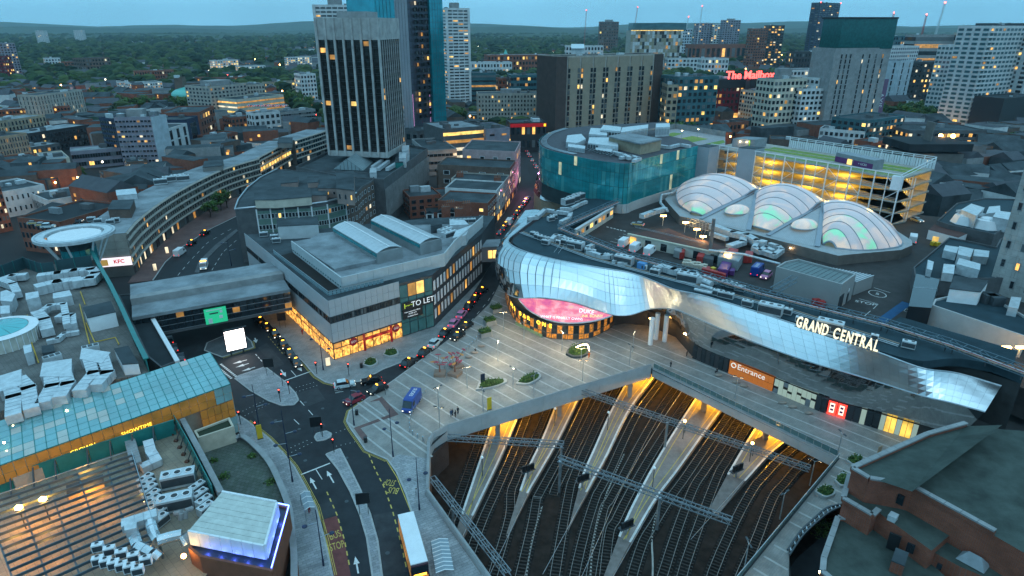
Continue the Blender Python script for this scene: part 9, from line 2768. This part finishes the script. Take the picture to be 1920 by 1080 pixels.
for p,r_,z,lab in(((-48.6,89.2,4),.9,3.9,'in the middle of the weedy terrace'),((-52.2,93.6,4),.6,3.9,'beside the pale terrace wall'),((-46,94.9,4),.7,3.9,'inside the curved wall'),((-40.1,88,4),.9,3.9,'low along the curved wall'),((52.8,86,-4),1.6,-5.4,'in the sunken lane'),((54.8,87.6,-4),1.4,-5.4,'in the sunken lane by the theatre')):
 t=item('weed_clump','green weed clump '+lab,'plant',(p[0],p[1],z),0,'weed clumps')
 mb=MB()
 leaves(mb,130,lambda:(TRR.gauss(0,r_*.5),TRR.gauss(0,r_*.5),abs(TRR.gauss(0,r_*.4))),.2)
 mb.build('foliage',[leaf_a,leaf_b,leaf_c],t,kind='stuff')
for k,pts in enum(([(-47,122.5),(-43.1,125),(-39.9,120),(-43.9,116.5)],[(-53.8,114.3),(-52.4,116.5),(-44.9,108),(-46.3,105)],[(-32.7,86.8),(-30.2,87.8),(-28.7,84.8),(-30.6,83.5)],[(-22.6,84.5),(-18.9,85.5),(-15.2,72.5),(-18.8,71.7)],[(-41.7,113.2),(-40.2,114.3),(-37.2,110),(-39,109)],[(-63.4,144.3),(-62,146.8),(-54,135.9),(-55.4,133.7)])):
 MB().sheet(pts,.0018).build('tarmac_patch',(asphalt_new,mat('tarmac_worn',(.045,.047,.05),.8,var=.3))[k%2],road)
for p in[(-44,118.9),(-48.1,112.1),(-39.6,116.5),(-42.3,109),(-54.7,127.6)]+[(-38.1,98.9),(-27.8,87.8),(-18.8,76.2),(-30.6,99.7)]:MB().cyl(p[0],p[1],0,.007,.35,n=10).build('manhole_cover',dsteel,road)
for k in range(7):
 a,b=V3((1.5,157.5,0)).lerp(V3((8.5,149.4,0)),k/7),V3((1.5,157.5,0)).lerp(V3((8.5,149.4,0)),(k+.9)/7)
 tag(MB().beam((a.x,a.y,.6),(b.x,b.y,.6),.06,.9).build('cafe_screen',MC('screen_green',(.2,.3,.17),.6,.1)),ORD[k]+' pale green canvas screen round the cafe tables','screen','cafe screens')
 c=a+V3((.9,1.2,0))
 t=item('cafe_set',ORD[k]+' white cafe table with two chairs behind the green screens','table set',(c.x,c.y,.12),k,'cafe tables')
 MB().cyl(0,0,.7,.74,.45,n=12).build('table_top',white,t)
 MB().cyl(0,0,0,.7,.05,n=6).build('table_leg',steel,t)
 for s in(-1,1):
  MB().box(s*.8-.22,-.22,.4,s*.8+.22,.22,.46).build('chair_seat',white,t)
  MB().box(s*1.0-.03,-.22,.46,s*1.0+.03,.22,.95).build('chair_back',white,t)
for p,m_,h,lab in(((-4.3,115.8,0),yel_m,3,'yellow and blue totem sign by the parapet'),((-6.1,126.4,0),navy,2.6,'blue totem sign in the long planter'),((-48.8,105.5,0),yel_m,3.2,'tall yellow feather banner by the curved wall'),((-43.1,134.6,0),lit_white,2.2,'lit advertising totem beside the taxi rank'),((69.2,100.1,0),MC('timber_board',(.45,.3,.2)),2.2,'timber totem board beside the theatre wall'),((-116.9,198.8,0),lit_white,2.4,'lit bus stop panel on the curved road, nearer the bridge'),((-121.5,216.2,0),lit_white,2.4,'lit bus stop panel on the curved road, further off')):
 t=item('totem_sign',lab,'sign',(p[0],p[1],.1),.5)
 MB().box(-.5,-.08,.15,.5,.08,h).build('panel',m_,t)
 MB().box(-.55,-.15,0,.55,.15,.15).build('base',dsteel,t)
for p,lab in(((-35.1,133.9,0),'black litter bin by the corner store planter'),((-31.8,114,0),'black litter bin at the plaza corner kerb'),((-28,104.5,0),'black litter bin beside the red paving')):
 tag(MB().cyl(p[0],p[1],.12,1.2,.36,.36,12).build('litter_bin',black),lab,'bin','litter bins')
for p,lab in(((-55.4,130.2,0),'square black sign board on the triangular island'),((-60.7,155.4,0),'square black sign board beside the taxi rank'),((-37.9,106.5,0),'square black sign board on the small refuge'),((-24.1,84.5,0),'square black sign board on the median')):
 t=item('road_sign',lab,'sign',(p[0],p[1],.1),.2,'sign boards')
 MB().box(-1.1,-.06,2.2,1.1,.06,4.4).build('board',black,t)
 for s in(-.7,.7):MB().cyl(s,.1,0,4.2,.06,n=6).build('post',dsteel,t)
 # ------------------------------------------------------------------ trees
bark=MC('bark',(.06,.045,.035),.9,.3)
def blob(mb,c,r,rz,rng):
 nu,nv=7,4
 b0=len(mb.v)
 vs=[]
 for j in range(1,nv):
  a=-PI/2+PI*j/nv
  for i in range(nu):
   q_=r*rng.uniform(.75,1.2)
   vs.append((c[0]+q_*math.cos(a)*math.cos(i*2*PI/nu+j),c[1]+q_*math.cos(a)*math.sin(i*2*PI/nu+j),c[2]+rz*math.sin(a)*rng.uniform(.8,1.15)))
 vs.append((c[0],c[1],c[2]+rz))
 fs=[[j*nu+i,j*nu+(i+1)%nu,(j+1)*nu+(i+1)%nu,(j+1)*nu+i]for j in range(nv-2)for i in range(nu)]
 fs+=[[len(vs)-1,(nv-2)*nu+i,(nv-2)*nu+(i+1)%nu]for i in range(nu)]
 mb.m(rng.randrange(3)).add(vs,fs)
def tree(label,p,h,w,n=900,group='street trees'):
 t=item('broadleaf_tree',label,'tree',(p[0],p[1],0),0,group)
 mb=MB()
 mb.tube([(0,0,0),(.1,0,h*.25),(0,.1,h*.55)],[h*.03,h*.024,h*.012],7)
 for k in range(6):
  a=k*1.05
  mb.tube([(0,0,h*(.25+.04*k)),(w*.25*math.cos(a),w*.25*math.sin(a),h*(.45+.05*k)),(w*.42*math.cos(a),w*.42*math.sin(a),h*(.6+.05*k))],[h*.014,h*.008,h*.003],5)
 mb.build('trunk',bark,t)
 cl=[(TRR.uniform(-.36,.36)*w,TRR.uniform(-.36,.36)*w,h*TRR.uniform(.42,.88),TRR.uniform(.13,.24)*w)for _ in range(13)]
 mb=MB()
 def f():
  c=cl[TRR.randrange(13)]
  v=V3((TRR.gauss(0,1),TRR.gauss(0,1),TRR.gauss(0,1))).normalized()*c[3]*TRR.uniform(.65,1.08)
  return(c[0]+v.x,c[1]+v.y,c[2]+v.z*.8)
 for c in cl:blob(mb,c[:3],c[3]*.62,c[3]*.55,TRR)
 leaves(mb,n,f,w*.045)
 mb.build('crown',[leaf_a,leaf_b,leaf_c],t)
TG=[(-218.8,319),(-219.1,323.7),(-404.4,641.8),(-408.2,673.2),(-382.3,641.8),(-455.8,740),(-358.5,613.1),(-336.6,601.6),(-331.8,609.2),(-351.5,687.6),(-322.9,641.8),(-301.7,613.1),(-690,984.5),(-671.8,1004.4),(-481.4,712.9),(-561.4,871.7),(-214.6,641.8),(-211,663.9),(-188.2,613.1),(-12.1,723.5),(219.6,1142.4),(-42.3,543.2),(-44.7,519.3),(319.8,565.8),(316.5,543.2),(315,525),(320.2,519.3),(335.6,531),(347.7,613.1),(346.3,576.1),(349.9,562.5),(305.9,405.7),(275.1,357.5),(-126.2,262.7),(-126.3,273.7),(-125.5,278.1),(-131.1,449.3),(109.2,434.5),(120.8,440.7),(368.4,1004.4),(412.5,1057.7),(-24.9,871.7),(24.6,912)]
TN=['beside the glowing cinema','second beside the cinema','in the clump by the white wedge building']+[ORD[k]+' of the belt behind the beige slit slab' for k in range(9)]+['by the drab tower foot','second by the drab tower foot','on the carriageway verge','on the carriageway verge, further off','by the layered car park','second by the layered car park','third by the layered car park','behind the stone hotel','below the patterned cube','at the foot of the slotted white tower','second at the foot of the slotted white tower']+['%s of the grove below the dark hotel'%ORD[k]for k in range(8)]+['by the black block','by the girder bridge','on the curved road pavement','second on the curved road pavement','third on the curved road pavement','at the dark tower foot','before the glass office','second before the glass office','beside the red brick tower','second beside the red brick tower','on the ridge behind the hotel','second on the ridge behind the hotel']
for k,p in enum(TG):
 far_=V3(p).length
 tree('leafy dark green tree '+TN[k],p,(9 if k<2 else 16 if far_>350 else 8)*TRR.uniform(.85,1.15),(9 if k<2 else 17 if far_>350 else 7),700)
 # ------------------------------------------------------------------ far suburb: woods, rooftops, lights (each one mass)
FR=random.Random(4)
FOOT=[]
for o in bpy.data.objects:
 if o.name.startswith('wall')and o.parent and o.data.vertices:
  vs=[V3(v.co)for v in o.data.vertices]
  lo,hi=[min(v[i]for v in vs)for i in(0,1)],[max(v[i]for v in vs)for i in(0,1)]
  FOOT.append(((lo[0]+hi[0])/2,(lo[1]+hi[1])/2,(hi[0]-lo[0])/2,(hi[1]-lo[1])/2))
def free(x,y,r):
 return all(abs(x-c[0])>c[2]+r or abs(y-c[1])>c[3]+r for c in FOOT)
def spot(y0,y1,pw=1.6):
 while 1:
  y=y0+(y1-y0)*FR.random()**pw
  x=FR.uniform(-.86,.86)*y
  return x,y
wood=MB()
n=0
while n<9500:
 x,y=spot(470,5200,2.0)
 g_=math.sin(x*.006+1)+math.sin(y*.008)+math.sin((x+y)*.003)
 if g_<(1.2 if y<650 else .3 if y<900 else-.35 if y<1400 else-1.2)and FR.random()<.93:continue
 if x>.15*y and y<900 and FR.random()<.7:continue
 if not free(x,y,10):continue
 r=FR.uniform(3.5,8.5)+y*.002
 blob(wood,(x,y,r*.8),r,r*.85,FR)
 n+=1
wood.build('far_woods',[mat('wood_'+n,c,.9,var=.4,scale=.05)for n,c in(('a',(.012,.03,.016)),('b',(.025,.05,.018)),('c',(.048,.072,.025)))],kind='stuff')
sub_=MB()
n=0
while n<2850:
 x,y=spot(430,3600,1.5)
 if n>=2600:
  y=FR.uniform(250,520)
  x=FR.uniform(-.8*y,-155)if FR.random()<.65 else FR.uniform(165,.8*y)
 if not free(x,y,9 if n<2600 else 13):continue
 w_,d_,h_=FR.uniform(4,9),FR.uniform(5,14),FR.uniform(5,8)if y>800 else FR.uniform(6,15)
 a=FR.choice((.3,.35,1.9,-.5))
 sub_.m(FR.choice((0,0,1,2,2,3,5)))
 sub_.obox((x,y),(math.cos(a),math.sin(a)),d_*2,w_*2,0,h_)
 sub_.m(4 if y>800 else FR.choice((3,4,3)))
 ux,uy=V3((math.cos(a),math.sin(a),0))*d_,V3((-math.sin(a),math.cos(a),0))*w_
 c,t_=V3((x,y,h_+.05)),V3((0,0,w_*.55 if y>800 or FR.random()<.4 else .2))
 sub_.add([c-ux-uy,c+ux-uy,c+ux+t_,c-ux+t_,c-ux+uy,c+ux+uy],[[0,1,2,3],[5,4,3,2],[0,3,4],[1,5,2]])
 if FR.random()<(.3 if y>800 else .8):
  for k in range(FR.randrange(1,6)):
   sub_.m(6+FR.randrange(2))
   p=V3((x,y,FR.uniform(2,h_-1.5)))-(uy if uy.y>0 else-uy)*1.02+ux*FR.uniform(-.9,.8)
   e=ux.normalized()*FR.uniform(.8,1.6)
   sub_.add([p,p+e,p+e+V3((0,0,1.4)),p+V3((0,0,1.4))],[[0,1,2,3]])
 n+=1
sub_.build('far_rooftops',[brick_red,WM['w'],brick_brown,felt,MC('slate',(.075,.08,.09)),concrete,lit_warm,lit_dim],kind='stuff')
lts=MB()
for k in range(1500):
 x,y=spot(250,4500,2.0)
 if y<420 and-150<x<170:continue
 if not free(x,y,1):continue
 r=.3+y*.0006
 if k%12==0 and y<800:lamp('street_glow',(x,y-2,8),1800,(1,.5,.14),.6)  # extra lamps added at random spots to spread amber glow
 lts.m(FR.choice((0,0,0,0,1,1,2))).ball((x,y,FR.uniform(5,9)),r,r,r,5,4)
cw_=[V3(p)for p in[(-946,1377.4,1),(-747.9,1102,1),(-600.1,899.8,1),(-487.9,758.9,1),(-419.1,678.4,1),(-370.1,620.8,1),(-319.6,605,1)]]
for k in range(150):
 i=FR.randrange(6)
 p=cw_[i].lerp(cw_[i+1],FR.random())+V3((FR.uniform(-9,9),FR.uniform(-5,5),0))
 lts.m(1 if p.x<cw_[i].x else 2).ball(p,.7,.7,.7,5,4)
for p in[(-181.3,245.7,7),(-200.1,297.8,7),(-240,305.8,7),(-251.5,359.8,7),(-178.4,326.8,7),(-240,665.9,7),(-225.6,665.9,7),(256.1,352.1,7),(308.7,513,7),(317.8,504,7),(320.9,492.5,7),(-281.5,470.8,7),(155.2,513,7),(-2.1,419.5,7)]:
 lts.m(0).ball(p,.7,.7,.7,6,5)
 lamp('street_glow',(p[0],p[1]-1.5,7),1500,(1,.5,.14),.6)
lts.build('far_street_lights',[olamp,mat('lamp_white',(1,.9,.7),emit=(1,.85,.6),estr=14,var=0),lamp_red],kind='stuff')
struct(ribbon([tuple(p[:2])for p in spline([tuple(p)for p in cw_],30)],26,.02,'carriageway_road',asphalt))
hm=mat('wooded_hill',(.04,.065,.04),.95,var=.4,scale=.004)
for k,(y,h0)in enum(((4300,26),(6200,62),(8800,118))):
 vs,fs=[],[]
 N=120
 for i in range(N+1):
  x=(i/N-.5)*y*2.4
  h=h0*(.8+.22*math.sin(i*.21+k*2)+.12*math.sin(i*.53+k)+.03*FR.uniform(-1,1))
  vs+=[(x,y-900,-1),(x,y,h),(x,y+1500,h*.6)]
 for i in range(N):
  fs+=[[i*3,i*3+3,i*3+4,i*3+1],[i*3+1,i*3+4,i*3+5,i*3+2]]
 struct(MB().add(vs,fs).build('hills',hm,smooth=True))
 # ------------------------------------------------------------------ cranes
for k,(b_,tp,hh,lab)in enum((((1094,100),20,6,'thin red crane mast left of the dark twin tower'),((1182,100),14,20,'slanted red crane jib over the patterned cube'),((1278,105),32,14,'small slanted crane behind the patterned cube'),((1304,105),12,8,'tall pale crane jib beside the skyline cluster'),((1731,140),6,14,'large pale crane with bright red beacons'),((1652,130),25,4,'thin crane mast behind the concrete tower'),((1712,130),28,4,'thin crane mast above the open frame'))):
 g_=[[((214.9,1999.5),(216.5,1999.5),114.5),((352,1999.5),(353.6,1999.5),122.8),((457.5,1821.5),(459,1821.5),95.6),((494.5,1821.5),(495.9,1821.5),121.1),((682.3,1116.9),(683.1,1116.9),107.9),((687.4,1256.8),(688.4,1256.8),95.4),((746.7,1256.8),(747.7,1256.8),92.8)]][0][k]
 t=item('tower_crane',lab,'crane',(*g_[0],0),0,'tower cranes')
 m_=red_m if k in(0,1,5,6)else duct
 H_=g_[2]
 for sx,sy in((-1,-1),(1,-1),(1,1),(-1,1)):MB().beam((sx,sy,0),(sx+hh*.6,sy,H_),.35).build('mast_leg',m_,t)
 for i in range(14):MB().beam(((-1 if i%2 else 1)+hh*.6*i/14,-1,H_*i/14),((1 if i%2 else-1)+hh*.6*(i+1)/14,-1,H_*(i+1)/14),.25).build('mast_brace',m_,t)
 MB().ball((hh*.6,0,H_+1),1.4 if k==4 else .9,1,1.2).build('beacon',lamp_red,t)
for k,p in enum(((-1109.4,-2485.6,0)and((715,1618.9),(786.4,1672.1),123.8),)):
 for s in(0,1):tag(MB().ball((*p[s],p[2]+1),1,1,1).build('beacon',lamp_red),('red beacon on the slim dark tower','second red beacon on the slim dark tower')[s],'light')
 # ------------------------------------------------------------------ air
hz=MB().box(-11000,-3100,-10,11000,11500,330).build('haze',None,kind='stuff')
hv=bpy.data.materials.new('dusk_air')
hv.use_nodes=True
hv.node_tree.nodes.clear()
vo,vp=hv.node_tree.nodes.new('ShaderNodeOutputMaterial'),hv.node_tree.nodes.new('ShaderNodeVolumePrincipled')
vp.inputs['Color'].default_value=(.62,.88,1,1)
vp.inputs['Density'].default_value=0.5e-4
hv.node_tree.links.new(vp.outputs[0],vo.inputs['Volume'])
hz.data.materials.clear()
hz.data.materials.append(hv)
